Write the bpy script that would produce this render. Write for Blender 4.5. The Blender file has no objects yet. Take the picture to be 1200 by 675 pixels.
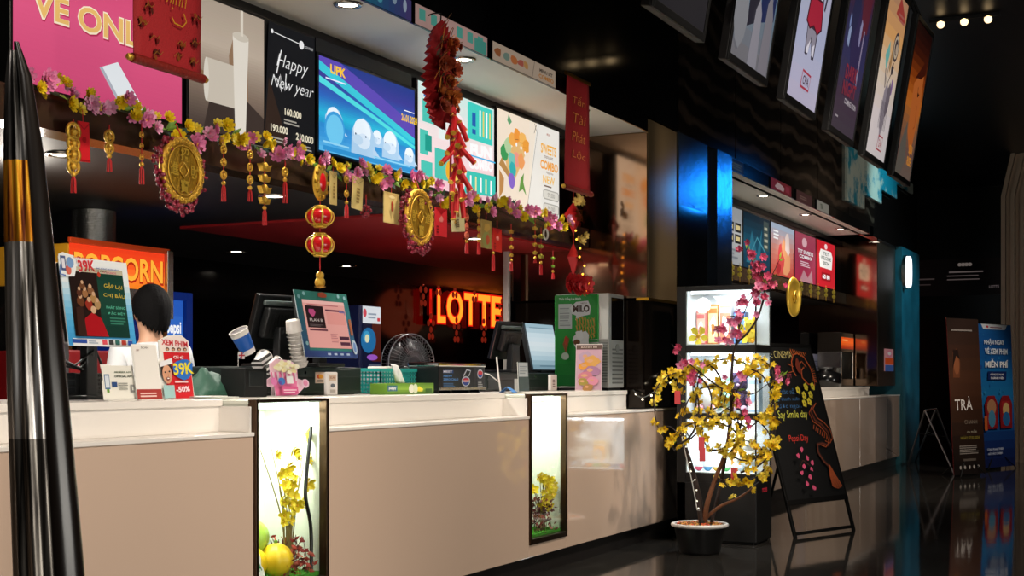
import bpy, math, random
from math import sin, cos, pi, radians as R
from mathutils import Vector, Matrix
random.seed(7)
SC = bpy.context.scene
COL = SC.collection
# ---------------------------------------------------------------- view geometry (pixels of a 1200x675 picture -> points of the room)
F, VX, HY, EYE = 1600.0, 785.0, 443.0, 1.2
_n = math.hypot(F, VX); CA, SA = F / _n, VX / _n
def PY(px, py, Y):
    r = (px - 600) / F; d = Y / (SA - CA * r)
    return Vector((d * (CA + SA * r), Y, EYE - (py - HY) * d / F))
def PX(px, py, X):
    r = (px - 600) / F; d = X / (CA + SA * r)
    return Vector((X, d * (SA - CA * r), EYE - (py - HY) * d / F))
def PZ(px, py, Z):
    r = (px - 600) / F; d = (EYE - Z) * F / (py - HY)
    return Vector((d * (CA + SA * r), d * (SA - CA * r), Z))
def PD(px, py, d):
    r = (px - 600) / F
    return Vector((d * (CA + SA * r), d * (SA - CA * r), EYE - (py - HY) * d / F))
def RY(px0, px1, yt, yb, Y):
    """x0, x1, z0, z1 of a rectangle facing the hall on the plane Y"""
    a = PY(px0, yb, Y); b = PY(px1, yb, Y); m = (px0 + px1) / 2
    return a.x, b.x, PY(m, yb, Y).z, PY(m, yt, Y).z
# ---------------------------------------------------------------- materials
def lin(c): return c / 12.92 if c <= .04045 else ((c + .055) / 1.055) ** 2.4
def rgb(h):
    h = h.lstrip('#'); return tuple(lin(int(h[i:i + 2], 16) / 255) for i in (0, 2, 4))
_M = {}
def mat(h, rough=.5, metal=0., emit=0., coat=0., noise=0., alpha=1., spec=.5, sheen=0., bump=0., scale=30.):
    key = (h, rough, metal, emit, coat, noise, alpha, spec, sheen, bump, scale)
    if key in _M: return _M[key]
    m = bpy.data.materials.new('surface_%d' % len(_M)); m.use_nodes = True
    nt = m.node_tree; b = nt.nodes['Principled BSDF']
    c = rgb(h)
    b.inputs['Base Color'].default_value = (*c, 1)
    b.inputs['Roughness'].default_value = rough; b.inputs['Metallic'].default_value = metal
    b.inputs['Specular IOR Level'].default_value = spec
    if coat: b.inputs['Coat Weight'].default_value = coat; b.inputs['Coat Roughness'].default_value = .025
    if sheen: b.inputs['Sheen Weight'].default_value = sheen
    if emit:
        b.inputs['Base Color'].default_value = (c[0] * .1, c[1] * .1, c[2] * .1, 1)
        b.inputs['Emission Color'].default_value = (*c, 1); b.inputs['Emission Strength'].default_value = emit
        b.inputs['Specular IOR Level'].default_value = .15
    if noise or bump:
        t = nt.nodes.new('ShaderNodeTexCoord'); n = nt.nodes.new('ShaderNodeTexNoise'); n.inputs['Scale'].default_value = scale; n.inputs['Detail'].default_value = 4
        nt.links.new(t.outputs['Object'], n.inputs['Vector'])
        if noise:
            x = nt.nodes.new('ShaderNodeMix'); x.data_type = 'RGBA'
            x.inputs[6].default_value = (*[v * (1 - noise) for v in c], 1); x.inputs[7].default_value = (*[min(1, v * (1 + noise)) for v in c], 1)
            nt.links.new(n.outputs['Fac'], x.inputs[0]); nt.links.new(x.outputs[2], b.inputs['Base Color'])
        if bump:
            bm = nt.nodes.new('ShaderNodeBump'); bm.inputs['Strength'].default_value = bump; bm.inputs['Distance'].default_value = .01
            nt.links.new(n.outputs['Fac'], bm.inputs['Height']); nt.links.new(bm.outputs[0], b.inputs['Normal'])
    _M[key] = m; return m
def glass_mat(tint=(1, 1, 1), refl=.06):
    m = bpy.data.materials.new('clear_glass'); m.use_nodes = True; nt = m.node_tree; nt.nodes.clear()
    o = nt.nodes.new('ShaderNodeOutputMaterial'); t = nt.nodes.new('ShaderNodeBsdfTransparent'); t.inputs[0].default_value = (*tint, 1)
    g = nt.nodes.new('ShaderNodeBsdfGlossy'); g.inputs['Roughness'].default_value = .02
    lw = nt.nodes.new('ShaderNodeLayerWeight'); lw.inputs[0].default_value = .5; pw_ = nt.nodes.new('ShaderNodeMath'); pw_.operation = 'POWER'; pw_.inputs[1].default_value = 4; f = nt.nodes.new('ShaderNodeMath'); f.operation = 'MULTIPLY_ADD'; f.inputs[1].default_value = .6; f.inputs[2].default_value = .03; nt.links.new(lw.outputs['Facing'], pw_.inputs[0]); nt.links.new(pw_.outputs[0], f.inputs[0]); x = nt.nodes.new('ShaderNodeMixShader')
    nt.links.new(f.outputs[0], x.inputs[0]); nt.links.new(t.outputs[0], x.inputs[1]); nt.links.new(g.outputs[0], x.inputs[2]); nt.links.new(x.outputs[0], o.inputs[0])
    return m
GLASS = glass_mat((.97, .99, .98))
def floor_mat():
    m = bpy.data.materials.new('polished_black_tile'); m.use_nodes = True; nt = m.node_tree; b = nt.nodes['Principled BSDF']
    t = nt.nodes.new('ShaderNodeTexCoord'); br = nt.nodes.new('ShaderNodeTexBrick')
    br.offset = 0; br.inputs['Scale'].default_value = 1; br.inputs['Mortar Size'].default_value = .004; br.inputs['Brick Width'].default_value = .8; br.inputs['Row Height'].default_value = .8
    br.inputs['Color1'].default_value = (.022, .020, .018, 1); br.inputs['Color2'].default_value = (.034, .031, .028, 1); br.inputs['Mortar'].default_value = (.05, .048, .045, 1)
    nt.links.new(t.outputs['Object'], br.inputs['Vector'])
    n = nt.nodes.new('ShaderNodeTexNoise'); n.inputs['Scale'].default_value = 2.2; n.inputs['Detail'].default_value = 8
    cr = nt.nodes.new('ShaderNodeValToRGB'); cr.color_ramp.elements[0].position = .49; cr.color_ramp.elements[0].color = (0, 0, 0, 1)
    e = cr.color_ramp.elements[1]; e.position = .5; e.color = (.02, .019, .018, 1); e2 = cr.color_ramp.elements.new(.51); e2.color = (0, 0, 0, 1)
    nt.links.new(t.outputs['Object'], n.inputs['Vector']); nt.links.new(n.outputs['Fac'], cr.inputs[0])
    a = nt.nodes.new('ShaderNodeMix'); a.data_type = 'RGBA'; a.blend_type = 'ADD'; a.inputs[0].default_value = 1
    nt.links.new(br.outputs['Color'], a.inputs[6]); nt.links.new(cr.outputs[0], a.inputs[7]); nt.links.new(a.outputs[2], b.inputs['Base Color'])
    b.inputs['Roughness'].default_value = .06; b.inputs['Specular IOR Level'].default_value = .8
    n2 = nt.nodes.new('ShaderNodeTexNoise'); n2.inputs['Scale'].default_value = 3.5; bm = nt.nodes.new('ShaderNodeBump'); bm.inputs['Strength'].default_value = .03; bm.inputs['Distance'].default_value = .02
    nt.links.new(t.outputs['Object'], n2.inputs['Vector']); nt.links.new(n2.outputs['Fac'], bm.inputs['Height']); nt.links.new(bm.outputs[0], b.inputs['Normal'])
    return m
def marble_mat():
    m = bpy.data.materials.new('dark_brown_marble'); m.use_nodes = True; nt = m.node_tree; b = nt.nodes['Principled BSDF']
    t = nt.nodes.new('ShaderNodeTexCoord'); w = nt.nodes.new('ShaderNodeTexWave'); w.bands_direction = 'Z'; w.inputs['Scale'].default_value = 1.6; w.inputs['Distortion'].default_value = 6; w.inputs['Detail'].default_value = 4
    cr = nt.nodes.new('ShaderNodeValToRGB'); cr.color_ramp.elements[0].color = (.006, .004, .003, 1); cr.color_ramp.elements[1].color = (.06, .04, .028, 1); cr.color_ramp.elements[0].position = .5
    nt.links.new(t.outputs['Object'], w.inputs['Vector']); nt.links.new(w.outputs['Fac'], cr.inputs[0]); nt.links.new(cr.outputs[0], b.inputs['Base Color'])
    b.inputs['Roughness'].default_value = .12
    return m
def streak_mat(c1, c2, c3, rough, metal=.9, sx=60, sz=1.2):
    m = bpy.data.materials.new('reflection_streaks'); m.use_nodes = True; nt = m.node_tree; b = nt.nodes['Principled BSDF']
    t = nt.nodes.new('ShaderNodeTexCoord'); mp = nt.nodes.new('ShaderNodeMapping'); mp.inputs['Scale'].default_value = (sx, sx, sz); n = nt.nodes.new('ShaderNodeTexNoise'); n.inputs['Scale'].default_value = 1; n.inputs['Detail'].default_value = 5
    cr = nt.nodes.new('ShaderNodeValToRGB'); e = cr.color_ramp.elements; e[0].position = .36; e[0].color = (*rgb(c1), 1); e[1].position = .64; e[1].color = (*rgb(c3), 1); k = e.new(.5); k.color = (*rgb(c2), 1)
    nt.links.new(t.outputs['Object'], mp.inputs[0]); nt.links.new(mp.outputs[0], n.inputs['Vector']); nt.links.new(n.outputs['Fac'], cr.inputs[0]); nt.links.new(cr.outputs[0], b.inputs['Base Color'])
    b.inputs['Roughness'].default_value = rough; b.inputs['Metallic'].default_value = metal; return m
FLOOR = floor_mat(); MARBLE = marble_mat()
BLACK = mat('0a0a0b', .35); GBLACK = mat('050506', .08); MBLACK = mat('050506', .5); DARKP = mat('17191a', .4, bump=.05, scale=200)
TAN = mat('d3b8a4', .1, coat=1., spec=.6, noise=.02, scale=1.5); WHITE = mat('efe9e2', .3, coat=.3); OFFW = mat('e6e0d6', .5)
BRONZE = mat('6b5340', .12, 1.); BRONZE_F = mat('4a382a', .3, .9); STEEL = mat('b8b4ac', .25, 1.); CHROME = mat('c9c6c2', .08, 1.)
GOLD = mat('e2b548', .42, .9, bump=.5, scale=160); GOLDP = mat('f0c64a', .35, .6); GOLDD = mat('b98a2a', .3, 1.)
RED = mat('c4161c', .5); REDB = mat('960c14', .8, noise=.2, bump=.3, scale=160); REDG = mat('d01820', .25, coat=.5); DRED = mat('6d0a10', .4)
PINK = mat('f29bc4', .6); PINK2 = mat('e56aa0', .6); YEL = mat('f5d21c', .6); YEL2 = mat('f8e25a', .6); LEAF = mat('6f9a2e', .55); CREAM = mat('f0e2b8', .6)
BARK = mat('6b3f22', .8, noise=.4, bump=.5, scale=60); BARKD = mat('2a1a14', .8, noise=.4, bump=.5, scale=60)
SKIN = mat('d9a789', .5); HAIR = mat('060506', .8, spec=.15, bump=.4, scale=90); SHIRT = mat('e9ebee', .7, bump=.2, scale=40)
# ---------------------------------------------------------------- mesh builder
class G:
    def __init__(s): s.v = []; s.f = []; s.mi = []; s.sm = []; s.mats = []; s.X = Matrix.Identity(4)
    def slot(s, m):
        if m not in s.mats: s.mats.append(m)
        return s.mats.index(m)
    def add(s, verts, faces, m, smooth=False):
        o = len(s.v); s.v += [tuple(s.X @ Vector(p)) for p in verts]; k = s.slot(m)
        for f in faces: s.f.append([i + o for i in f]); s.mi.append(k); s.sm.append(smooth)
        return s
    def box(s, x0, x1, y0, y1, z0, z1, m):
        return s.add([(x0, y0, z0), (x1, y0, z0), (x1, y1, z0), (x0, y1, z0), (x0, y0, z1), (x1, y0, z1), (x1, y1, z1), (x0, y1, z1)],
                     [(3, 2, 1, 0), (4, 5, 6, 7), (0, 1, 5, 4), (1, 2, 6, 5), (2, 3, 7, 6), (3, 0, 4, 7)], m)
    def prism(s, pts, y0, y1, m):
        """outline in the XZ plane (counter-clockwise seen from -Y) given a thickness"""
        n = len(pts)
        return s.add([(p[0], y0, p[1]) for p in pts] + [(p[0], y1, p[1]) for p in pts],
                     [list(range(n)), list(range(2 * n - 1, n - 1, -1))] + [(i, i + n, (i + 1) % n + n, (i + 1) % n) for i in range(n)], m)
    def tube(s, pts, r, m, n=8, caps=True):
        pts = [Vector(p) for p in pts]; k = len(pts); rr = r if isinstance(r, (list, tuple)) else [r] * k
        vs = []; ref = None
        for i, p in enumerate(pts):
            t = (pts[min(i + 1, k - 1)] - pts[max(i - 1, 0)]).normalized()
            if ref is None: ref = Vector((0, 0, 1)) if abs(t.z) < .9 else Vector((1, 0, 0))
            a = (ref - t * ref.dot(t)).normalized(); ref = a; b = t.cross(a)
            vs += [tuple(p + (a * cos(2 * pi * j / n) + b * sin(2 * pi * j / n)) * rr[i]) for j in range(n)]
        fs = [(i * n + j, i * n + (j + 1) % n, (i + 1) * n + (j + 1) % n, (i + 1) * n + j) for i in range(k - 1) for j in range(n)]
        s.add(vs, fs, m, True)
        if caps: s.add(vs[:n], [list(range(n - 1, -1, -1))], m); s.add(vs[-n:], [list(range(n))], m)
        return s
    def cyl(s, p0, p1, r0, m, r1=None, n=16): return s.tube([p0, p1], [r0, r0 if r1 is None else r1], m, n)
    def lathe(s, prof, m, c=(0, 0, 0), n=20, smooth=True):
        k = len(prof)
        vs = [(c[0] + r * cos(2 * pi * j / n), c[1] + r * sin(2 * pi * j / n), c[2] + z) for r, z in prof for j in range(n)]
        fs = [(i * n + j, i * n + (j + 1) % n, (i + 1) * n + (j + 1) % n, (i + 1) * n + j) for i in range(k - 1) for j in range(n)]
        return s.add(vs, fs, m, smooth)
    def ball(s, c, r, m, n=10):
        rx, ry, rz = r if isinstance(r, (tuple, list)) else (r, r, r); h = max(4, n // 2 + 1)
        vs = [(c[0], c[1], c[2] - rz)] + [(c[0] + rx * sin(pi * i / h) * cos(2 * pi * j / n), c[1] + ry * sin(pi * i / h) * sin(2 * pi * j / n), c[2] - rz * cos(pi * i / h)) for i in range(1, h) for j in range(n)] + [(c[0], c[1], c[2] + rz)]
        fs = [(0, 1 + (j + 1) % n, 1 + j) for j in range(n)]
        fs += [(1 + i * n + j, 1 + i * n + (j + 1) % n, 1 + (i + 1) * n + (j + 1) % n, 1 + (i + 1) * n + j) for i in range(h - 2) for j in range(n)]
        L = len(vs) - 1; b = 1 + (h - 2) * n
        fs += [(b + j, b + (j + 1) % n, L) for j in range(n)]
        return s.add(vs, fs, m, True)
    def torus(s, c, Rr, r, m, axis='z', n=24, k=8, sx=1.):
        pts = []
        for i in range(n):
            a = 2 * pi * i / n; u, v = Rr * cos(a) * sx, Rr * sin(a)
            pts.append((a, u, v))
        vs = []
        for a, u, v in pts:
            for j in range(k):
                b = 2 * pi * j / k; q = 1 + r * cos(b) / Rr; w = r * sin(b)
                p = (u * q, v * q, w) if axis == 'z' else ((u * q, w, v * q) if axis == 'y' else (w, u * q, v * q))
                vs.append((c[0] + p[0], c[1] + p[1], c[2] + p[2]))
        fs = [(i * k + j, ((i + 1) % n) * k + j, ((i + 1) % n) * k + (j + 1) % k, i * k + (j + 1) % k) for i in range(n) for j in range(k)]
        return s.add(vs, fs, m, True)
    def build(s, name, parent=None, bevel=0., loc=None, rot=None, seg=2):
        me = bpy.data.meshes.new(name); me.from_pydata(s.v, [], s.f)
        for m in s.mats: me.materials.append(m)
        me.polygons.foreach_set('material_index', s.mi); me.polygons.foreach_set('use_smooth', s.sm); me.update()
        o = bpy.data.objects.new(name, me); COL.objects.link(o)
        if parent: o.parent = parent
        if loc is not None: o.location = loc
        if rot is not None: o.rotation_euler = rot
        if bevel:
            b = o.modifiers.new('edge', 'BEVEL'); b.width = bevel; b.segments = seg; b.limit_method = 'ANGLE'; b.angle_limit = R(40)
        return o
def tag(o, label, cat, group=None):
    o['label'] = label; o['category'] = cat
    if group: o['group'] = group
    return o
def thing(name, label, cat, loc=(0, 0, 0), rot=0., group=None):
    o = bpy.data.objects.new(name, None); o.empty_display_size = .05; COL.objects.link(o); o.location = loc
    o.rotation_euler = rot if isinstance(rot, tuple) else (0, 0, rot)
    return tag(o, label, cat, group)
def struct(o): o['kind'] = 'structure'; return o
def dup(o, parent=None):
    c = o.copy(); COL.objects.link(c); c.parent = parent
    for ch in list(o.children): dup(ch, c)
    return c
# ---------------------------------------------------------------- lettering and flat printed or screen pictures
_T = {}
def text_mesh(t, bold):
    if (t, bold) in _T: return _T[(t, bold)]
    cu = bpy.data.curves.new('lettering', 'FONT'); cu.body = t; cu.align_x = 'CENTER'; cu.offset = bold; cu.resolution_u = 3
    o = bpy.data.objects.new('lettering', cu); COL.objects.link(o)
    dg = bpy.context.evaluated_depsgraph_get(); me = o.evaluated_get(dg).to_mesh()
    vs = [(v.co.x, v.co.y) for v in me.vertices]; fs = [list(p.vertices) for p in me.polygons]
    bpy.data.objects.remove(o); bpy.data.curves.remove(cu)
    xs = [v[0] for v in vs]; ys = [v[1] for v in vs]
    _T[(t, bold)] = (vs, fs, min(xs), max(xs), min(ys), max(ys)); return _T[(t, bold)]
class Art(G):
    """a picture in the XZ plane, w wide and h high, facing -Y, layers a hair apart; u, v run 0..1"""
    def __init__(s, w, h, emit=0., rough=.5, y=0., step=.0006):
        super().__init__(); s.w = w; s.h = h; s.e = emit; s.rough = rough; s.y = y; s.L = 0; s.step = step
    def m(s, c, e=None):
        if not isinstance(c, str): return c
        e = s.e if e is None else e
        return mat(c, s.rough, emit=e)
    def up(s): s.L += 1; return s.y - s.L * s.step
    def poly(s, pts, c, e=None):
        y = s.up(); a = sum(pts[i][0] * pts[(i + 1) % len(pts)][1] - pts[(i + 1) % len(pts)][0] * pts[i][1] for i in range(len(pts)))
        if a < 0: pts = pts[::-1]
        s.add([(p[0] * s.w, y, p[1] * s.h) for p in pts], [list(range(len(pts)))], s.m(c, e)); return s
    def rect(s, u0, v0, u1, v1, c, e=None): return s.poly([(u0, v0), (u1, v0), (u1, v1), (u0, v1)], c, e)
    def ell(s, u, v, ru, rv, c, rot=0., n=18, e=None, a0=0., a1=360.):
        pts = []
        full = a1 - a0 >= 360
        for i in range(n if full else n + 1):
            a = R(a0 + (a1 - a0) * i / n); x, z = ru * s.w * cos(a), rv * s.h * sin(a)
            pts.append((u + (x * cos(rot) - z * sin(rot)) / s.w, v + (x * sin(rot) + z * cos(rot)) / s.h))
        if not full: pts.append((u, v))
        return s.poly(pts, c, e)
    def grad(s, u0, v0, u1, v1, cols, n=14, vert=True):
        cs = [tuple(int(c[i:i + 2], 16) for i in (0, 2, 4)) for c in cols]
        y = s.up()
        for i in range(n):
            t = (i + .5) / n * (len(cs) - 1); k = min(int(t), len(cs) - 2); q = t - k
            c = '%02x%02x%02x' % tuple(round(cs[k][j] * (1 - q) + cs[k + 1][j] * q) for j in range(3))
            if vert: a, b, p, r = u0, u1, v0 + (v1 - v0) * i / n, v0 + (v1 - v0) * (i + 1) / n
            else: a, b, p, r = u0 + (u1 - u0) * i / n, u0 + (u1 - u0) * (i + 1) / n, v0, v1
            s.add([(a * s.w, y, p * s.h), (b * s.w, y, p * s.h), (b * s.w, y, r * s.h), (a * s.w, y, r * s.h)], [(0, 1, 2, 3)], s.m(c))
        return s
    def text(s, t, u, v, size, c, bold=0., width=None, shear=0., rot=0., e=None, y=None):
        """centred on u, v; size = letter height as a share of h; width = share of w the words fill"""
        vs, fs, x0, x1, y0, y1 = text_mesh(t, bold)
        k = size * s.h / max(.001, (y1 - y0)) if len(t) > 0 else 1
        kx = width * s.w / (x1 - x0) if width else k
        cx, cy = (x0 + x1) / 2, (y0 + y1) / 2; yy = s.up(); out = []
        for a, b in vs:
            p, q = (a - cx) * kx + (b - cy) * k * shear, (b - cy) * k
            out.append((u * s.w + p * cos(rot) - q * sin(rot), yy, v * s.h + p * sin(rot) + q * cos(rot)))
        s.add(out, fs, s.m(c, e)); return s
    def stroke(s, pts, wd, c, e=None, closed=False):
        """a chalk or ink line of width wd (metres) along u, v points"""
        P = [Vector((p[0] * s.w, p[1] * s.h)) for p in pts]
        if closed: P.append(P[0])
        y = s.up(); n = len(P); vs = []
        for i in range(n):
            t = (P[min(i + 1, n - 1)] - P[max(i - 1, 0)]); t = t.normalized() if t.length else Vector((1, 0)); q = Vector((-t.y, t.x)) * wd / 2
            vs += [(P[i].x + q.x, y, P[i].y + q.y), (P[i].x - q.x, y, P[i].y - q.y)]
        s.add(vs, [(2 * i, 2 * i + 1, 2 * i + 3, 2 * i + 2) for i in range(n - 1)], s.m(c, e)); return s
    def lines(s, u0, v0, u1, v1, n, c, frac=.5):
        y = s.up(); hh = (v1 - v0) / n
        for i in range(n):
            e = u1 - (u1 - u0) * random.random() * .25
            a, b = v0 + hh * i, v0 + hh * (i + frac)
            s.add([(u0 * s.w, y, a * s.h), (e * s.w, y, a * s.h), (e * s.w, y, b * s.h), (u0 * s.w, y, b * s.h)], [(0, 1, 2, 3)], s.m(c))
        return s
def blob(u, v, r, n=9, j=.35, asp=1.):
    return [(u + r * (1 + random.uniform(-j, j)) * cos(2 * pi * i / n), v + r * asp * (1 + random.uniform(-j, j)) * sin(2 * pi * i / n)) for i in range(n)]
# ================================================================ camera
cd = bpy.data.cameras.new('camera'); cam = bpy.data.objects.new('camera', cd); COL.objects.link(cam)
cam.location = (0, 0, EYE); yaw = math.atan2(SA, CA)
cam.rotation_euler = (pi / 2, 0, yaw - pi / 2)
cd.sensor_width = 36; cd.lens = F / 1200 * 36; cd.shift_y = (HY - 337.5) / 1200; cd.clip_end = 100
SC.camera = cam
SC.view_settings.view_transform = 'Standard'; SC.view_settings.look = 'None'; SC.view_settings.exposure = 0; SC.view_settings.gamma = 1; SC.view_settings.use_curve_mapping = False
w = bpy.data.worlds.new('world'); SC.world = w; w.use_nodes = True; w.node_tree.nodes['Background'].inputs[0].default_value = (.9, .85, 1, 1); w.node_tree.nodes['Background'].inputs[1].default_value = .004
SC.cycles.max_bounces = 6; SC.cycles.diffuse_bounces = 2; SC.cycles.glossy_bounces = 4; SC.cycles.transparent_max_bounces = 8; SC.cycles.caustics_reflective = False; SC.cycles.caustics_refractive = False
SC.cycles.sample_clamp_indirect = 4; SC.cycles.use_denoising = True
# ================================================================ the setting
FY, SY = 3.5, 3.97            # counter front / screen wall
struct(G().box(-3, 27, -6, 10, -.1, 0, FLOOR).build('floor'))
struct(G().box(-3, 27, -6, 10, 4.4, 4.5, mat('050506', .4)).build('ceiling'))
struct(G().box(-2, 20.8, 7.2, 7.3, 0, 4.4, mat('060506', .12)).build('wall_back'))
struct(G().box(24, 24.1, -6, 7.2, 0, 4.4, mat('0a0908', .3)).build('wall_far'))
g = G(); g.box(-2, 10.06, FY, FY + .1, 3.11, 4.4, GBLACK)
struct(g.build('wall_upper'))
g = G()
for i in range(5): g.box(10.07 + i * 1.5, 10.07 + i * 1.5 + 1.48, FY, FY + .1, 3.11, 4.4, MARBLE)
g.box(10.06, 20.8, FY + .1, FY + .14, 3.0, 4.4, GBLACK); g.box(17.6, 20.8, FY + .02, FY + .1, 3.0, 4.4, GBLACK)
struct(g.build('wall_marble'))
# teal screen reflection painted as mottled panels on the fascia past the second counter
tm = bpy.data.materials.new('teal_reflection'); tm.use_nodes = True; nt = tm.node_tree; b = nt.nodes['Principled BSDF']
t = nt.nodes.new('ShaderNodeTexCoord'); n = nt.nodes.new('ShaderNodeTexNoise'); n.inputs['Scale'].default_value = 1.6; n.inputs['Detail'].default_value = 9; n.inputs['Roughness'].default_value = .7
cr = nt.nodes.new('ShaderNodeValToRGB'); cr.color_ramp.elements[0].position = .47; cr.color_ramp.elements[0].color = (.01, .30, .42, 1); cr.color_ramp.elements[1].position = .53; cr.color_ramp.elements[1].color = (.62, .68, .58, 1)
nt.links.new(t.outputs['Object'], n.inputs['Vector']); nt.links.new(n.outputs['Fac'], cr.inputs[0]); nt.links.new(cr.outputs[0], b.inputs['Base Color']); b.inputs['Roughness'].default_value = .35
g = G()
for px0, px1, yt, yb in ((990, 1011, 176, 240), (1013, 1031, 192, 234), (1031, 1049, 204, 228), (1050, 1068, 210, 222)):
    x0, x1, z0, z1 = RY(px0, px1, yt, yb, FY); g.box(x0, x1 - .03, FY - .03, FY, z0, z1, tm)
struct(g.build('trim_1'))
# the two soffits with their downlights
SOF = mat('f2ecdf', .6)
for nm, x0, x1 in (('trim_2', -2, 9.385), ('trim_3', 11.4, 17.27)):
    struct(G().box(x0, x1, FY + .012, SY + .14, 3.0, 3.1, SOF).box(x0, x1, FY + .001, FY + .012, 2.999, 3.108, GBLACK).build(nm))
# black screen wall and the header below it, the ceiling of the serving area
for nm, x0, x1 in (('trim_4', -2, 9.385), ('trim_5', 11.4, 18.07)):
    g = G(); g.box(x0, x1, SY + .06, SY + .14, 2.3, 3.0, GBLACK); g.box(x0, x1, SY, SY + .14, 2.17, 2.31, mat('5b4638', .22, .6)); g.box(x0, x1, SY + .05, SY + .14, 2.95, 3.0, BLACK)
    struct(g.build(nm))
g = G(); g.box(-2, 20.8, SY + .14, 7.2, 2.17, 2.3, mat('0b0808', .6))
struct(g.build('ceiling_serving'))
struct(G().box(6.9, 11.3, SY + .16, 5.75, 2.155, 2.17, mat('a50d12', .65)).build('ceiling_red_glow'))  # red glow on the ceiling put into its colour
# bronze mirror column at the end of the first counter, black glossy piers, second column
MIR = mat('b8967a', .1, 1., bump=.02, scale=2.5)
MIR3 = mat('33241a', .5, .0); MIR2 = mat('c4a67c', .2, .8, bump=.04, scale=3)
g = G(); g.box(9.415, 10.05, FY + .01, 4.62, 1.79, 3.1, MIR2); g.box(9.415, 10.05, FY + .035, 4.62, .98, 1.77, mat('221a14', .12, .6)); g.box(9.41, 10.055, FY + .005, FY + .1, 1.77, 1.79, GOLDD)
struct(g.build('wall_column'))
struct(G().box(9.4, 9.415, FY + .015, 4.6, 1.79, 2.995, MIR).box(9.4, 9.415, FY + .04, 4.6, 1.115, 1.77, mat('241b15', .1, .7)).build('wall_mirror'))
BPIER = mat('6a7a8c', .2, .9, bump=.35, scale=5)
g = G(); g.box(10.07, 10.78, FY, FY + .5, 0, 2.55, GBLACK); g.box(10.07, 10.78, FY, FY + .5, 2.55, 3.11, BPIER); g.box(10.98, 11.4, FY - .02, FY + .5, 0, 3.11, BPIER); g.box(10.78, 10.98, FY + .08, FY + .5, 0, 3.11, GBLACK)
struct(g.build('wall_pier'))
g = G(); g.box(18.08, 18.1, FY + .07, 4.6, 1.1, 3.0, MIR); g.box(18.1, 19.3, FY + .06, 4.6, 1.095, 3.0, MIR3); g.box(19.34, 20.75, FY - .02, 4.6, 0, 3.02, mat('2f6a74', .35, .2, noise=.85, bump=.3, scale=2.6))
struct(g.build('wall_end'))
# entrance portal of fluted metal at the far right: a moulded jamb that bends inwards above
P0 = PX(1173, 545, 20.6); g = G(); zk = PX(1173, 230, 20.6).z; zt = zk + 1.6; sl = (PX(1173, 230, 20.6).y - PX(1201, 108, 20.6).y) / (PX(1201, 108, 20.6).z - zk)
METP = mat('b8a088', .35, .25)
for i in range(9):
    y0 = P0.y - i * .062; dep = (0, .07, .02, .09, .03, .12, .05, .15, .06)[i]; y1 = y0 - .056
    g.add([(20.6 + dep, y0, 0), (20.6 + dep, y1, 0), (20.6 + dep, y1, zk), (20.6 + dep, y0, zk), (20.6 + dep, y1 - sl * 1.6, zt), (20.6 + dep, y0 - sl * 1.6, zt),
           (21.1, y0, 0), (21.1, y1, 0), (21.1, y1, zk), (21.1, y0, zk), (21.1, y1 - sl * 1.6, zt), (21.1, y0 - sl * 1.6, zt)],
          [(0, 1, 2, 3), (3, 2, 4, 5), (0, 3, 9, 6), (3, 5, 11, 9), (2, 1, 7, 8), (4, 2, 8, 10), (5, 4, 10, 11)], METP)
struct(g.build('trim_6'))
# ================================================================ counters
def service_counter(label, loc_x, segs, cases, xb0, xb1, ztop):
    """segs: panel lengths; cases: gaps for lit display cases"""
    t = thing('service_counter', label, 'counter', (loc_x, FY, 0)); o = loc_x
    g = G()
    for a, b_ in segs: g.box(a - o, b_ - o, 0, .03, .125, .955, TAN)
    for a, b_ in cases: g.box(a - o, b_ - o, 0, .03, .125, .27 if a < 6 else .2, TAN)
    g.build('front_panel', t, .003)
    lo, hi = segs[0][0] - o, segs[-1][1] - o
    g = G(); x = lo
    for a, b_ in cases + [(hi + o, hi + o)]:
        g.box(x, a - o, -.006, .2, .955, .972, WHITE); x = b_ - o
    g.build('ledge', t, .003)
    g = G(); x = xb0 - o
    for a, b_ in cases + [(xb1, xb1)]:
        g.box(x, a - o - (.012 if a < xb1 else 0), .17, .2, .972, ztop - .03, WHITE); x = b_ - o + .012
    for a, b_ in cases:
        g.box(a - o - .012, a - o - .001, 0.01, .2, .972, ztop - .03, WHITE)
    g.build('upstand', t, .002)
    g = G(); x = xb0 - o
    for a, b_ in cases + [(xb1, xb1)]: g.box(x, a - o, .16, .95, ztop - .03, ztop, WHITE); x = b_ - o
    for a, b_ in cases: g.box(a - o, b_ - o, .38, .95, ztop - .03, ztop, WHITE)
    g.build('worktop', t, .004)
    G().box(lo + .02, hi - .02, .05, .09, .0, .125, mat('1b1817', .3)).build('toe_kick', t)
    g = G(); x = lo + .02
    for a, b_ in cases + [(hi + o, hi + o)]: g.box(x, a - o, .09, .9, .0, .9, mat('3a3430', .6)); x = b_ - o
    g.build('carcass', t)
    return t
LB1, LB2 = (4.67, 5.22), (7.365, 7.91)
service_counter('long near counter with tan gloss front and two lit display cases in it', -.5, [(-.5, 4.67), (5.22, 7.365), (7.91, 10.06)], [LB1, LB2], -.5, 9.39, 1.11)
service_counter('distant counter with pale gloss front beyond the chalkboard', 11.42, [(11.42, 14.05), (14.06, 16.7), (16.71, 19.3)], [], 11.42, 18.07, 1.09)
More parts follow.
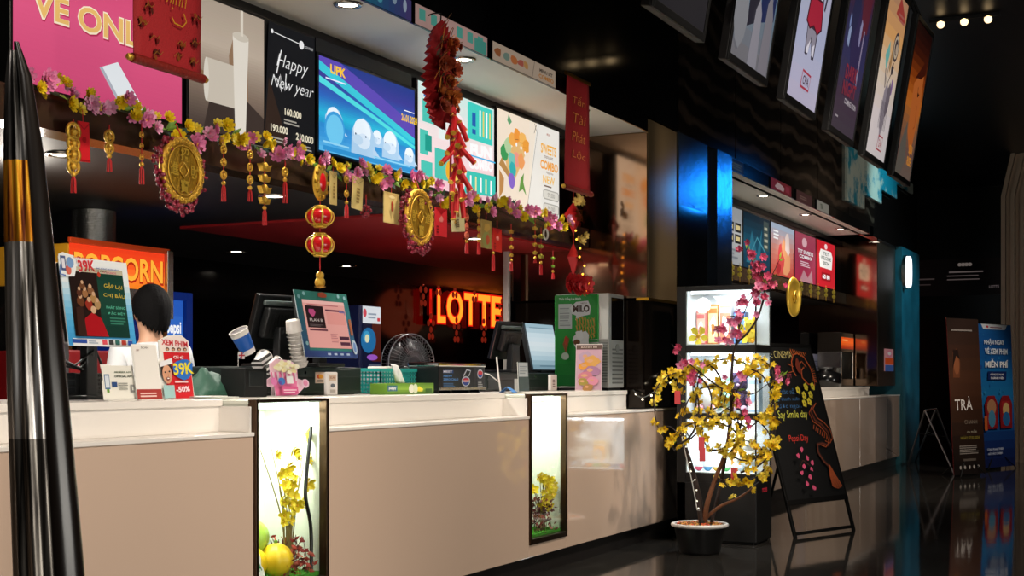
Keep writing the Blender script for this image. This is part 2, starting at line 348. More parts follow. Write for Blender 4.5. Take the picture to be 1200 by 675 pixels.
def lit_case(x0, x1, z0, z1, label):
    t = thing('display_case', label, 'display case', ((x0 + x1) / 2, FY, z0)); w, h, d = (x1 - x0) / 2, z1 - z0, .34; k = .022
    g = G(); fm = BRONZE_F
    g.box(-w, -w + k, -.012, .03, 0, h, fm); g.box(w - k, w, -.012, .03, 0, h, fm); g.box(-w + k, w - k, -.012, .03, 0, k + .012, fm); g.box(-w + k, w - k, -.012, .03, h - k * .6, h, fm)
    g.build('frame', t, .003)
    LB = mat('e9ecdf', .6)
    g = G(); g.box(-w + .004, w - .004, d, d + .015, 0.01, h - .01, LB); g.box(-w + .004, -w + .014, .03, d, .01, h - .01, LB); g.box(w - .014, w - .004, .03, d, .01, h - .01, LB); g.box(-w, w, .02, d + .015, h - .018, h - .006, LB)
    g.build('lining', t)
    G().box(-w + .06, w - .06, .06, .1, h - .045, h - .02, mat('f4fff4', .5, emit=20)).build('light_tube', t)
    g = G(); g.box(-w + .014, w - .014, .03, d, .012, .05, mat('3f8a22', .9, noise=.4, bump=.6, scale=120))
    for i in range(420):
        x, y = random.uniform(-w + .03, w - .03), random.uniform(.035, d - .02); q = random.uniform(-.008, .008)
        g.add([(x - .003, y, .05), (x + .003, y, .05), (x + q, y + q, .05 + random.uniform(.012, .03))], [(0, 1, 2)], mat('5cb02c', .8))
    o = g.build('artificial_grass', t)
    G().box(-w + k, w - k, .004, .008, k + .012, h - k * .6, GLASS).build('glass', t)
    return t, w, h
lit_case(*LB1, .27, 1.11, 'tall lit display case holding yellow plastic globes and thin yellow blossom')
lit_case(*LB2, .2, 1.105, 'narrow lit display case with short yellow blossom and brown leaves')
# ================================================================ wall screens
def screen(px, label, z0, z1, draw, e, name='menu_screen', x=None, grp=None, y=SY, w=1.0):
    x0 = x if x is not None else px
    t = thing(name, label, 'screen', (x0, y, z0), 0, grp)
    h = z1 - z0
    hb = G().box(0, w, 0, .055, 0, h, BLACK).build('housing', t, .004)
    a = Art(w - .03, h - .03, e); draw(a)
    a.build('picture', hb, loc=(.015, 0, .015))
    return t
def pic_ticket(a):
    a.rect(0, 0, 1, 1, 'd94a76'); a.grad(0, 0, 1, 1, ['d04c78', 'e35a86', 'd84a76'], 30)
    a.text('ĐẶT', .42, .86, .15, 'f8e6d8', .02); a.text('30', .74, .74, .13, 'ffffff', .03)
    a.text('VÉ ONLINE', .54, .535, .235, 'b83258', .05, width=.90); a.text('VÉ ONLINE', .535, .54, .225, 'fff0d0', .045, width=.89); a.text('VÉ ONLINE', .535, .54, .20, 'f0c070', .02, width=.87)
    a.poly([(.47, .23), (.58, .30), (.76, -.0), (.60, -.0)], 'e9eef2'); a.poly([(.47, .23), (.485, .24), (.62, 0), (.60, 0)], 'b0b4c0')
    a.poly([(.57, .07), (.66, .12), (.74, 0), (.60, 0)], 'e8cfa0'); a.lines(.63, .02, .68, .08, 3, '7a5a40')
def pic_newyear(a):
    a.grad(0, 0, .57, 1, ['4a3d38', '8a7768', 'c9b8a6', 'b7a796'], 44); a.poly([(.16, .3), (.36, .36), (.57, .2), (.57, 0), (.1, 0)], '40342f')
    a.poly([(.0, .42), (.33, .36), (.33, .40), (.0, .46)], '8e6b4e'); a.poly([(.29, .62), (.33, .80), (.44, .76), (.44, .3), (.30, .40)], '9a7a5e')
    a.rect(.12, .22, .40, .55, 'd8cdbd'); a.ell(.12, .385, .02, .165, 'e8e0d2'); a.ell(.40, .385, .03, .165, 'cfc2b0'); a.rect(-0, .37, .12, .395, 'e2d8c8')
    a.poly([(.315, .80), (.44, .78), (.415, -.0), (.335, -.0)], 'f1e9dc'); a.ell(.377, .79, .063, .035, 'd9cfbf'); a.rect(.375, .8, .395, 1, 'ece2d2')
    a.poly([(.56, 0), (1, 0), (1, 1), (.60, 1)], '17181c'); a.poly([(.56, 0), (.78, 0), (.60, .55)], '33241d')
    a.stroke([(.62, .93), (.86, .91)], .004, 'ffffff'); a.ell(.88, .905, .022, .036, 'ffffff'); a.text('LOUNGE', .945, .90, .022, 'dddddd'); a.ell(.625, .93, .01, .018, 'ffffff')
    def script(pts): a.stroke(pts, .008, 'ffffff')
    a.text('Happy', .80, .70, .14, 'ffffff', -.012, width=.26, shear=.35); a.text('New year', .80, .52, .13, 'ffffff', -.012, width=.36, shear=.35)
    script([(.70, .80), (.66, .60)]); script([(.66, .56), (.70, .46), (.69, .60), (.73, .48), (.74, .62)])
    a.text('160.000', .80, .31, .06, 'f3ead0', .03); a.lines(.72, .21, .86, .26, 2, 'a9a49a')
    a.text('190.000', .68, .15, .06, 'f3ead0', .03); a.text('210.000', .90, .13, .06, 'f3ead0', .03); a.lines(.60, .04, .74, .09, 2, 'a9a49a'); a.lines(.83, .03, .97, .08, 2, 'a9a49a')
def pic_whales(a):
    a.grad(0, 0, 1, 1, ['1f8fcb', '1a6fb8', '29b6d8', '2c62b8', '3a3a92', '233a86'], 48)
    a.poly([(.0, .92), (.2, .80), (.9, .45), (1, .42), (1, .58), (.6, .80), (.2, 1), (0, 1)], '5a48b0'); a.poly([(.0, .85), (.5, .6), (1, .36), (1, .43), (.5, .69), (0, .95)], '38c4d6'); a.poly([(.0, .72), (.55, .5), (1, .3), (1, .34), (.55, .55), (0, .79)], '4fd8dc')
    a.grad(0, 0, 1, .30, ['5fb6e2', '3a94d4', '2a84c8'], 6)
    def whale(u, v, r, c1='e6f1fa', c2='a8cbe8'):
        a.poly([(u - r * 1.05, v - r * 1.9), (u - r * 1.0, v + r * .3), (u - r * .55, v + r * 1.35), (u, v + r * 1.7), (u + r * .55, v + r * 1.35), (u + r * 1.0, v + r * .3), (u + r * 1.1, v - r * 1.9)], c2)
        a.ell(u - .08 * r, v + .35 * r, r * .78, r * 1.25, c1); a.ell(u, v - .55 * r, r * .62, r * .75, 'd3e4f4')
        a.ell(u - r * .5, v - .5 * r, r * .45, r * .5, 'bcd6ec'); a.ell(u - r * .70, v - .0 * r, r * .06, r * .10, '2a4a6a'); a.ell(u + r * .2, v - .05 * r, r * .06, r * .10, '2a4a6a'); a.poly([(u + r * .9, v - r * .9), (u + r * 1.5, v - r * 1.7), (u + r * .8, v - r * 1.6)], 'b4d0ea')
    whale(.14, .36, .085); a.ell(.14, .26, .10, .19, '3a9ad8'); a.ell(.14, .25, .085, .165, '6cc4ec'); whale(.57, .30, .055); whale(.92, .2, .06); whale(.70, .27, .09); whale(.40, .27, .115)
    a.rect(.0, 0, 1, .05, '2f8ecc'); a.rect(0, .08, .25, .1, '8fd0ee'); a.rect(.5, .06, .9, .075, '8fd0ee')
    a.text('UPK', .14, .88, .10, 'f7c531', .04, width=.15); a.lines(.02, .76, .26, .79, 1, 'e8e8ff'); a.text('26.01.2024', .89, .62, .085, 'f5c531', .03, width=.18); a.lines(.83, .70, .97, .72, 1, 'ffffff')
def pic_promo(a):
    a.rect(0, 0, 1, 1, 'f3d7da'); a.grad(0, 0, 1, 1, ['f6c9cf', 'f7e3e3', 'cfeae4'], 10)
    for u, v, w, h in ((.02, .3, .1, .24), (.05, .62, .14, .22), (.2, .1, .18, .3), (.03, .04, .14, .2)): a.rect(u, v, u + w, v + h, '4cc4b4')
    a.rect(.08, .34, .16, .5, '1f9a8a'); a.rect(.25, .5, .33, .66, 'e8f4f0'); a.rect(.06, .86, .2, .93, '2a7ac0')
    a.rect(.62, .60, .97, .98, '3fd0c2'); a.rect(.68, .74, .73, .88, '2460b0'); a.rect(.68, .66, .73, .71, '2460b0')
    for i in range(4): a.rect(.78 + i * .045, .66, .80 + i * .045, .93, 'e9d36a' if i % 2 else 'ffffff')
    a.text('FUN', .80, .50, .13, 'ffffff', .05, width=.3, rot=.06); a.text('COMBO', .80, .36, .11, 'ffffff', .05, width=.34, rot=.06); a.rect(.60, .42, 1, .435, '3fb4e8')
    a.poly([(.56, .02), (1, .06), (1, .28), (.60, .26)], '3fc8b8')
    for i in range(5): a.rect(.64 + i * .07, .07, .66 + i * .07, .22, 'f5e6a0' if i % 2 else 'ffffff')
    a.poly(blob(.44, .3, .09, 10), 'f2b8c6'); a.poly(blob(.42, .18, .07, 10), 'f5d060'); a.ell(.48, .6, .1, .2, 'f9eef0'); a.ell(.36, .2, .05, .1, 'efb030')
def pic_dessert(a):
    a.rect(0, 0, 1, 1, 'f1e4d2'); a.rect(.0, 0, .5, 1, 'f3e2cd'); a.poly([(.46, 0), (1, 0), (1, 1), (.62, 1)], 'eae6de'); a.stroke([(.45, 0), (.64, .98)], .004, '5a5048')
    a.poly([(.16, .32), (.25, .28), (.42, .60), (.36, .76), (.10, .55)], 'e4b877'); a.poly([(.06, .5), (.18, .36), (.24, .30), (.20, .28), (.02, .42)], 'b98a4e')
    for u, v, c in ((.10, .56, '3f9a58'), (.15, .64, 'b4d0a0'), (.22, .72, 'f2aa50'), (.29, .78, 'f0983c'), (.38, .76, 'f4b860'), (.43, .70, 'eea040'), (.28, .52, 'ef9a8a'), (.35, .52, 'f0a060'), (.20, .5, '78c8b8'), (.22, .40, '38b0b0'), (.20, .28, '8a6ac8')):
        a.poly(blob(u, v, .055, 9, .2, 1.5), c)
    for u, v in ((.27, .68), (.34, .66), (.40, .62)): a.ell(u, v, .012, .02, 'ffffff'); a.stroke([(u - .03, v + .05), (u + .03, v + .06)], .003, '6a4a30')
    a.poly([(.30, .18), (.33, .33), (.38, .40), (.37, .30), (.42, .16), (.36, .22)], '6a9a48'); a.poly([(.12, .90), (.14, .97), (.19, .9), (.15, .86)], '5fa070')
    a.poly([(.0, .06), (.06, .15), (.07, .28), (0, .36)], 'c08a50')
    a.stroke([(.55, .98), (.58, .9)], .005, '403830'); a.stroke([(.58, .97), (.54, .87)], .005, '403830')
    a.text('MENU', .78, .91, .025, 'b07060', .02); a.text('SWEETS', .78, .74, .11, 'f0b040', .03, width=.26); a.text('menu set', .78, .655, .035, '705040'); a.text('COMBO', .79, .56, .1, 'f0a030', .03, width=.3); a.text('Happy hour', .8, .48, .035, '604838'); a.text('NEW', .78, .40, .085, 'f0b848', .02, width=.2); a.lines(.7, .32, .86, .35, 1, '705848')
    for v in (.18, .03): a.poly([(.70, v), (.93, v), (.95, v + .02), (.95, v + .09), (.93, v + .11), (.70, v + .11), (.68, v + .09), (.68, v + .02)], 'a8a49c'); a.poly([(.705, v + .012), (.925, v + .012), (.937, v + .025), (.937, v + .085), (.925, v + .098), (.705, v + .098), (.693, v + .085), (.693, v + .025)], 'd8d4ca'); a.text('99.000', .815, v + .055, .05, '8a867e')
screen(3.79, 'pink menu screen with big cream lettering and a tilted white ticket', 2.31, 2.96, pic_ticket, .85)
screen(4.81, 'menu screen with a pale drink cup beside white new year script', 2.31, 2.94, pic_newyear, .75)
screen(5.83, 'blue menu screen showing a group of white whales at sea', 2.355, 2.87, pic_whales, 1.0)
G().box(5.83, 6.80, SY + .01, SY + .058, 2.875, 2.945, GBLACK).build('trim_7')['kind'] = 'structure'
screen(6.84, 'pink and teal promotion screen behind the firecracker string', 2.31, 2.94, pic_promo, .95)
screen(7.86, 'cream dessert menu screen with orange lettering', 2.31, 2.96, pic_dessert, .95)
# screen reflections along the soffit edges, painted as faintly glowing panels
def strip(px0, px1, label, draw, z0=2.995, z1=3.105):
    a_, b_ = PY(px0, 0, FY).x, PY(px1, 0, FY).x
    t = thing('reflection_strip', label, 'panel', (a_, FY + .001, z0)); G().box(0, b_ - a_, -.012, 0, 0, z1 - z0, BLACK).build('board', t)
    a = Art(b_ - a_ - .004, z1 - z0 - .006, .32, y=-.012); draw(a); a.build('print', t, loc=(.002, 0, .003))  # the print is the painted screen reflection
def st1(a): a.grad(0, 0, 1, 1, ['2f7f98', '3a5a90', '5a4a88'], 8, False); a.ell(.62, .7, .05, .25, 'a8c0d8'); a.ell(.3, .4, .06, .2, '60b8d0'); a.ell(.85, .6, .04, .3, 'c0d0e8')
def st2(a):
    a.rect(0, 0, 1, 1, 'd8b0a8')
    for u in (.05, .2, .55, .7, .85): a.rect(u, .3, u + .08, .85, '5fb8a8')
    a.rect(.8, 0, .98, .7, '58b0a0'); a.poly(blob(.35, .5, .07, 9, .3, 4), 'e8d8d0')
def st3(a):
    a.rect(0, 0, 1, 1, 'd8c0a8')
    for u, c in ((.08, 'b06a40'), (.2, '88a090'), (.32, 'd8804a'), (.42, 'c86a5a'), (.5, 'd8a060')): a.poly(blob(u, .5, .05, 8, .3, 4.5), c)
    a.stroke([(.6, 0), (.64, 1)], .004, '403830'); a.text('MENU SET', .83, .62, .2, '4a3a30', .03, width=.22); a.text('COMBO', .83, .28, .25, 'd88a30', .03, width=.25)
strip(425, 480, 'blue and violet painted screen reflection on the soffit edge', st1); strip(484, 569, 'pink and teal painted screen reflection behind the red fan', st2); strip(575, 649, 'cream painted screen reflection at the lit soffit edge with fruit drawings', st3)
def st4(a): a.rect(0, 0, 1, 1, '1a1a18'); a.lines(.1, .2, .9, .8, 3, '5a6048')
def st5(a): a.rect(0, 0, 1, 1, '8a3038'); a.poly(blob(.4, .5, .2, 9, .4, 2), 'd8b8b8'); a.rect(.7, .2, .9, .8, 'a84050')
def st6(a): a.rect(0, 0, 1, 1, '5a3a38'); a.lines(.2, .3, .8, .7, 2, '8a6a60')
def st7(a): a.rect(0, 0, 1, 1, 'a8a498'); a.text('TEA', .4, .5, .5, '405038', .03)
for (p0, p1, l, d) in ((855, 870, 'dark painted reflection at the start of the far soffit edge', st4), (902, 926, 'dark red painted reflection on the far soffit edge', st5), (932, 950, 'dim brown painted reflection on the far soffit edge', st6), (956, 970, 'small grey painted reflection with green letters on far soffit', st7)): strip(p0, p1, l, d, 2.995, 3.105)
# screens of the second counter
def s2a(a):
    a.rect(0, 0, 1, 1, 'b8bcc0'); 
    for r in range(2):
        for c in range(2): a.rect(.5 + c * .24, .38 + r * .2, .7 + c * .24, .54 + r * .2, '181818'); a.rect(.53 + c * .24, .42 + r * .2, .67 + c * .24, .5 + r * .2, 'd8c890')
    a.lines(.1, .1, .9, .3, 3, '8a9098')
def s2b(a): a.grad(0, 0, 1, 1, ['123a52', '1d5a74', '0c2636'], 8); a.poly([(.1, .1), (.3, .7), (.5, .3), (.7, .8), (.6, .1)], '2f7e98'); a.rect(.75, .4, .95, .95, '4a5a58'); a.lines(.78, .45, .92, .9, 4, 'c8c8b0'); a.stroke([(.2, .2), (.5, .6), (.9, .3)], .02, '5aa8bc')
def s2c(a): a.grad(0, 0, 1, 1, ['c8493c', 'd88a7a', 'a8c0d8'], 10); a.poly(blob(.6, .4, .2, 10, .4, 1.6), 'e8a070'); a.poly(blob(.4, .35, .15, 10, .4, 1.6), 'd84a4a'); a.poly(blob(.7, .65, .12, 10, .3, 1.6), 'f0d8d0'); a.lines(.1, .7, .35, .9, 3, 'ffffff'); a.poly(blob(.3, .15, .12, 8, .3), 'b02a30')
def s2d(a): a.grad(0, 0, 1, 1, ['b83050', 'a83a58', 'b04a60'], 8); a.ell(.45, .82, .12, .1, 'e8b8c0'); a.text('TET SWEETS', .5, .62, .08, 'ffffff', .03, width=.75); a.text('COMBO', .5, .52, .07, 'ffffff', .03, width=.6); a.lines(.25, .32, .75, .44, 3, 'f0d0d8'); a.poly([(.2, .0), (.4, .25), (.6, .1), (.8, .28), (.85, 0)], 'c8909a')
def s2e(a): a.rect(0, 0, 1, 1, 'c8202c'); a.ell(.5, .9, .08, .06, 'f0d0d0'); a.poly([(.18, .42), (.82, .42), (.86, .7), (.78, .82), (.22, .82), (.14, .7)], 'f2ece6'); a.text('TET', .5, .74, .07, '506058', .02, width=.3); a.text('WELCOME', .5, .64, .08, '506058', .02, width=.55); a.text('2024', .5, .53, .07, '506058', .02, width=.35); a.rect(.25, .14, .75, .32, '9a141e'); a.text('60 80', .5, .23, .1, 'ffffff', .03, width=.4)
for i, (d, e, l) in enumerate(((s2a, .5, 'grey price list screen at the near end of the far counter'), (s2b, .6, 'dark teal menu screen second above the far counter'), (s2c, .75, 'coral and pale blue menu screen above the far counter'), (s2d, .7, 'dusky pink menu screen between coral and bright red ones'), (s2e, .95, 'bright red menu screen with white plaque, last above far counter'))):
    screen(12.36 + i * 1.02, l, 2.31, 2.9, d, e)
# ================================================================ screens hanging over the hall
def hs_dark(a): a.rect(0, 0, 1, 1, '2c2a30'); a.stroke([(.3, .3), (.5, .36), (.7, .28)], .01, '4a4650'); a.poly(blob(.55, .24, .05, 8), '8a7058'); a.poly(blob(.68, .22, .04, 8), '8a7058')
def hs_suits(a):
    a.grad(0, 0, 1, 1, ['7f7a80', '6f8aa0', '5f88b0', '3a5a86'], 14)
    a.poly([(.30, .15), (.26, .75), (.42, 1), (.62, 1), (.56, .2)], '2c2a38'); a.poly([(.58, .2), (.60, .9), (.78, 1), (1, .95), (.96, .25)], '26305c'); a.poly([(.44, .55), (.5, 1), (.54, 1), (.5, .5)], '5c4a58')
    a.poly(blob(.75, .65, .12, 9), '3c4c80'); a.poly(blob(.85, .45, .1, 9), '5a5f82'); a.poly(blob(.35, .42, .06, 8), '9a4a50'); a.poly(blob(.9, .55, .07, 8, .3, .8), 'a86a70')
    a.poly([(.42, 0), (.46, .24), (.54, .30), (.62, .24), (.66, 0)], '9a98a4'); a.poly([(.70, 0), (.74, .3), (.82, .36), (.92, .26), (.95, 0)], '8a8690'); a.ell(.54, .33, .04, .03, 'b08a80'); a.ell(.64, .36, .035, .03, 'b07878'); a.ell(.83, .39, .04, .03, 'a88078')
    a.poly(blob(.1, .18, .16, 9, .2, .8), '8e9098')
def hs_shorts(a0):
    class Low:
        def __getattr__(s, k):
            f = getattr(a0, k)
            def w(pts, *r, **q): return f([(p[0], p[1] * .62) for p in pts], *r, **q)
            return w
    a0.grad(0, 0, 1, 1, ['b8b0c8', 'aab0cc', 'b8b4c8', 'c8c0cc'], 12); a = Low()
    a.poly([(.30, .94), (.34, .55), (.36, .38), (.44, .37), (.52, .5), (.60, .37), (.68, .38), (.70, .55), (.76, .95)], '3a3440'); a.poly([(.35, .6), (.38, .395), (.43, .39), (.5, .54), (.61, .39), (.66, .4), (.67, .6)], '908a98'); a.poly([(.40, .39), (.38, .42), (.5, .52), (.46, .4)], 'd8d4e0'); a.poly([(.58, .40), (.56, .46), (.64, .5), (.65, .4)], 'd8d4e0')
    a.poly([(.26, .62), (.30, .84), (.74, .86), (.80, .64), (.66, .575), (.52, .62), (.40, .58)], '4a1824'); a.poly([(.29, .63), (.325, .825), (.72, .845), (.765, .645), (.66, .59), (.52, .635), (.40, .595)], 'a8283c'); a.poly([(.34, .85), (.36, 1), (.70, 1), (.70, .86)], 'cfc8d8'); a.stroke([(.50, .95), (.60, .9), (.68, .95)], .012, '3a3440'); a.stroke([(.30, .85), (.26, 1)], .014, '3a3440'); a.stroke([(.78, .8), (.84, 1)], .03, '3a3440')
    a.stroke([(.36, .12), (.64, .12), (.66, .24), (.38, .25), (.36, .12)], .014, 'a8384a'); a0.text('CHA', .51, .113, .045, '4a3040', .02, width=.2)
def hs_night(a):
    a.grad(0, 0, 1, 1, ['4a404c', '453448', '30305c', '2a2650', '4a2038', '50202c'], 18)
    a.poly(blob(.35, .62, .17, 10, .4, 1.2), '20224a'); a.poly(blob(.55, .5, .2, 10, .4, 1.1), '2c2450'); a.poly(blob(.75, .8, .2, 9, .3, 1.3), '5a1c30'); a.poly(blob(.2, .5, .06, 7, .4), '8fa0c8'); a.poly(blob(.62, .55, .05, 7, .4, 1.8), '8a88b0'); a.poly(blob(.15, .58, .04, 7, .4), '7a8cc0'); a.ell(.33, .76, .04, .03, '8a5a60'); a.poly([(.7, .3), (.74, .6), (.78, .6), (.76, .28)], '8a80a0')
    a.text('DARK', .5, .33, .08, '8a2a3c', .03, width=.5, rot=.05); a.text('NIGHT', .5, .24, .08, '8a2a3c', .03, width=.55, rot=.05); a.text('COMING SOON', .62, .17, .03, 'c8c0c8', .02, width=.5); a.lines(.1, .06, .24, .08, 1, 'a8a0a8')
def hs_sketch(a):
    a.grad(0, 0, 1, 1, ['c8c0c0', 'ccc0c0', 'd0bca8', 'd09a60', 'a87c60'], 14); a.poly([(.45, .88), (.6, 1), (.95, .9), (.9, .86)], '9a3a34'); a.lines(.6, .86, .95, .92, 2, 'a05a50')
    a.ell(.70, .70, .14, .09, '40383c'); a.ell(.70, .70, .115, .072, 'b8a48c'); a.ell(.70, .70, .08, .05, '40383c'); a.ell(.72, .69, .05, .032, 'b09a84')
    a.poly([(.22, .60), (.36, .70), (.42, .62), (.34, .52)], '68a8a0'); a.stroke([(.33, .53), (.42, .42)], .02, '4a4048'); a.stroke([(.48, .60), (.42, .48), (.46, .42), (.58, .5), (.72, .58)], .012, '40383c'); a.poly(blob(.52, .6, .07, 8), 'a07a50'); a.poly(blob(.64, .56, .05, 8), '3a3438'); a.poly(blob(.74, .46, .05, 8), '7a5a8a')
    a.poly(blob(.50, .3, .15, 12, .3, 1.1), '8a8088'); a.poly(blob(.62, .36, .1, 10, .3), '6a6068')
    for i in range(7): a.stroke([(.36 + i * .05, .34), (.34 + i * .055, .2), (.37 + i * .05, .17)], .01, '4a4248')
    a.stroke([(.42, .045), (.66, .045), (.67, .13), (.44, .13), (.42, .045)], .012, 'a04048'); a.text('CHA', .55, .087, .05, 'a04048', .01, width=.14)
def hs_amber(a):
    a.grad(0, 0, 1, 1, ['6a5a50', '6a5048', '8a5a3c', 'c06a24', '8a3c10', '3a140a', '1a0808'], 20)
    a.poly([(.35, .62), (.85, .78), (.92, .45), (.75, .15), (.40, .3)], 'b8622c'); a.poly([(.38, .66), (.9, .84), (.95, .74), (.7, .68)], '40160c'); a.stroke([(.62, .62), (.66, .56), (.74, .58)], .014, '3c1a10'); a.stroke([(.70, .5), (.76, .36), (.68, .34)], .01, '7a3a1c'); a.ell(.66, .57, .04, .016, '40200f')
    a.poly([(.1, .2), (.3, .36), (.5, .1), (.3, 0), (0, 0)], '5f5850'); a.text('SUN', .74, .2, .06, 'd88a30', .03, width=.22); a.text('RISE', .74, .12, .06, 'd88a30', .03, width=.26)
HL = ['dark grey hanging poster screen nearest the menu soffit, cut by the picture top', 'hanging poster screen showing figures in dark suits before a crowd', 'pale lavender hanging screen with a drawing of red shorts', 'dark violet hanging poster screen between two pale ones', 'cream hanging poster screen with sketched line drawing', 'amber hanging poster screen at the far end of the row']
for i, (d, e) in enumerate(((hs_dark, .5), (hs_suits, .62), (hs_shorts, .92), (hs_night, .62), (hs_sketch, .95), (hs_amber, .8))):
    t = thing('hanging_screen', HL[i], 'screen', (5.42 + 1.066 * i - .03, 2.0, 2.76), (R(9), 0, 0), 'poster screens hanging over the hall')
    g = G(); g.box(0, .71, .0, .045, 0, 1.24, MBLACK); g.box(0, .028, -.008, 0, 0, 1.24, BLACK); g.box(.682, .71, -.008, 0, 0, 1.24, BLACK); g.box(.028, .682, -.008, 0, 0, .04, BLACK); g.box(.028, .682, -.008, 0, 1.2, 1.24, BLACK); hb = g.build('housing', t, .004)
    a = Art(.654, 1.16, e * .8); d(a); a.build('picture', hb, loc=(.028, -.001, .04))
    G().cyl((.15, .03, 1.23), (.15, .26, 1.62), .012, MBLACK).cyl((.56, .03, 1.23), (.56, .26, 1.62), .012, MBLACK).build('hanger', t)
# downlight fixtures
def downlight(p, label, up=.012, e=18, r=.05, grp='recessed ceiling downlights'):
    t = thing('downlight', label, 'light', p, 0, grp)
    G().lathe([(r + .022, -.002), (r + .018, -.01), (r, -.011), (r - .004, 0)], STEEL, n=24).build('rim', t)
    G().lathe([(r - .003, -.004), (0.001, -.006)], mat('fff1dc', .5, emit=e), n=24).build('lamp', t)
def spot(p, to, power, size, blend=.5, col=(1, .9, .76), r=.06, name='lamp_light'):
    l = bpy.data.lights.new(name, 'SPOT'); l.energy = power; l.spot_size = R(size); l.spot_blend = blend; l.color = col; l.shadow_soft_size = r
    o = bpy.data.objects.new(name, l); COL.objects.link(o); o.location = p
    o.rotation_euler = (Vector(to) - Vector(p)).to_track_quat('-Z', 'Y').to_euler(); return o
def area(p, to, power, sx, sy, col=(1, .95, .9), name='area_light'):
    l = bpy.data.lights.new(name, 'AREA'); l.shape = 'RECTANGLE'; l.size = sx; l.size_y = sy; l.energy = power; l.color = col
    o = bpy.data.objects.new(name, l); COL.objects.link(o); o.location = p
    o.rotation_euler = (Vector(to) - Vector(p)).to_track_quat('-Z', 'Y').to_euler(); return o
for i, (px, py) in enumerate(((410, 4), (543, 69), (679, 129), (895, 229), (944, 251), (985, 268))):
    p = PZ(px, py, 3.0); p.y = min(max(p.y, 3.6), 3.85); p.z = 3.0
    downlight(p, ['recessed downlight in the soffit above the whale screen', 'recessed downlight half hidden by the red paper fan', 'recessed downlight behind the narrow red scroll', 'nearest recessed downlight in the far soffit', 'middle recessed downlight in the far soffit', 'last recessed downlight in the far soffit'][i])
    if i in (3,4,5): spot(p - Vector((0, 0, .03)), p - Vector((0, 0, 3)), 60, 110)
    else: spot(p - Vector((0, 0, .03)), p - Vector((0, .25, 3)), 45, 120, 1)
for px, py, Yr, l in ((75, 180, 4.36, 'downlight in the dark serving ceiling above the popcorn machine'), (320, 229, 4.36, 'bright downlight in the serving ceiling behind the gold pendants'), (557, 279, 4.4, 'downlight glowing in the red-lit ceiling patch'),
                      (277, 294, 6.47, 'small downlight far back in the dark serving ceiling'), (406, 311, 6.47, 'small far downlight above the neon sign side')):
    p = PZ(px, py, 2.17 if px != 557 else 2.155); downlight(p, l, e=14, r=.06)
for px, py in ((1026, 283),): downlight(PZ(px, py, 2.17 + .4), 'dim downlight past the end of the far soffit', e=6)
# three small ceiling spots at upper right
t = thing('ceiling_track_light', 'short ceiling light with three small warm lamps, far right', 'light', PZ(1130, 19, 4.39))
G().box(-.02, .02, -.3, .3, -.03, .0, MBLACK).build('rail', t)
for k in range(3): G().ball((0, -.2 + .2 * k, -.05), .035, mat('ffd9a0', .5, emit=2.5)).build('lamp', t)
# ================================================================ behind the counter
T = 1.11
# neon sign on the back wall
sx0, sx1, sz0, sz1 = RY(508, 588, 342, 383, 7.1)
t = thing('neon_sign', 'glowing orange red neon word sign on the dark back wall', 'sign', (sx0, 7.1, sz0)); W_, H_ = sx1 - sx0, sz1 - sz0
NE = mat('ff7a1e', .4, emit=2.2); NR = mat('e0150c', .4, emit=1.0)
NW = [.115, .235, .19, .19, .17]; xx = .02
for ch, wd in zip('LOTTE', NW):
    vs, fs, x0, x1, y0, y1 = text_mesh(ch, .03); kx, kz = wd * W_ * .97 / (x1 - x0), H_ * .9 / (y1 - y0)
    g = G(); o = [(xx * W_ + (a - x0) * kx, -.03, (b - y0) * kz + .02) for a, b in vs]; g.add(o, fs, NE)
    vs2, fs2, X0, X1, Y0, Y1 = text_mesh(ch, .065); o2 = [(xx * W_ + (a - x0) * kx, -.028, (b - y0) * kz + .02) for a, b in vs2]; g.add(o2, fs2, NR); g.add([(p[0], .06, p[2]) for p in o2], fs2, DRED)
    g.build('letter', t); xx += wd + .012
G().tube([(-.06, 0, .02), (-.06, 0, H_ * .95)], .012, NR).build('side_bar', t)
for px, py in ((496, 345), (514, 333), (533, 336), (556, 341), (505, 384), (535, 388), (567, 389), (588, 365)):
    p = PY(px, py, 7.05); tt = thing('red_ornament', {496: 'small red ornament alone at the start of the neon sign', 514: 'small red ornament above the first neon letter', 533: 'small red ornament above the second neon letter', 556: 'small red ornament above the middle of the neon sign', 505: 'orange ornament below the first neon letter', 535: 'orange ornament below the second neon letter', 567: 'orange ornament below the last neon letters', 588: 'small red ornament by the last neon letter'}[px], 'ornament', p)
    g = G()
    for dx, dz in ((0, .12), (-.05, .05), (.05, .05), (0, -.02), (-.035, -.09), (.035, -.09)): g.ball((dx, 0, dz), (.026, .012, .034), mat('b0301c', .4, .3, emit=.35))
    g.build('charm', tt); G().cyl((0, 0, .16), (0, 0, .3), .004, RED, n=6).build('cord', tt)
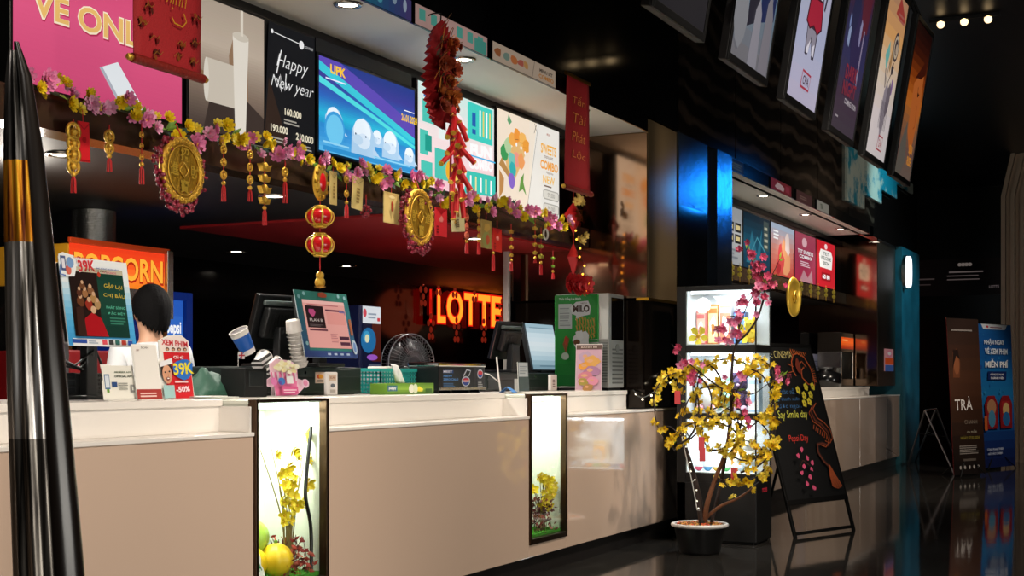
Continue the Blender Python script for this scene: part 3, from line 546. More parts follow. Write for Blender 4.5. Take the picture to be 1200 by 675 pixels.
# popcorn machine
x0, x1, z0, z1 = RY(84, 198, 291, 337, 5.3)
t = thing('popcorn_machine', 'yellow popcorn machine with a glowing orange lettered top', 'popcorn machine', (x0, 5.3, .9)); w_ = x1 - x0; zb, zt = z0 - .9, z1 - .9
g = G(); g.box(0, w_, .02, .75, zb, zt, mat('e8a626', .4)); g.build('top_cabinet', t, .01)
g = G()
for k in range(6): g.box(-.004, .0, .22, .4, zb + .06 + k * .04, zb + .075 + k * .04, mat('3a2a10', .6))
g.build('vent', t)
a = Art(w_, zt - zb, 1.0, y=.018); a.grad(0, 0, 1, 1, ['f0801c', 'ff7a2a', 'f04a1c', 'e83a1a'], 8); a.text('POPCORN', .5, .47, .66, 'b0200a', .05, width=.93); a.text('POPCORN', .5, .5, .6, 'ffb03a', .02, width=.91); a.build('lit_sign', t, loc=(0, 0, zb))
g = G(); g.box(-.01, w_ + .01, 0, .02, zt, zt + .03, mat('d84a1c', .3)); g.box(w_ - .02, w_ + .03, -.01, .75, zb - .16, zt + .02, STEEL); g.box(-.01, w_, 0, .75, zb - .1, zb, STEEL); g.build('trim_band', t, .004)
for xx, yy in ((w_ - .01, .03), (w_ - .01, .7), (.0, .7), (0, .03)): G().box(xx, xx + .035, yy, yy + .035, .45, zb - .1, mat('a06a3a', .25, .9)).build('corner_post', t, .003)
g = G(); g.box(.03, w_ - .02, .02, .025, .45, zb - .1, GLASS); g.build('glass', t)
g = G(); g.box(-.02, w_ + .04, 0, .76, 0, .45, mat('8a1418', .4)); g.build('base_cabinet', t, .01)
G().box(-.4, w_ + .06, .0, .9, -.03, 0, STEEL).box(-.4, w_ + .06, .05, .85, -.9, -.03, mat('2a2a2c', .5)).build('table', None, loc=(x0, 5.28, .9)); ztop_pop = z1 
bpy.context.scene.objects['table'].name = 'back_counter'; tag(bpy.context.scene.objects['back_counter'], 'steel topped back counter under the popcorn machine', 'counter')
# corrugated duct
c = PY(110, 250, 5.65); pr = []; z = 0
while z < .80: pr += [(.115, z), (.125, z + .012), (.115, z + .024)]; z += .024
t = thing('exhaust_duct', 'dark silver corrugated duct rising above the popcorn machine', 'duct', (c.x, c.y, ztop_pop + .002)); G().lathe([(r_, q * (2.165 - ztop_pop) / z) for r_, q in pr], mat('8a8a88', .3, 1., bump=.4, scale=80), n=28).build('hose', t); G().lathe([(.15, .0), (.15, .05), (.12, .06)], STEEL, n=28).build('collar', t)
# drinks fridge
x0, x1, z0, z1 = RY(186, 226, 342, 470, 5.6)
t = thing('drinks_fridge', 'blue framed drinks fridge with lit glass door', 'fridge', (x0, 5.6, 0)); w_, h_ = x1 - x0, z1
BL = mat('1440b0', .4, emit=.25)
g = G(); g.box(0, .03, 0, .5, .1, h_, BL); g.box(w_ - .06, w_, 0, .5, .1, h_, BL); g.box(.03, w_ - .06, 0, .5, h_ - .05, h_, BL); g.box(0, w_, 0, .5, 0, .1, MBLACK); g.box(.03, w_ - .06, .45, .5, .1, h_, mat('c8d8f0', .5)); g.build('body', t, .004)
a = Art(w_ - .09, h_ - .15, .9, y=.03); a.grad(0, 0, 1, 1, ['f4e8f0', 'ffffff', 'f0c8dc', 'e8eef8', '3a7ad0', '2456b8'], 16); a.text('pepsi', .62, .885, .06, 'ffffff', .03, width=.6); a.poly([(.3, .74), (.5, .78), (.4, .70)], 'e83a8a'); a.stroke([(.4, .6), (.6, .7), (.95, .74)], .02, 'b8c4d0'); a.rect(0, .3, 1, .5, 'f8d8e0'); a.build('lit_door', t, loc=(.03, 0, .1))
# slim grey post
p = PY(591, 270, 5.2); p = PY(594, 270, 4.58); t = thing('support_post', 'slim grey metal post between neon sign and wall mirror', 'post', (p.x, 4.58, 0)); G().box(-.022, .022, -.022, .022, .02, 2.165, mat('b4b2aa', .4, .2)).build('shaft', t, .006); G().box(-.08, .08, -.08, .08, 0, .02, STEEL).build('foot_plate', t)
# orange lamp shade and amber box behind the monitors
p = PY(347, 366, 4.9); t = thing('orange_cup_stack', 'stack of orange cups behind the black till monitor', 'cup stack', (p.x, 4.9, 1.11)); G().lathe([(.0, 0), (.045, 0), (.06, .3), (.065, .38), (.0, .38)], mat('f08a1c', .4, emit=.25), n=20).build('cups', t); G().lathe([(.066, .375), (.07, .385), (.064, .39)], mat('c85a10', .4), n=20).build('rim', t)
G_bc = G().box(5.75, 11.6, 4.75, 5.2, 0, 1.105, mat('1c1a1a', .5)); o = G_bc.build('rear_counter'); tag(o, 'dark rear counter standing behind the tills', 'counter')
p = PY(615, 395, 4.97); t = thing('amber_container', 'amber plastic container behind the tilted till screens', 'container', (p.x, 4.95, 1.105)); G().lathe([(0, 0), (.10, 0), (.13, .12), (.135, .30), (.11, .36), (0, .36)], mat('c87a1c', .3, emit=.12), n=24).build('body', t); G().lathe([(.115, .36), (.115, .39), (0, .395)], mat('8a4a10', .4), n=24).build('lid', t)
# blue balloon shaped cooler with a screen above, behind the green framed display
p = PY(424, 400, 4.98); t = thing('drinks_display', 'dark drinks cabinet with bright header and blue sphere picture', 'display cabinet', (p.x, 4.98, 1.105)); w_ = PY(446, 0, 4.98).x - p.x; h_ = PY(430, 358, 4.98).z - 1.105
G().box(-.03, w_, 0, .3, 0, h_, mat('0a1238', .4)).build('body', t, .006)
a = Art(w_ - .01, h_ - .01, .7); a.rect(0, 0, 1, 1, '0a1030'); a.rect(0, .80, 1, 1, 'e8eef4'); a.ell(.12, .92, .1, .05, 'd84a5a'); a.lines(.3, .86, .8, .94, 2, '9aa8b8'); a.rect(.8, .83, .95, .87, 'd8404a'); a.rect(.5, .35, 1, .80, '501a10'); a.ell(.30, .60, .42, .15, '1f6fa8'); a.ell(.2, .64, .2, .07, '3aa0d0'); a.ell(.22, .62, .12, .05, 'e8e8c0'); a.ell(.5, .4, .3, .035, 'a05ac8'); a.rect(.3, 0, 1, .32, '5a6070'); a.rect(.35, .08, .95, .14, 'd8905a'); a.rect(.35, .2, .95, .25, '8a98a8'); a.build('front_picture', t, loc=(.005, -.002, .005))
# desk fan
c = PY(477, 426, 4.85); t = thing('desk_fan', 'round black wire desk fan behind the teal basket', 'fan', (c.x, c.y, 1.105), R(-20)); FZ = c.z - 1.105
g = G(); g.torus((0, -.05, FZ), .205, .005, mat('7a7c80', .3, .8), 'y', 40, 6); g.torus((0, .03, FZ), .205, .004, mat('7a7c80', .3, .8), 'y', 40, 6)
for k in range(48):
    a_ = 2 * pi * k / 48; g.tube([(.05 * cos(a_), -.085, FZ + .05 * sin(a_)), (.15 * cos(a_), -.08, FZ + .15 * sin(a_)), (.205 * cos(a_), -.05, FZ + .205 * sin(a_)), (.205 * cos(a_), .03, FZ + .205 * sin(a_)), (.06 * cos(a_), .07, FZ + .06 * sin(a_))], .0016, mat('6a6c70', .3, .8), 4, False)
for r_ in (.09, .14): g.torus((0, -.083, FZ), r_, .0018, mat('6a6c70', .3, .8), 'y', 36, 4)
g.build('grille', t)
for k in range(3):
    g = G(); a0 = 2 * pi * k / 3; n_ = 8
    vs = [(r_ * cos(a0 + q * 1.5), -.03 + .05 * q, FZ + r_ * sin(a0 + q * 1.5)) for q in [i / (n_ - 1) for i in range(n_)] for r_ in (.035, .18)]
    g.add(vs, [(2 * i, 2 * i + 1, 2 * i + 3, 2 * i + 2) for i in range(n_ - 1)], mat('1c1d20', .4), True); g.build('blade', t).modifiers.new('thick', 'SOLIDIFY').thickness = .003
G().cyl((0, -.06, FZ), (0, .17, FZ), .045, mat('3a3c40', .4), .055).build('motor', t); G().cyl((0, .1, 0), (0, .1, FZ - .05), .018, DARKP).lathe([(.12, 0), (.12, .015), (.03, .035), (0, .035)], DARKP, (0, .1, 0)).build('stand', t)
# ================================================================ on the near counter
# slanted black staff monitor (seen from behind) and its till box
def till_monitor(px, Y, wd, ht, tilt, yawd, label, zb, arm=True):
    c = PY(px, 400, Y); t = thing('till_monitor', label, 'monitor', (c.x, Y, zb), (0, 0, R(yawd)), None)
    X_ = Matrix.Translation((0, 0, .09)) @ Matrix.Rotation(R(tilt), 4, 'X')
    g = G(); g.X = X_; g.box(-wd / 2, wd / 2, .0, .03, 0, ht, mat('121415', .3)); g.build('screen_body', t, .006)
    g = G(); g.X = X_; g.box(-wd * .36, wd * .36, -.045, .0, ht * .25, ht * .8, mat('0d0f10', .4)); g.box(-wd * .4, wd * .4, -.02, .0, ht * .82, ht * .92, mat('5a6664', .3)); g.build('rear_housing', t, .01)
    g = G(); g.X = X_; g.box(-wd / 2 + .012, wd / 2 - .012, .03, .032, .012, ht - .012, mat('8fb4c8', .3, emit=.6)); g.build('display', t)
    g = G()
    for k in range(7): 
        g.X = X_; g.box(-wd * .25 + k * wd * .07, -wd * .25 + k * wd * .07 + .006, -.047, -.044, ht * .35, ht * .7, BLACK)
    g.build('vent', t)
    g = G(); q = X_ @ Vector((0, -.03, ht * .45)); g.prism([(-.055, 0), (.055, 0), (.045, q.z), (-.045, q.z)], q.y - .05, q.y + .0, DARKP); g.box(-.11, .11, q.y - .08, .1, 0, .018, DARKP); g.build('stand', t, .006)
    return t
x0, x1, z0, z1 = RY(58, 122, 437, 469, 4.05)
t = thing('till_computer', 'dark perforated computer case lying at the leaning post end of the counter', 'computer', (x0, 4.05, T)); w_, h_ = x1 - x0, z1 - T
G().box(0, w_, .0, .2, .012, h_, mat('16181a', .4)).build('case', t, .006)
g = G()
for i in range(9):
    for j in range(5): g.cyl((w_ * .62 + i * w_ * .04 - (j % 2) * .007, -.003, .03 + j * h_ * .16), (w_ * .62 + i * w_ * .04 - (j % 2) * .007, .0, .03 + j * h_ * .16), .006, mat('050505', .6), n=6)
g.build('vent', t)
g = G()
for j in range(3): g.box(.015, w_ * .45, -.004, 0, .03 + j * h_ * .27, .03 + j * h_ * .27 + h_ * .2, mat('24282c', .35, .6))
g.build('port_panel', t, .002)
g = G()
for xx in (.02, w_ - .05): g.box(xx, xx + .03, .02, .18, 0, .012, BLACK)
g.build('foot', t)
till_monitor(66, 4.38, .36, .34, -14, 28, 'black staff monitor seen from behind next to the framed film display', T)
g = G(); zz = T
for k, (sx, sy) in enumerate(((0, 0), (.03, .02), (-.02, .03))):
    a_ = PY(70 + k * 8, 425, 4.0); b_ = PY(105 + k * 6, 418, 4.0); g.tube([(a_.x, 4.16, T + .22 - k * .03), ((a_.x + b_.x) / 2, 4.0, T + .14 - k * .01), (b_.x, 3.98 + .02 * k, T + .2), (b_.x + .03, 4.02, T + .15)], .006, BLACK, 6)
tag(g.build('cable_bundle'), 'loose black cables draped over the computer case', 'cable')
# customer facing displays
def customer_display(px0, px1, yt, yb, Y, label, tilt, fw, draw, frame_draw, zb=T, yaw=0.):
    x0, x1, z0, z1 = RY(px0, px1, yt, yb, Y); w_, h_ = x1 - x0, z1 - z0
    t = thing('customer_display', label, 'display', (x0, Y, zb), (0, 0, R(yaw)))
    X_ = Matrix.Translation((0, 0, z0 - zb)) @ Matrix.Rotation(R(-tilt), 4, 'X')
    def put(g, n, bev=0): 
        o = g.build(n, t, bev); o.matrix_local = X_; return o
    g = G(); g.box(fw * .5, w_ - fw * .5, .006, .04, fw * .5, h_ - fw * .5, DARKP); put(g, 'monitor', .004)
    if frame_draw:
        a = Art(w_, h_, 0, .6); a.add([(0, .005, 0), (w_, .005, 0), (w_, .005, h_), (0, .005, h_), (0, 0, 0), (w_, 0, 0), (w_, 0, h_), (0, 0, h_)], [(3, 2, 1, 0)[::-1], (4, 5, 6, 7), (0, 1, 5, 4), (1, 2, 6, 5), (2, 3, 7, 6), (3, 0, 4, 7)], a.m('dfe8ee')); frame_draw(a); put(a, 'card_frame')
    a = Art(w_ - 2 * fw, h_ - 2 * fw, .75, y=-.004); draw(a); o = a.build('picture', t); o.matrix_local = X_ @ Matrix.Translation((fw, 0, fw))
    G().box(w_ * .42, w_ * .58, .06, .1, .0, z0 - zb + h_ * .4, DARKP).box(w_ * .25, w_ * .75, -.0, .18, 0, .02, DARKP).build('stand', t, .005)
    return t, X_, w_, h_
def d_film(a):
    a.rect(0, 0, 1, 1, '123a2c'); a.rect(0, 0, .5, 1, '231410'); a.grad(.5, 0, 1, 1, ['12362a', '1a4434', '143a2c'], 6); a.rect(0, .93, 1, 1, 'c8b898'); a.text('LOTTE CINEMA', .5, .965, .03, '5a3a20', .02, width=.4)
    for u, v, r, c in ((.15, .5, .07, '6a3a20'), (.24, .62, .06, 'a06a40'), (.34, .66, .06, '8a5a38'), (.2, .72, .05, '704428'), (.38, .55, .06, 'b0804a'), (.28, .45, .07, '9a3020'), (.12, .62, .05, '5a3020'), (.42, .46, .06, 'b08858')): a.poly(blob(u, v, r, 9, .2, 1.1), c); a.ell(u, v + r * 1.1, r * .5, r * .55, 'd0a078')
    a.poly([(.1, 0), (.16, .25), (.3, .34), (.46, .26), (.56, 0)], 'b0141c'); a.ell(.33, .38, .05, .055, 'd8aa80'); a.poly([(.0, 0), (.02, .4), (.14, .42), (.16, 0)], '3a2018'); a.ell(.5, .9, .03, .04, 'c03a20')
    a.text('GẶP LẠI', .74, .74, .09, 'e0b83c', .0, width=.34, rot=-.03); a.text('CHỊ BẦU', .74, .61, .09, 'e0b83c', .0, width=.40, rot=-.03); a.text('PHÁT SÓNG', .74, .43, .05, '5ab08c', .02, width=.36); a.text('ĐẶC BIỆT', .74, .34, .05, '5ab08c', .02, width=.32); a.lines(.60, .18, .9, .3, 3, '3a7a60')
def f_blue(a):
    a.grad(0, 0, 1, 1, ['2f8fd0', '49a8dc', '8cc8e8', 'e4eef4', 'f0f4f6'], 14); a.rect(.06, .0, .94, .085, 'e8ecee')
    a.rect(.05, .03, .26, .075, '2048a0'); a.lines(.28, .03, .42, .07, 2, '8aa0b8')
    for i, c in enumerate(('d84a5a', '3a3a3a', '20605a', 'b03020', '2048a0')): a.rect(.48 + i * .095, .02, .55 + i * .095, .075, c)
    a.text('39K', .37, .91, .15, 'f6e8e8', .06, width=.27, rot=.06); a.text('39K', .37, .91, .135, 'd02430', .03, width=.25, rot=.06); a.text('ÜNG DỤNG NGÂN HÀNG', .68, .895, .028, '2a4a98', .03, width=.36); a.text('-> UPGRADE', .70, .855, .025, 'c03a60', .02, width=.2); a.text('ƯU ĐÃI CHỈ', .32, 1.0, .025, 'c03a60', .02, width=.25)
t, X_, w_, h_ = customer_display(81, 160, 302, 406, 3.93, 'film display in a blue and white card frame tilted towards the hall', 9, .038, d_film, f_blue)
a = Art(.1, .1, 0, y=-.0); a.poly([(0, .1), (.1, 0), (.8, .05), (.95, .4), (.9, .9), (.3, 1), (.05, .9)], 'eef2f4'); a.rect(.12, .25, .4, .85, '4a5a8a'); a.rect(.18, .35, .34, .75, 'e8e8f0'); a.ell(.5, .3, .15, .2, 'd86a5a'); a.ell(.62, .6, .2, .22, '7aa0d0'); a.stroke([(.1, .5), (.0, .1), (.3, .05)], .006, '3a70c0')
o = a.build('printed_corner', t); o.matrix_local = X_ @ Matrix.Translation((-.012, -.006, h_ - .085)); o['label'] = 'printed phone cut-out at the frame corner'
G().box(.06, w_ - .03, -.02, .06, .3 * h_ - .13, .3 * h_ - .105, mat('8a8c90', .4)).build('price_strip', t).location = (0, 0, 0)
# cards standing on the counter
def card(name, label, cat, px0, px1, yt, yb, Y, draw, col='f4f2ec', tilt=8, base=True, thick=.004, cut=None):
    x0, x1, z0, z1 = RY(px0, px1, yt, yb, Y); w_, h_ = x1 - x0, z1 - T
    t = thing(name, label, cat, (x0, Y, T)); X_ = Matrix.Translation((0, 0, .004)) @ Matrix.Rotation(R(-tilt), 4, 'X')
    g = G()
    if cut: g.prism([(u * w_, v * h_) for u, v in cut], 0, thick, mat(col, .5))
    else: g.box(0, w_, 0, thick, 0, h_, mat(col, .5))
    o = g.build('board', t, .001); o.matrix_local = X_
    a = Art(w_, h_, 0, .5, y=-.0005); draw(a); o = a.build('print', t); o.matrix_local = X_
    if base: G().box(w_ * .05, w_ * .95, -.015, .09, 0, .004, mat('e4e2dc', .4)).box(w_ * .3, w_ * .7, .05, .054, .004, h_ * .45, mat('d8d6d0', .4)).build('easel', t)
    return t
def c_holder(a):
    a.rect(.02, .02, .98, .97, 'eae8de'); a.rect(.08, .55, .28, .95, 'c8485a') if False else None
    a.rect(.06, .3, .22, .72, '3a6a9a'); a.rect(.08, .34, .20, .68, 'd8e0e8'); a.rect(.10, .2, .18, .3, '6a9a3a'); a.text('MEMBER APP', .64, .78, .05, '5a6a50', .02, width=.5); a.text('OFFICIAL APP', .64, .66, .06, '2a3a2a', .03, width=.55); a.rect(.26, .36, .42, .5, '2a4a80'); a.lines(.45, .28, .75, .5, 4, '9a9a90'); a.rect(.82, .2, .94, .42, '8a8a86'); a.rect(.86, .26, .90, .36, 'd8d8d0')
card('card_holder', 'cream app card in a clear holder, with a phone printed on it', 'card holder', 122, 160, 428, 467, 3.80, c_holder, cut=[(0, 0), (1, 0), (1, .72), (.34, .78), (.30, 1), (.0, 1), (.06, .6), (.0, .5)])
def c_pay(a): a.rect(.03, .02, .97, .98, 'ece8e2'); a.text('SCAN', .5, .94, .035, '6a6460', .02, width=.3); a.rect(.0, 0, 1, .18, 'a83a34'); a.lines(.12, .04, .85, .14, 2, 'e8c8c0'); a.text('PAY', .2, .89, .03, '8a3a34', .02) 
card('payment_stand', 'tall white payment stand with a red foot strip', 'sign', 161, 190, 404, 468, 3.78, c_pay)
def c_39(a):
    a.rect(.2, 0, .98, .72, 'd4202a'); a.poly([(.1, .72), (1, .72), (1, .9), (.8, .99), (.4, .97), (.12, .88)], 'f2e6e0'); a.text('XEM PHIM', .56, .86, .1, 'f6e8e8', .06, width=.8, rot=-.05); a.text('XEM PHIM', .56, .86, .09, 'c8202c', .03, width=.78, rot=-.05)
    for i in range(4): a.ell(.32 + i * .17, .765, .055, .028, '5a3028'); a.ell(.32 + i * .17, .757, .03, .018, 'd8a888')
    a.text('Chỉ từ', .6, .64, .05, 'ffffff', .02, width=.3)
    a.poly(blob(.7, .46, .32, 12, .15, .5), '2a70c8'); a.text('39K', .70, .46, .19, 'f6e02a', .03, width=.6, rot=.06); a.text('-50%', .62, .14, .09, 'f4d8e0', .04, width=.42, rot=.05); a.lines(.4, .24, .9, .3, 1, 'f0c8c8')
    a.ell(.19, .42, .17, .16, '2a1c18'); a.ell(.19, .37, .14, .145, 'd8a080'); a.poly([(.0, .48), (.38, .54), (.36, .62), (.02, .56)], 'e8e8ec'); a.ell(.13, .40, .025, .014, '20100c'); a.ell(.25, .41, .025, .014, '20100c'); a.ell(.19, .30, .05, .028, '7a2a2a'); a.ell(.19, .305, .035, .01, 'f4f0e8'); a.rect(.02, 0, .34, .2, '9fc8c8'); a.stroke([(.19, .38), (.21, .345), (.18, .34)], .002, 'b07a5c')
card('price_standee', 'red and white price standee with an oversized yellow 39K', 'sign', 189, 228, 392, 467, 3.80, c_39, cut=[(0, 0), (1, 0), (1, .9), (.8, 1), (.4, .98), (.1, .9), (.08, .62), (0, .55)])
g = G()
for k, (sx, ro) in enumerate(((0, 6), (.015, -8), (-.01, 15))): g.X = Matrix.Translation((PY(243, 0, 3.83).x + sx, 3.84, T + .001 + k * .0035)) @ Matrix.Rotation(R(ro), 4, 'Z'); g.box(-.15, .14, -.05, .06, 0, .003, mat('dfe4de', .6))
tag(g.build('paper_pile'), 'loose white papers beside the green cloth bag', 'paper').__setitem__('kind', 'stuff')
# green cloth bundle and white tissue bundle
def lump(name, label, cat, px0, px1, yt, Y, dep, m, seed, zb=T):
    x0, x1, z0, z1 = RY(px0, px1, yt, 465, Y); random.seed(seed); nx, ny = 22, 12; w_, h_ = x1 - x0, z1 - zb
    vs = []
    from mathutils import noise as nz
    for j in range(ny + 1):
        for i in range(nx + 1):
            u, v = i / nx, j / ny; e = (1 - abs(2 * u - 1) ** 2.5) * (1 - abs(2 * v - 1) ** 2.5)
            vs.append((u * w_, v * dep, .002 + h_ * e * (.65 + .5 * nz.noise((u * 4 + seed, v * 3, seed))) ))
    g = G(); g.add(vs, [(j * (nx + 1) + i, j * (nx + 1) + i + 1, (j + 1) * (nx + 1) + i + 1, (j + 1) * (nx + 1) + i) for j in range(ny) for i in range(nx)], m, True)
    o = g.build(name, None, loc=(x0, Y, zb)); o.modifiers.new('thick', 'SOLIDIFY').thickness = -.002
    return tag(o, label, cat)
lump('cloth_bag', 'dark green folded cloth bag lying next to the white papers', 'bag', 236, 290, 425, 4.02, .25, mat('2f5a4a', .6, bump=.2, scale=60), 3)
lump('cloth', 'pale crumpled cloth behind the price standee', 'cloth', 214, 238, 440, 4.12, .15, mat('dfe6ea', .8, bump=.2, scale=60), 9)
# cash drawers, card readers
def drawer(px0, px1, yt, Y, dep, label, col='1f2a29'):
    x0, x1, z0, z1 = RY(px0, px1, yt, 465, Y); w_, h_ = x1 - x0, z1 - T
    t = thing('cash_drawer', label, 'cash drawer', (x0, Y, T)); G().box(0, w_, 0.004, dep, .006, h_, mat(col, .35, bump=.05, scale=300)).build('casing', t, .006)
    G().box(.012, w_ - .012, 0, .006, .02, h_ * .62, mat('16201f', .35)).box(.012, w_ - .012, 0, .006, h_ * .66, h_ - .012, mat('1b2625', .35)).build('front', t, .002)
    G().cyl((w_ * .5, -.003, h_ * .8), (w_ * .5, .004, h_ * .8), .009, CHROME).build('lock', t)
    G().box(.03, w_ - .03, .03, dep - .03, 0, .006, BLACK).build('foot', t)
    return t, h_
drawer(281, 424, 430, 4.1, .35, 'long dark green cash drawer under the black till monitor'); hA = PY(340, 430, 4.1).z
G_ = G().box(0, .17, 0, .14, 0, .135, mat('0c0e0e', .4)).box(.03, .14, -.003, 0, .05, .12, mat('1c2020', .3)); xb = PY(287, 0, 3.92).x
tag(G_.build('receipt_printer', None, .008, loc=(xb, 3.92, T)), 'small black receipt printer in front of the cash drawer', 'printer')
till_monitor(316, 4.36, .34, .30, 18, -8, 'black till monitor seen from behind beside the white cup stack', hA + .002)
def d_pink(a):
    a.rect(0, 0, 1, 1, 'e8a49a'); a.rect(0, .93, 1, 1, 'f0bab0'); a.rect(.04, .42, .46, .88, '2a1a1c'); a.poly(blob(.18, .74, .08, 8), 'b84a78'); a.text('PLAN B', .25, .58, .06, 'c8b8b0', .01, width=.3); a.lines(.08, .45, .4, .5, 2, '6a5a58'); a.rect(.5, .78, .95, .82, '6a3a48'); a.rect(.83, .72, .97, .80, '7a6a98'); a.lines(.08, .89, .9, .93, 1, 'b86a6a'); a.rect(.5, .5, .95, .76, 'e4988e'); a.lines(.52, .12, .7, .32, 5, 'c07a78'); a.rect(.72, .18, .96, .25, '4a2a3a'); a.rect(.72, .06, .96, .13, '5a3040'); a.rect(.04, .35, .46, .39, '6a3a44')
def f_green(a):
    a.rect(0, 0, 1, 1, '2c7a70'); a.grad(0, 0, .1, 1, ['24487a', '2a6a88', '2c7a70'], 8); a.grad(.9, 0, 1, 1, ['24487a', '2a6a88', '2c7a70'], 8); a.rect(0, 0, 1, .1, '28407c')
    for u in (.42, .54, .66, .78): a.rect(u, .035, u + .06, .065, 'a8b8d0')
    a.poly(blob(.5, .95, .09, 10, .15, .5), 'a84a30'); a.rect(.93, .35, .98, .6, '9a5a40')
    for u, v in ((.05, .9), (.15, .95), (.8, .95), (.92, .93), (.05, .2), (.93, .25)): a.ell(u, v, .025, .03, '8fc0c8')
    a.ell(.95, .16, .045, .11, 'b8c8d8'); a.ell(.95, .16, .03, .08, '6a8ac0')
customer_display(358, 419, 340, 419, 4.05, 'customer display with pink page in a green holiday frame', 12, .05, d_pink, f_green, hA + .002)[0]
# cups
def paper_cups(px, Y, zb, label, n, m, rot, flare=.045, h=.11):
    c = PY(px, 400, Y); t = thing('paper_cup', label, 'cup', (c.x, Y, zb), rot)
    G().lathe([(0, 0), (flare * .72, 0), (flare, h * n), (flare + .004, h * n + .004), (flare - .002, h * n), (flare * .7, .01), (0, .01)], m, n=24).build('cup', t)
    G().torus((0, 0, h * n), flare + .001, .003, WHITE, n=24, k=6).build('rim', t); return t
ts = bpy.data.materials.new('striped_card'); ts.use_nodes = True; nt = ts.node_tree; b = nt.nodes['Principled BSDF']; tc = nt.nodes.new('ShaderNodeTexCoord'); wv = nt.nodes.new('ShaderNodeTexWave'); wv.inputs['Scale'].default_value = 14; cr = nt.nodes.new('ShaderNodeValToRGB'); cr.color_ramp.interpolation = 'CONSTANT'; cr.color_ramp.elements[1].position = .5; cr.color_ramp.elements[0].color = (.02, .02, .02, 1); cr.color_ramp.elements[1].color = (.8, .8, .78, 1)
nt.links.new(tc.outputs['Object'], wv.inputs['Vector']); nt.links.new(wv.outputs['Fac'], cr.inputs[0]); nt.links.new(cr.outputs[0], b.inputs['Base Color'])
def leaning_cup(px, py, Y, label, cols, k=1., rot=(0, 0, 0)):
    c = PY(px, py, Y); t = thing('paper_cup', label, 'cup', c, rot); g = G()
    prof = [(.0, 0), (.03, 0)] + [(.03 + .012 * i / 5, .11 * i / 5) for i in range(1, 6)]
    for i in range(len(prof) - 1): g.lathe([(r_ * k, z_ * k) for r_, z_ in prof[i:i + 2]], cols[min(i, len(cols) - 1)], n=22)
    g.build('cup', t); G().torus((0, 0, .11 * k), .042 * k, .003, WHITE, n=22, k=6).build('rim', t)
B_ = mat('1f5ab0', .4)
leaning_cup(292, 414, 4.13, 'tilted blue and white paper cup leaning at the till monitor edge', [WHITE, WHITE, B_, B_, B_, WHITE], 1.15, (R(-10), R(-28), 0))
leaning_cup(301, 428, 4.08, 'striped black and white paper cup lying on the cash drawer', [ts], 1.0, (0, R(70), R(15)))
leaning_cup(310, 436, 4.06, 'second striped paper cup lying across the cash drawer front edge', [ts], .9, (0, R(62), R(-20)))
c = PY(352, 428, 4.12); t = thing('cup_stack', 'tall stack of white paper cups leaning between till and green display', 'cup stack', (c.x, 4.12, hA + .002), (0, R(-16), 0)); g = G()
for k in range(9): g.lathe([(.034, k * .021), (.043, k * .021 + .02), (.046, k * .021 + .021), (.043, k * .021 + .024)], WHITE, n=22)
g.lathe([(0, .25), (.036, .25), (.043, .19)], WHITE, n=22); g.build('cups', t)
# little flag, popcorn standee, card readers
p = PY(291, 432, 4.0); t = thing('table_flag', 'tiny red and white crossed flag on a stick', 'flag', (p.x, 4.06, hA)); G().cyl((0, 0, .0), (0, 0, .07), .002, STEEL, n=6).build('stick', t)
a = Art(.05, .034, 0); a.rect(0, 0, 1, 1, 'dcd8d8'); a.rect(0, .4, 1, .6, 'b02a38'); a.rect(.42, 0, .58, 1, 'b02a38'); a.poly([(0, 0), (.3, 0), (.4, .35)], '3a4a80'); a.poly([(1, 1), (.7, 1), (.6, .65)], '3a4a80'); a.build('cloth', t, loc=(0, 0, .035)).modifiers.new('thick', 'SOLIDIFY').thickness = .002
def c_pop(a):
    a.poly([(.2, 0), (.8, 0), (.9, .62), (.1, .62)], 'e87aa8')
    for i in range(6): u = .14 + i * .13; a.poly([(u, .62), (u + .065, .62), (u + .06, .38), (u + .01, .38)], 'f8dce8')
    for i in range(34): a.ell(.5 + .38 * cos(i * 2.4) * (i / 34) ** .5, .74 + .12 * sin(i * 2.4) * (i / 34) ** .5 + .04 * sin(i), .07, .05, ['f6efc8', 'ece0a8', 'fbf6dc'][i % 3], n=8)
    a.rect(.26, .02, .74, .22, 'd85a90'); a.lines(.3, .05, .7, .18, 2, 'f8d0e0'); a.rect(.42, .3, .62, .5, 'f0f0f0'); a.ell(.04, .36, .1, .1, 'd87ab0'); a.ell(.97, .30, .12, .12, 'f0d0e0'); a.ell(.26, .36, .1, .1, '3a7ac0'); a.ell(.22, .32, .05, .05, '5a4aa0'); a.ell(.97, .31, .07, .08, 'e890b8')
card('popcorn_standee', 'pink cut-out of a popcorn bucket standing above the lit display case', 'sign', 316, 355, 420, 463, 3.93, c_pop, col='f0c8da', cut=[(.18, 0), (.82, 0), (1.06, .2), (1.08, .4), (.9, .45), (.92, .8), (.75, .93), (.3, .98), (.1, .82), (.1, .5), (-.08, .4), (-.02, .24), (.16, .22)])
def reader(px0, px1, yt, Y, label, d):
    x0, x1, z0, z1 = RY(px0, px1, yt, 464, Y); t = thing('card_reader', label, 'card reader', (x0, Y, T)); w_, h_ = x1 - x0, z1 - T
    G().box(0, w_, 0, .02, 0, h_, mat('e8e2de', .4)).build('body', t, .006); a = Art(w_ * .8, h_ * .85, 0, y=-.0006); d(a); a.build('face', t, loc=(w_ * .1, 0, h_ * .08))
def r1(a): a.rect(.1, .65, .9, .95, 'd0b8a0'); a.text('SCAN', .5, .8, .1, '8a4a40', .02, width=.6); a.ell(.5, .4, .25, .1, '5a6068'); a.rect(.2, .05, .8, .2, 'b8b0a8')
reader(383, 396, 436, 3.98, 'white slim card reader under the green framed display', r1)
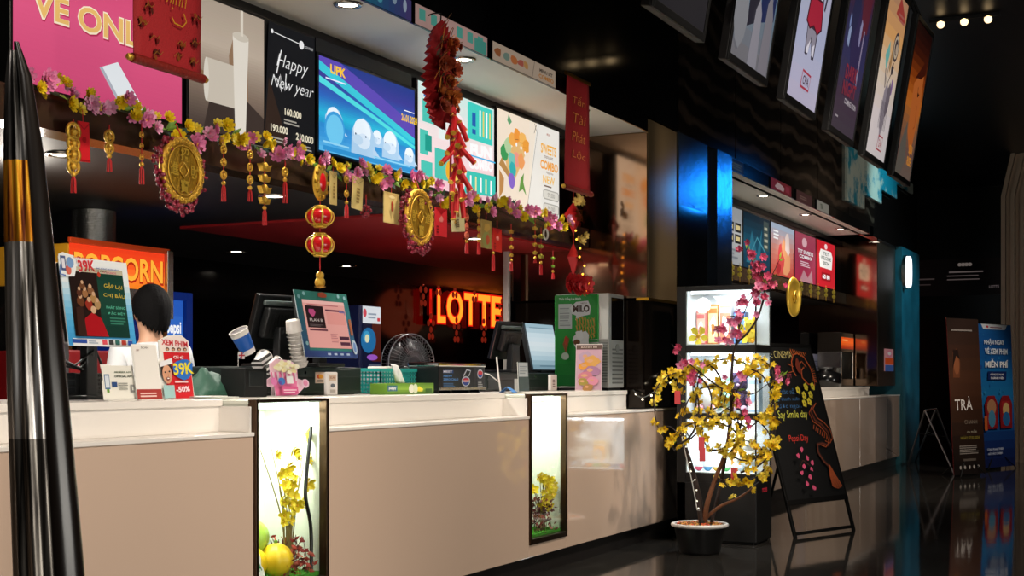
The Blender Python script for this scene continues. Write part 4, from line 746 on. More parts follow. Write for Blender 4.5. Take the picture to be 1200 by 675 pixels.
def r2(a): a.rect(0, 0, 1, 1, 'e0c8b8'); a.ell(.4, .6, .25, .2, 'd04a30'); a.ell(.62, .6, .25, .2, 'e8a030'); a.rect(.1, .1, .9, .3, '8a7a70')
x0, x1, z0, z1 = RY(371, 381, 436, 449, 4.09); t = thing('payment_sticker', 'small square payment card sticker on the cash drawer', 'sticker', (x0, 4.098, z0)); G().box(0, x1 - x0, 0, .003, 0, z1 - z0, WHITE).build('backing', t); a = Art(x1 - x0, z1 - z0, 0, y=-.0005); r2(a); a.build('print', t)
# teal basket, tissue box
x0, x1, z0, z1 = RY(446, 517, 432, 463, 4.05); w_, h_ = x1 - x0, z1 - T; dp = .22
TEAL = mat('2fa6a0', .4)
t = thing('plastic_basket', 'teal perforated plastic basket behind the green tissue box', 'basket', (x0, 4.05, T)); g = G()
g.box(0, w_, 0, dp, 0, .006, TEAL)
for y_ in (0, dp - .006):
    for i in range(25): xx = i * (w_ - .008) / 24; g.box(xx, xx + .009, y_, y_ + .005, .004, h_, TEAL)
    for j in range(7): zz = j * (h_ - .012) / 6; g.box(0, w_, y_, y_ + .005, zz, zz + .011, TEAL)
for x_ in (0, w_ - .006):
    for i in range(10): yy = i * (dp - .008) / 9; g.box(x_, x_ + .005, yy, yy + .009, .004, h_, TEAL)
    for j in range(7): zz = j * (h_ - .012) / 6; g.box(x_, x_ + .005, 0, dp, zz, zz + .011, TEAL)
g.build('mesh_wall', t); g = G(); g.box(-.006, w_ + .006, -.006, 0, h_ - .02, h_, TEAL); g.box(-.006, w_ + .006, dp, dp + .006, h_ - .02, h_, TEAL); g.box(-.006, 0, 0, dp, h_ - .02, h_, TEAL); g.box(w_, w_ + .006, 0, dp, h_ - .02, h_, TEAL); g.build('rim', t, .002)
g = G()
for k, (xx, c) in enumerate(((.05, 'e8b8c8'), (.13, 'f0e8e0'), (.2, 'd8e8e8'))): g.box(xx, xx + .07, .04, .17, .01, h_ + .012 * (k % 2), mat(c, .6))
for o, l in ((g, 'pastel napkin packets filling the teal basket'),): tag(o.build('napkin_packets', None, .006, loc=(x0, 4.05, T)), l, 'napkins')
x0, x1, z0, z1 = RY(454, 508, 449, 463, 3.84); w_, h_ = x1 - x0, z1 - T
t = thing('tissue_box', 'green printed tissue box with a white tissue pulled up', 'tissue box', (x0, 3.84, T)); G().box(0, w_, 0, .11, 0, h_, mat('6a9a2e', .45)).build('carton', t, .003)
a = Art(w_, h_, 0, y=-.0005); a.grad(0, 0, 1, 1, ['4a7a24', '86b03a', '5a8a28'], 5); a.rect(.0, .3, .2, .8, '2f6a80'); a.text('pulppy', .1, .55, .3, 'ffffff', .03, width=.15); a.ell(.5, .5, .06, .4, 'f0f0e0'); a.poly(blob(.66, .45, .09, 9, .3, 3), 'e8d83a'); a.ell(.58, .5, .05, .45, 'dfe8c8'); a.rect(.8, .1, .95, .5, '3a6a20'); a.build('print', t)
g = G(); n_ = 8; vs = []
for i in range(n_ + 1):
    q = i / n_
    for j in range(7): u = j / 6 - .5; vs.append((w_ * .45 - q * .06 + u * (.05 + .1 * q * (1 - .5 * q)), .055 + .015 * sin(u * 9 + q * 3), h_ + q * .12 - .03 * abs(u) * q + (.03 * (.5 + u) * q * -1)))
g.add(vs, [(i * 7 + j, i * 7 + j + 1, (i + 1) * 7 + j + 1, (i + 1) * 7 + j) for i in range(n_) for j in range(6)], mat('f4f4f6', .8), True); o = g.build('tissue', t); o.modifiers.new('thick', 'SOLIDIFY').thickness = .002
# black napkin dispenser with chrome lid
x0, x1, z0, z1 = RY(514, 568, 425, 461, 3.9); w_, h_ = x1 - x0, z1 - T
t = thing('napkin_dispenser', 'black printed napkin dispenser with a chrome lid', 'dispenser', (x0, 3.9, T)); G().box(0, w_, 0, .2, .02, h_ - .025, mat('101114', .3)).build('body', t, .004); G().box(-.006, w_ + .006, -.006, .206, h_ - .025, h_, CHROME).build('lid', t, .006)
for xx in (.02, w_ * .3, w_ * .7, w_ - .04): G().box(xx, xx + .02, .02, .18, 0, .02, BLACK).build('foot', t)
G().box(0.0, w_, -.012, 0.0, .018, .035, STEEL).build('tray', t, .002)
a = Art(w_ * .72, h_ * .7, 0, y=-.0006); a.rect(0, 0, 1, 1, '0d0e12'); a.text('pepsi', .22, .80, .1, 'd8e0f0', .02, width=.2); a.rect(.06, .73, .36, .87, '1a4a90'); a.text('MEET', .2, .80, .1, 'ffffff', .02, width=.26); a.text('NEW', .2, .60, .1, '5a9ae0', .03, width=.26); a.text('ZERO CALO', .28, .44, .1, '5a9ae0', .03, width=.44); a.lines(.06, .1, .4, .3, 3, '3a6a9a'); a.ell(.72, .35, .13, .24, 'c8ccd4'); a.ell(.72, .34, .10, .19, '1c3f9a'); a.ell(.72, .40, .10, .10, 'c8202c'); a.rect(.62, .33, .82, .39, 'ffffff'); a.stroke([(.64, .6), (.74, .9), (.86, .84), (.8, .6)], .01, 'c8ccd4'); a.build('print', t, loc=(w_ * .04, 0, h_ * .14))
a = Art(w_ * .18, h_ * .7, 0, y=-.0006); a.rect(0, 0, 1, 1, '181a20'); a.ell(.5, .7, .35, .22, 'c8ccd4'); a.ell(.5, .69, .28, .17, '1c3f9a'); a.ell(.5, .75, .28, .1, 'c8202c'); a.lines(.2, .1, .8, .4, 4, 'a8a8a8'); a.build('side_print', t, loc=(w_ * .80, 0, h_ * .14))
# second till group
drawer(571, 676, 437, 4.12, .3, 'second dark cash drawer under the paired till screens', '1a2322'); hB = PY(632, 437, 4.1).z
till_monitor(589, 4.27, .32, .27, 16, -6, 'black till monitor seen from behind next to the napkin dispenser', hB + .002)
def d_white(a): a.grad(0, 0, 1, 1, ['7a9cac', 'b8d4e0', 'e8f4f8', 'd8ecf4', 'a0c4d4'], 10); a.lines(.1, .9, .8, .95, 1, '8aa8b8'); a.lines(.2, .06, .8, .12, 1, '6a8a9a')
customer_display(624, 665, 376, 436, 4.2, 'black framed customer display showing a blank pale screen', 12, .018, d_white, None, hB + .002)
def r3(a): a.rect(0, 0, 1, 1, '3a4848'); a.rect(.05, .5, .95, .98, 'b0b4b8'); a.lines(.15, .6, .85, .9, 4, '80868c')
card('menu_card_holder', 'slim clear card holder standing before the second cash drawer', 'card holder', 608, 620, 425, 460, 3.82, r3, tilt=3)
def r4(a): a.rect(0, 0, 1, 1, 'd8cac4'); a.lines(.25, .2, .75, .8, 4, '6a4a44')
reader(645, 653, 439, 3.99, 'narrow white card reader against the second cash drawer', r4)
p = PY(613, 461, 3.74); t = thing('blue_leaflet', 'small folded blue and white leaflet above the narrow display case', 'leaflet', (p.x, 3.8, T), R(15)); G().add([(-.05, 0, 0), (.09, 0, 0), (.07, .05, .035), (-.02, .05, .035), (-.04, .09, 0), (.1, .09, 0)], [(0, 1, 2, 3), (3, 2, 5, 4)], mat('4a8ad0', .5)).build('sheet', t).modifiers.new('thick', 'SOLIDIFY').thickness = .002
g = G(); q0 = PY(571, 437, 3.95); q1 = PY(583, 458, 3.95); g.tube([(q0.x, 3.99, q0.z), (q0.x + .05, 3.96, q0.z - .01), (q1.x, 3.94, (q0.z + q1.z) / 2), (q1.x, 3.93, T + .006), (q1.x - .05, 3.9, T + .006)], .004, WHITE, 6); q2 = PY(590, 418, 3.95)
tag(g.build('charging_cable'), 'thin white cable curling down beside the napkin dispenser', 'cable')
g = G(); g.tube([(q2.x, 4.0, q2.z), (q2.x + .004, 3.99, (q2.z + T) / 2), (q2.x - .003, 3.97, T + .006)], .006, WHITE, 6); tag(g.build('white_cord'), 'straight white cord hanging down the second till monitor', 'cable')
# chocolate drink machine, its left side turned to the queue
mX = 9.06; a0 = PX(650, 343, mX); a1 = PX(712, 455, mX); Wm = a0.y - 3.68; Hm = PX(690, 344, mX).z - T
t = thing('drink_machine', 'tall green fronted drink machine beside the bronze mirror', 'drink machine', (mX, a0.y, T), R(-90))
SIL = mat('a9aaa6', .4, .3)
G().box(0, Wm, .012, .31, .02, Hm, SIL).build('body', t, .008); G().box(.02, Wm - .02, .04, .29, 0, .02, BLACK).build('foot', t)
G().box(Wm * .0, Wm * .82, 0, .012, .03, Hm - .01, mat('23913a', .35)).build('front_door', t, .003)
a = Art(Wm * .8, Hm * .95, .12, .35, y=-.0006); a.grad(0, 0, 1, 1, ['1c7a34', '2a9a3c', '36a840', '2a9a3a'], 8); a.text('Thức Uống Lúa Mạch', .35, .955, .04, 'e8f4e0', .03, width=.52); a.rect(.08, .63, .40, .90, 'd8dcd4'); a.lines(.11, .66, .37, .87, 8, 'a8aca6')
a.poly([(.36, .86), (.5, .92), (.78, .93), (.84, .86), (.82, .78), (.62, .76), (.48, .72), (.50, .77), (.40, .79)], 'f2f0ea'); a.text('MILO', .62, .845, .075, '4a2418', .05, width=.38); a.text('NESTLÉ', .68, .905, .02, '8a4a40', .01, width=.14)
for i in range(7):
    u = .52 + i * .07; 
    for k in range(5): a.ell(u + .012 * (k % 2), .56 + k * .04 + .02 * sin(i), .018, .028, ['d8a848', 'c89038'][k % 2], rot=.4 - .2 * (k % 2), n=8)
    a.stroke([(u, .52), (u + .02, .75)], .003, 'c8a050')
a.poly(blob(.68, .5, .2, 12, .3, .6), 'f0eee6'); a.poly(blob(.62, .56, .08, 9, .4, .8), 'f8f6f0'); a.ell(.55, .48, .08, .03, '7a4a28'); a.poly([(.3, .35), (.38, .52), (.30, .55), (.22, .46)], '9a5a30'); a.ell(.28, .33, .09, .04, 'c8d8c0'); a.ell(.3, .5, .04, .05, 'c84a30'); a.build('front_print', t, loc=(Wm * .01, 0, .03))
g = G()
for k in range(16): g.box(Wm * .66, Wm * .98, -.004, 0.008, .06 + k * .02, .068 + k * .02, mat('6a6c68', .4))
g.build('vent_grille', t)
g = G(); g.box(Wm, Wm + .003, .06, .29, Hm * .52, Hm * .96, mat('0c0a0a', .12)); g.build('side_window', t); g = G()
for k in range(9): g.box(Wm, Wm + .003, .08, .28, .05 + k * .03, .062 + k * .03, mat('5a5c58', .4))
g.build('side_vent', t); G().cyl((Wm, .17, Hm * .44), (Wm + .006, .17, Hm * .44), .03, mat('8a8c88', .4)).build('side_lock', t)
pw = .16; ph = PX(688, 403, mX - .06).z - T
t = thing('poster_stand', 'small photo poster of bread packets leaning on the drink machine', 'poster', (mX - .07, PX(674, 455, mX - .07).y, T), (R(-3), 0, R(-90))); W2 = PX(674, 455, mX - .07).y - PX(705, 455, mX - .07).y
G().box(0, W2, 0, .004, 0, ph, mat('d8ccc8', .4)).build('board', t); a = Art(W2, ph, 0, .35, y=-.0005); a.rect(.02, .02, .98, .98, 'c8a0b0'); a.rect(.02, .88, .98, .98, '5a4038'); a.text('BANH MI', .5, .93, .03, 'c8b8a8', .02, width=.6)
for u, v, r_, c in ((.4, .72, .3, 'b89ab0'), (.6, .62, .3, 'd8a050'), (.35, .52, .25, 'e09a38'), (.62, .42, .3, 'a8789a'), (.4, .3, .3, 'c87a88'), (.3, .18, .22, '9a8a3a'), (.68, .2, .22, 'd88aa0'), (.5, .06, .2, 'a87a40')): a.poly(blob(u, v, r_, 9, .25, .4), c); a.poly(blob(u - .04, v + .02, r_ * .4, 7, .3, .3), 'd8a078')
a.build('print', t); G().box(W2 * .4, W2 * .6, .004, .05, 0, .01, WHITE).build('easel', t)
# ================================================================ staff member behind the counter
def skinned(name, parent, pts, edges, m, root=0, lev=2):
    me = bpy.data.meshes.new(name); me.from_pydata([p[0] for p in pts], edges, []); me.materials.append(m)
    o = bpy.data.objects.new(name, me); COL.objects.link(o); o.parent = parent
    o.modifiers.new('skin', 'SKIN').use_smooth_shade = True
    if not me.skin_vertices: me.attributes.new('skin', 'FLOAT', 'POINT')
    sv = me.skin_vertices[0].data
    for i, p in enumerate(pts):
        r_ = p[1]; sv[i].radius = r_ if isinstance(r_, tuple) else (r_, r_)
    sv[root].use_root = True
    s = o.modifiers.new('smooth', 'SUBSURF'); s.levels = lev; s.render_levels = lev
    return o
hc = PY(176, 366, 4.72)
per = thing('person', 'person in a white shirt with short black hair turned away behind the counter', 'person', (hc.x, 4.72, 0), R(160)); HZ = hc.z
# local frame: the person faces -Y, arms bent forward over the inner desk
S = HZ - .02
def body_graph():
    P = [((0, 0, S - .62), (.15, .105)), ((0, 0, S - .40), (.145, .10)), ((0, .01, S - .25), (.165, .10)), ((0, .015, S - .17), (.10, .075)), ((0, .01, S - .11), .055), ((0, -.005, S - .03), .07), ((0, -.01, S + .04), .085), ((0, 0, S + .09), .06)]
    E = [(i, i + 1) for i in range(7)]
    for s in (-1, 1):
        b = len(P); P += [((s * .17, .01, S - .20), .055), ((s * .215, .02, S - .45), .042), ((s * .18, -.16, S - .56), .034), ((s * .13, -.27, S - .55), .026), ((s * .115, -.33, S - .555), (.036, .018))]
        E += [(2, b), (b, b + 1), (b + 1, b + 2), (b + 2, b + 3), (b + 3, b + 4)]
        for k in range(4):
            c = len(P); ox = s * (.115 + (k - 1.5) * .019); L = (.062, .072, .068, .052)[k]
            P += [((ox, -.365, S - .553), .0085), ((ox, -.365 - L * .5, S - .556), .008), ((ox, -.365 - L * .9, S - .575), .007)]; E += [(b + 4, c), (c, c + 1), (c + 1, c + 2)]
        c = len(P); P += [((s * .075, -.32, S - .56), .010), ((s * .06, -.36, S - .565), .009)]; E += [(b + 4, c), (c, c + 1)]
        c = len(P); P += [((s * .09, 0, S - .76), .085), ((s * .10, -.01, S - 1.08), .062), ((s * .10, .01, S - 1.40), .042), ((s * .10, -.07, .035), .035)]; E += [(0, c), (c, c + 1), (c + 1, c + 2), (c + 2, c + 3)]
    return P, E
P_, E_ = body_graph(); skinned('body', per, P_, E_, SKIN)
g = G(); g.ball((0, .0, S + .035), (.078, .095, .112), SKIN, 20); g.ball((0, -.098, S + .02), (.012, .018, .024), SKIN, 8); g.ball((.08, .01, S + .01), (.012, .022, .032), SKIN, 8); g.ball((-.08, .01, S + .01), (.012, .022, .032), SKIN, 8)
g.build('head', per)
g = G()
for s in (-1, 1): g.ball((s * .032, -.084, S + .04), (.012, .008, .007), mat('efe9e4', .3), 8); g.ball((s * .032, -.091, S + .04), (.006, .004, .006), mat('20120c', .3), 8)
g.ball((0, -.088, S - .03), (.024, .008, .008), mat('a85a52', .5), 8); g.build('face', per)
g = G(); n_, m_ = 72, 18; vs = []; fs = []
for i in range(m_ + 1):
    for j in range(n_):
        th = 2 * pi * j / n_; back = .5 + .5 * sin(th); low = S - (.085 + .015 * sin(j * 2.3)) * back + .085 * (1 - back); ph = i / m_
        z = low + (S + .165 - low) * sin(ph * pi / 2); q = (1 - ((z - (S + .04)) / .127) ** 2); q = max(.0, q) ** .5 if z > S + .04 else 1 - .1 * ((S + .04 - z) / .1) ** 2
        wob = 1 + .018 * sin(j * 2.9 + i * .35) + .012 * sin(j * 1.7)
        vs.append((.094 * q * cos(th) * wob, .012 + .108 * q * sin(th) * wob, z))
fs = [(i * n_ + j, i * n_ + (j + 1) % n_, (i + 1) * n_ + (j + 1) % n_, (i + 1) * n_ + j) for i in range(m_) for j in range(n_)]
g.add(vs, fs, HAIR, True); g.build('hair', per).modifiers.new('thick', 'SOLIDIFY').thickness = .006
SP = [((0, 0, S - .66), (.175, .125)), ((0, 0, S - .40), (.165, .12)), ((0, .01, S - .25), (.185, .118)), ((0, .015, S - .165), (.12, .092)), ((0, .012, S - .12), (.068, .066))]; SE = [(0, 1), (1, 2), (2, 3), (3, 4)]
for s in (-1, 1):
    b = len(SP); SP += [((s * .175, .01, S - .20), .075), ((s * .215, .02, S - .45), .06), ((s * .19, -.12, S - .535), .052)]; SE += [(2, b), (b, b + 1), (b + 1, b + 2)]
skinned('white_shirt', per, SP, SE, SHIRT, 0, 2)
TP = [((0, 0, S - .62), (.165, .12))]; TE = []
for s in (-1, 1): b = len(TP); TP += [((s * .09, 0, S - .78), .10), ((s * .10, -.01, S - 1.08), .08), ((s * .10, .01, .10), .062)]; TE += [(0, b), (b, b + 1), (b + 1, b + 2)]
skinned('trousers', per, TP, TE, mat('15161a', .7), 0, 2)
g = G()
for s in (-1, 1): g.box(s * .10 - .045, s * .10 + .045, -.18, .09, 0, .08, BLACK)
g.build('shoe', per, .03)
# ================================================================ new year decorations
random.seed(21)
def blossom_mesh(name, r, col, ctr, layers=2, n=6, cup=.45):
    g = G(); m = mat(col, .55); mc = mat(ctr, .6)
    for L in range(layers):
        rr = r * (1 - .32 * L)
        for k in range(n):
            a = 2 * pi * (k + .5 * L) / n; h = pi / n * .95
            def p(q, w, d): return (rr * (q * cos(a) - w * sin(a)), -d * r, rr * (q * sin(a) + w * cos(a)))
            d0 = .05 + .12 * L
            g.add([p(.08, 0, d0), p(.6, -.34, d0 + cup * .5), p(.6, .34, d0 + cup * .5), p(.62, 0, d0 + cup * .28), p(1, -.2, d0 + cup), p(1, .2, d0 + cup)], [(0, 1, 3), (0, 3, 2), (1, 4, 3), (3, 4, 5), (3, 5, 2)], m, True)
    g.ball((0, -.25 * r, 0), (r * .24, r * .16, r * .24), mc, 6)
    o = g.build(name); return o
def leaf_geo(g, p, d, L, w, m):
    p = Vector(p); d = Vector(d).normalized(); s = d.cross(Vector((.3, 1, .2))).normalized(); n = s.cross(d)
    g.add([tuple(p), tuple(p + d * L * .5 + s * w), tuple(p + d * L * .5 - s * w), tuple(p + d * L), tuple(p + d * L * .5 - n * w * .5)], [(0, 1, 4), (0, 4, 2), (1, 3, 4), (4, 3, 2)], m, True)
FP = blossom_mesh('flower', .036, 'f08cbc', 'f0d050', 3, 7, .55); FQ = blossom_mesh('flower', .03, 'f6b4d2', 'e86a9a', 3, 7, .6); FY_ = blossom_mesh('flower', .031, 'f4d41c', 'e0a010', 3, 8, .6); FZ_ = blossom_mesh('flower', .026, 'f6e050', 'e8b020', 3, 7, .6)
first = {}
def put_flower(src, parent, loc, rot, sc=1.):
    if src.name not in first: first[src.name] = 1; o = src
    else: o = src.copy(); COL.objects.link(o)
    o.parent = parent; o.location = loc; o.rotation_euler = rot; o.scale = (sc, sc, sc); return o
gx0, gx1 = 3.78, 8.86
gar = thing('flower_garland', 'pink and yellow artificial flower garland strung under the menu screens', 'garland', (gx0, 3.93, 2.29))
def gz(x): return .02 * sin(x * 5) + .015 * sin(x * 11 + 1)
g = G(); g.tube([(x * .08, 0, gz(x * .08)) for x in range(int((gx1 - gx0) / .08))], .008, mat('2a3018', .7), 6)
for i in range(150):
    x = random.uniform(0, gx1 - gx0); leaf_geo(g, (x, -.01, gz(x)), (random.uniform(-1, 1), -.6, random.uniform(-1, 1.2)), random.uniform(.04, .075), .014, LEAF if random.random() < .7 else mat('3a5a50', .6))
g.build('vine', gar)
N = 98
for i in range(N):
    x = (i + .5) / N * (gx1 - gx0) + random.uniform(-.03, .03); k = (i // 3) % 2 if random.random() < .8 else random.randint(0, 1)
    src = random.choice((FP, FP, FQ)) if k == 0 else random.choice((FY_, FY_, FZ_))
    put_flower(src, gar, (x, -.035 - random.random() * .02, gz(x) + random.uniform(-.045, .05)), (random.uniform(-.5, .5), random.uniform(0, 6), random.uniform(-.9, .3)), random.uniform(.85, 1.15))
g = G()
for i in range(110):
    x = random.uniform(0, gx1 - gx0); src = random.choice((FP, FQ, FY_, FZ_)).data; g.X = Matrix.Translation((x, -.02 - random.random() * .03, gz(x) + random.uniform(-.05, .05))) @ Matrix.Rotation(random.uniform(0, 6.3), 4, 'Y') @ Matrix.Rotation(random.uniform(-1, .8), 4, 'Z') @ Matrix.Scale(random.uniform(.6, .9), 4)
    for mi in (0, 1): g.add([tuple(v.co) for v in src.vertices], [list(f.vertices) for f in src.polygons if f.material_index == mi], src.materials[mi], True)
g.build('small_blossom', gar)['kind'] = 'stuff'
# the upright sprig at the post end

# pendants -----------------------------------------------------------
def hang(name, label, px, yt, Y=3.87, group=None, cat='pendant'):
    p = PY(px, yt, Y); return thing(name, label, cat, p, 0, group)
def ingot(g, z, w, m):
    g.prism([(-w, .3 * w + z), (-w * .6, -.45 * w + z), (w * .6, -.45 * w + z), (w, .3 * w + z), (w * .45, .1 * w + z), (0, .5 * w + z), (-w * .45, .1 * w + z)], -w * .3, w * .3, m); g.ball((0, 0, z + .1 * w), (w * .45, w * .45, w * .5), m, 8)
def coinring(g, z, w, m): g.torus((0, 0, z), w * .75, w * .2, m, 'y', 14, 6); g.ball((0, 0, z), w * .4, m, 8); g.tube([(-w * .6, 0, z), (w * .6, 0, z)], w * .1, m, 5); g.tube([(0, 0, z - w * .6), (0, 0, z + w * .6)], w * .1, m, 5)
def tassel(t, z, L=.1, col=RED, r=.008):
    g = G(); g.ball((0, 0, z - .008), .011, GOLD, 8)
    for k in range(7): a = 2 * pi * k / 7; g.tube([(0, 0, z - .012), (r * cos(a), r * sin(a), z - .03), (r * 1.2 * cos(a), r * 1.2 * sin(a), z - L)], .0028, col, 4)
    g.build('tassel', t)
def charm_string(px, yt, yb, kind, n, w, label, Y=3.87, tl=.09, m=GOLD, grp='gold charm strings under the garland'):
    t = hang('charm_string', label, px, yt, Y, grp); H = PY(px, yt, Y).z - PY(px, yb, Y).z; body = H - tl
    G().tube([(0, 0, .02), (0, 0, -body)], .0025, RED, 5).build('cord', t)
    for k in range(n):
        g = G(); z = -body * (k + .6) / (n + .1)
        (ingot if kind == 'i' else coinring)(g, z, w * (1 - .1 * (k % 2)), m); g.build('charm', t)
    if tl > .02: tassel(t, -body, tl)
    return t
charm_string(86, 146, 226, 'c', 4, .042, 'wide string of four gold openwork charms beside the leaning post', tl=.08)
charm_string(128, 152, 201, 'c', 2, .032, 'short string of two gold openwork charms beside the hanging red packet', tl=.07)
charm_string(166, 150, 216, 'c', 3, .015, 'thin pale gold charm string next to the first gold medallion')
charm_string(262, 166, 236, 'c', 3, .024, 'gold charm string with three round charms, first after the medallion')
charm_string(293, 172, 236, 'c', 3, .024, 'gold charm string with small round charms left of the ingot string', tl=.07)
charm_string(310, 188, 264, 'i', 4, .042, 'string of four big gold ingots with a red tassel')
charm_string(334, 193, 238, 'c', 1, .026, 'gold charm over a long red tassel, between ingots and lantern', tl=.12)
charm_string(406, 200, 256, 'c', 2, .024, 'gold and red bead string between two gold paper tags')
t = charm_string(547, 248, 297, 'c', 3, .026, 'coral pink bead string with a tassel in front of the red ceiling', m=mat('d8684a', .4), tl=.08)
charm_string(561, 246, 298, 'c', 4, .02, 'slim gold chain hanging over the red-lit ceiling patch')
charm_string(599, 266, 318, 'i', 4, .026, 'gold ingot chain just past the slim grey post', tl=.08)
charm_string(627, 262, 308, 'i', 4, .026, 'double length gold ingot chain under the dessert screen end', tl=.04)
charm_string(634, 270, 322, 'i', 3, .03, 'olive gold ingot cluster hanging next to the last garland flowers', m=mat('a8a038', .35, .6))
charm_string(648, 297, 327, 'i', 2, .022, 'small green and gold charm hanging low above the drink machine', m=mat('8ab83a', .4, .3), tl=.06)
def packet(px, yt, yb, wpx, col, label, cat='red packet', art=None, rot=0., Y=3.87, name='paper_packet'):
    x0, x1, z0, z1 = RY(px - wpx / 2, px + wpx / 2, yt, yb, Y); w_, h_ = x1 - x0, z1 - z0
    t = thing(name, label, cat, (x0, Y, z1), (0, R(rot), 0), 'paper packets on the garland')
    G().box(0, w_, 0, .006, -h_, 0, mat(col, .4)).build('envelope', t, .001)
    a = Art(w_, h_, 0, .4, y=-.0006)
    if art: art(a)
    a.build('print', t, loc=(0, 0, -h_)); G().tube([(w_ / 2, .003, 0), (w_ / 2, .003, .05)], .002, RED, 5).build('cord', t)
    return t
def pk1(a): a.stroke([(0, .97), (.5, .8), (1, .97)], .003, '8a0c12'); a.poly(blob(.5, .55, .2, 8, .2, .4), 'b01018'); a.rect(.06, .02, .94, .05, 'a00c14')
packet(98, 143, 190, 13, 'd8202a', 'narrow red packet next to the gold openwork charms', art=pk1, rot=-3)
def pk2(a):
    a.stroke([(0, .97), (.5, .8), (1, .97)], .003, 'a88a50')
    for i in range(5): a.rect(.35, .2 + i * .1, .65, .26 + i * .1, 'a8884a')
packet(391, 201, 240, 8, 'dcc078', 'narrow gold paper tag directly past the red lanterns', 'paper tag', pk2)
packet(420, 207, 245, 12, 'e0c880', 'gold paper tag with a slanted lower end, second past the lanterns', 'paper tag', pk2, rot=4)
def pk3(a): a.poly([(0, 1), (.5, .82), (1, 1)], 'c8ac68'); a.ell(.5, .86, .2, .05, 'f0dca0'); a.ell(.5, .62, .05, .1, 'b8402a'); a.rect(.46, .4, .54, .62, 'b8402a')
packet(459, 226, 262, 18, 'dcc27c', 'wide gold envelope hanging left of the second medallion', 'envelope', pk3)
def pk4(a): a.poly([(0, 1), (.5, .78), (1, 1)], 'b01820'); a.poly(blob(.5, .6, .18, 8, .3, .6), 'f08a80'); a.lines(.1, .1, .3, .4, 3, '801018')
packet(517, 244, 277, 14, 'e8323a', 'bright red envelope directly below the firecracker string', 'red packet', pk4)
def pk5(a):
    for i in range(7): a.poly(blob(.2 + .3 * (i % 3), .85 - .25 * (i // 3), .09, 7, .4, .8), ['c89a40', '9a6a30', 'b87a50'][i % 3])
    a.text('福', .35, .3, .3, '5a3a20', .01)
packet(536, 240, 273, 15, 'ead9a0', 'cream paper tag with gold prints next to the bright red envelope', 'paper tag', pk5, rot=-6)
def pk6(a): a.poly(blob(.5, .3, .4, 9, .2, .7), '9a9a58'); a.poly(blob(.5, .75, .3, 8, .3, .5), 'c8a050'); a.poly(blob(.6, .3, .2, 7), 'c85a3a')
packet(570, 258, 291, 12, 'a88a4a', 'patterned olive sachet between chains over the red ceiling', 'sachet', pk6)
t = packet(583, 268, 295, 10, 'c8281c', 'red ornate tag with tassel next to the slim grey post', 'paper tag', pk4); tassel(t, -.15, .12)
p = hang('berry_ball', 'small dark red berry cluster hanging below the gold tags', 429, 228); g = G()
for k in range(22):
    a, b_ = random.uniform(0, 6.3), random.uniform(-1, 1); g.ball((.025 * cos(a) * (1 - b_ * b_) ** .5, .025 * sin(a) * (1 - b_ * b_) ** .5, -.09 + .03 * b_), .009, mat('8a1428', .3), 6)
g.build('berries', p); G().tube([(0, 0, 0), (0, 0, -.09)], .002, RED, 5).build('cord', p)
# lantern strand
t = hang('lantern_strand', 'gold oval charm with two round red lanterns and a small gold gourd below', 375, 192, 3.87, None, 'lantern'); zc = lambda y: PY(375, y, 3.87).z - PY(375, 192, 3.87).z
def orn(g, zt, zb, rx):
    zm = (zt + zb) / 2; g.ball((0, 0, zm), (rx, rx * .35, (zt - zb) / 2), GOLD, 16)
    for k in range(10): a = 2 * pi * k / 10; g.ball((rx * .8 * cos(a), -rx * .15, zm + (zt - zb) * .4 * sin(a)), rx * .2, GOLDD, 6)
    g.ball((0, -rx * .2, zm), (rx * .55, rx * .25, (zt - zb) * .28), REDG, 10)
g = G(); orn(g, zc(192), zc(236), .062); g.build('gold_oval', t)
for y0, y1 in ((241, 267), (273, 301)):
    zt, zb = zc(y0), zc(y1); zm = (zt + zb) / 2; h = (zt - zb) / 2; rx = .068; g = G()
    g.ball((0, 0, zm), (rx, rx, h * .86), REDG, 20)
    for k in range(8):
        a = 2 * pi * k / 8; g.tube([(rx * 1.02 * sin(b) * cos(a), rx * 1.02 * sin(b) * sin(a), zm + h * .88 * cos(b)) for b in [pi * q / 10 for q in range(1, 10)]], .0055, GOLDP, 5)
    for s in (-1, 1): g.lathe([(.02, s * h * .8), (.035, s * h * .86), (.03, s * h), (0, s * h)], GOLDP, (0, 0, zm), 14); g.torus((0, 0, zm + s * h * .72), .04, .006, GOLDP, n=14, k=5)
    g.build('lantern', t)
G().tube([(0, 0, .03), (0, 0, zc(318))], .003, RED, 5).build('cord', t)
g = G(); g.ball((0, 0, zc(323)), .022, GOLD, 10); g.ball((0, 0, zc(331)), .028, GOLD, 10); g.lathe([(.03, zc(336)), (.0, zc(338))], GOLD); g.build('gourd', t)
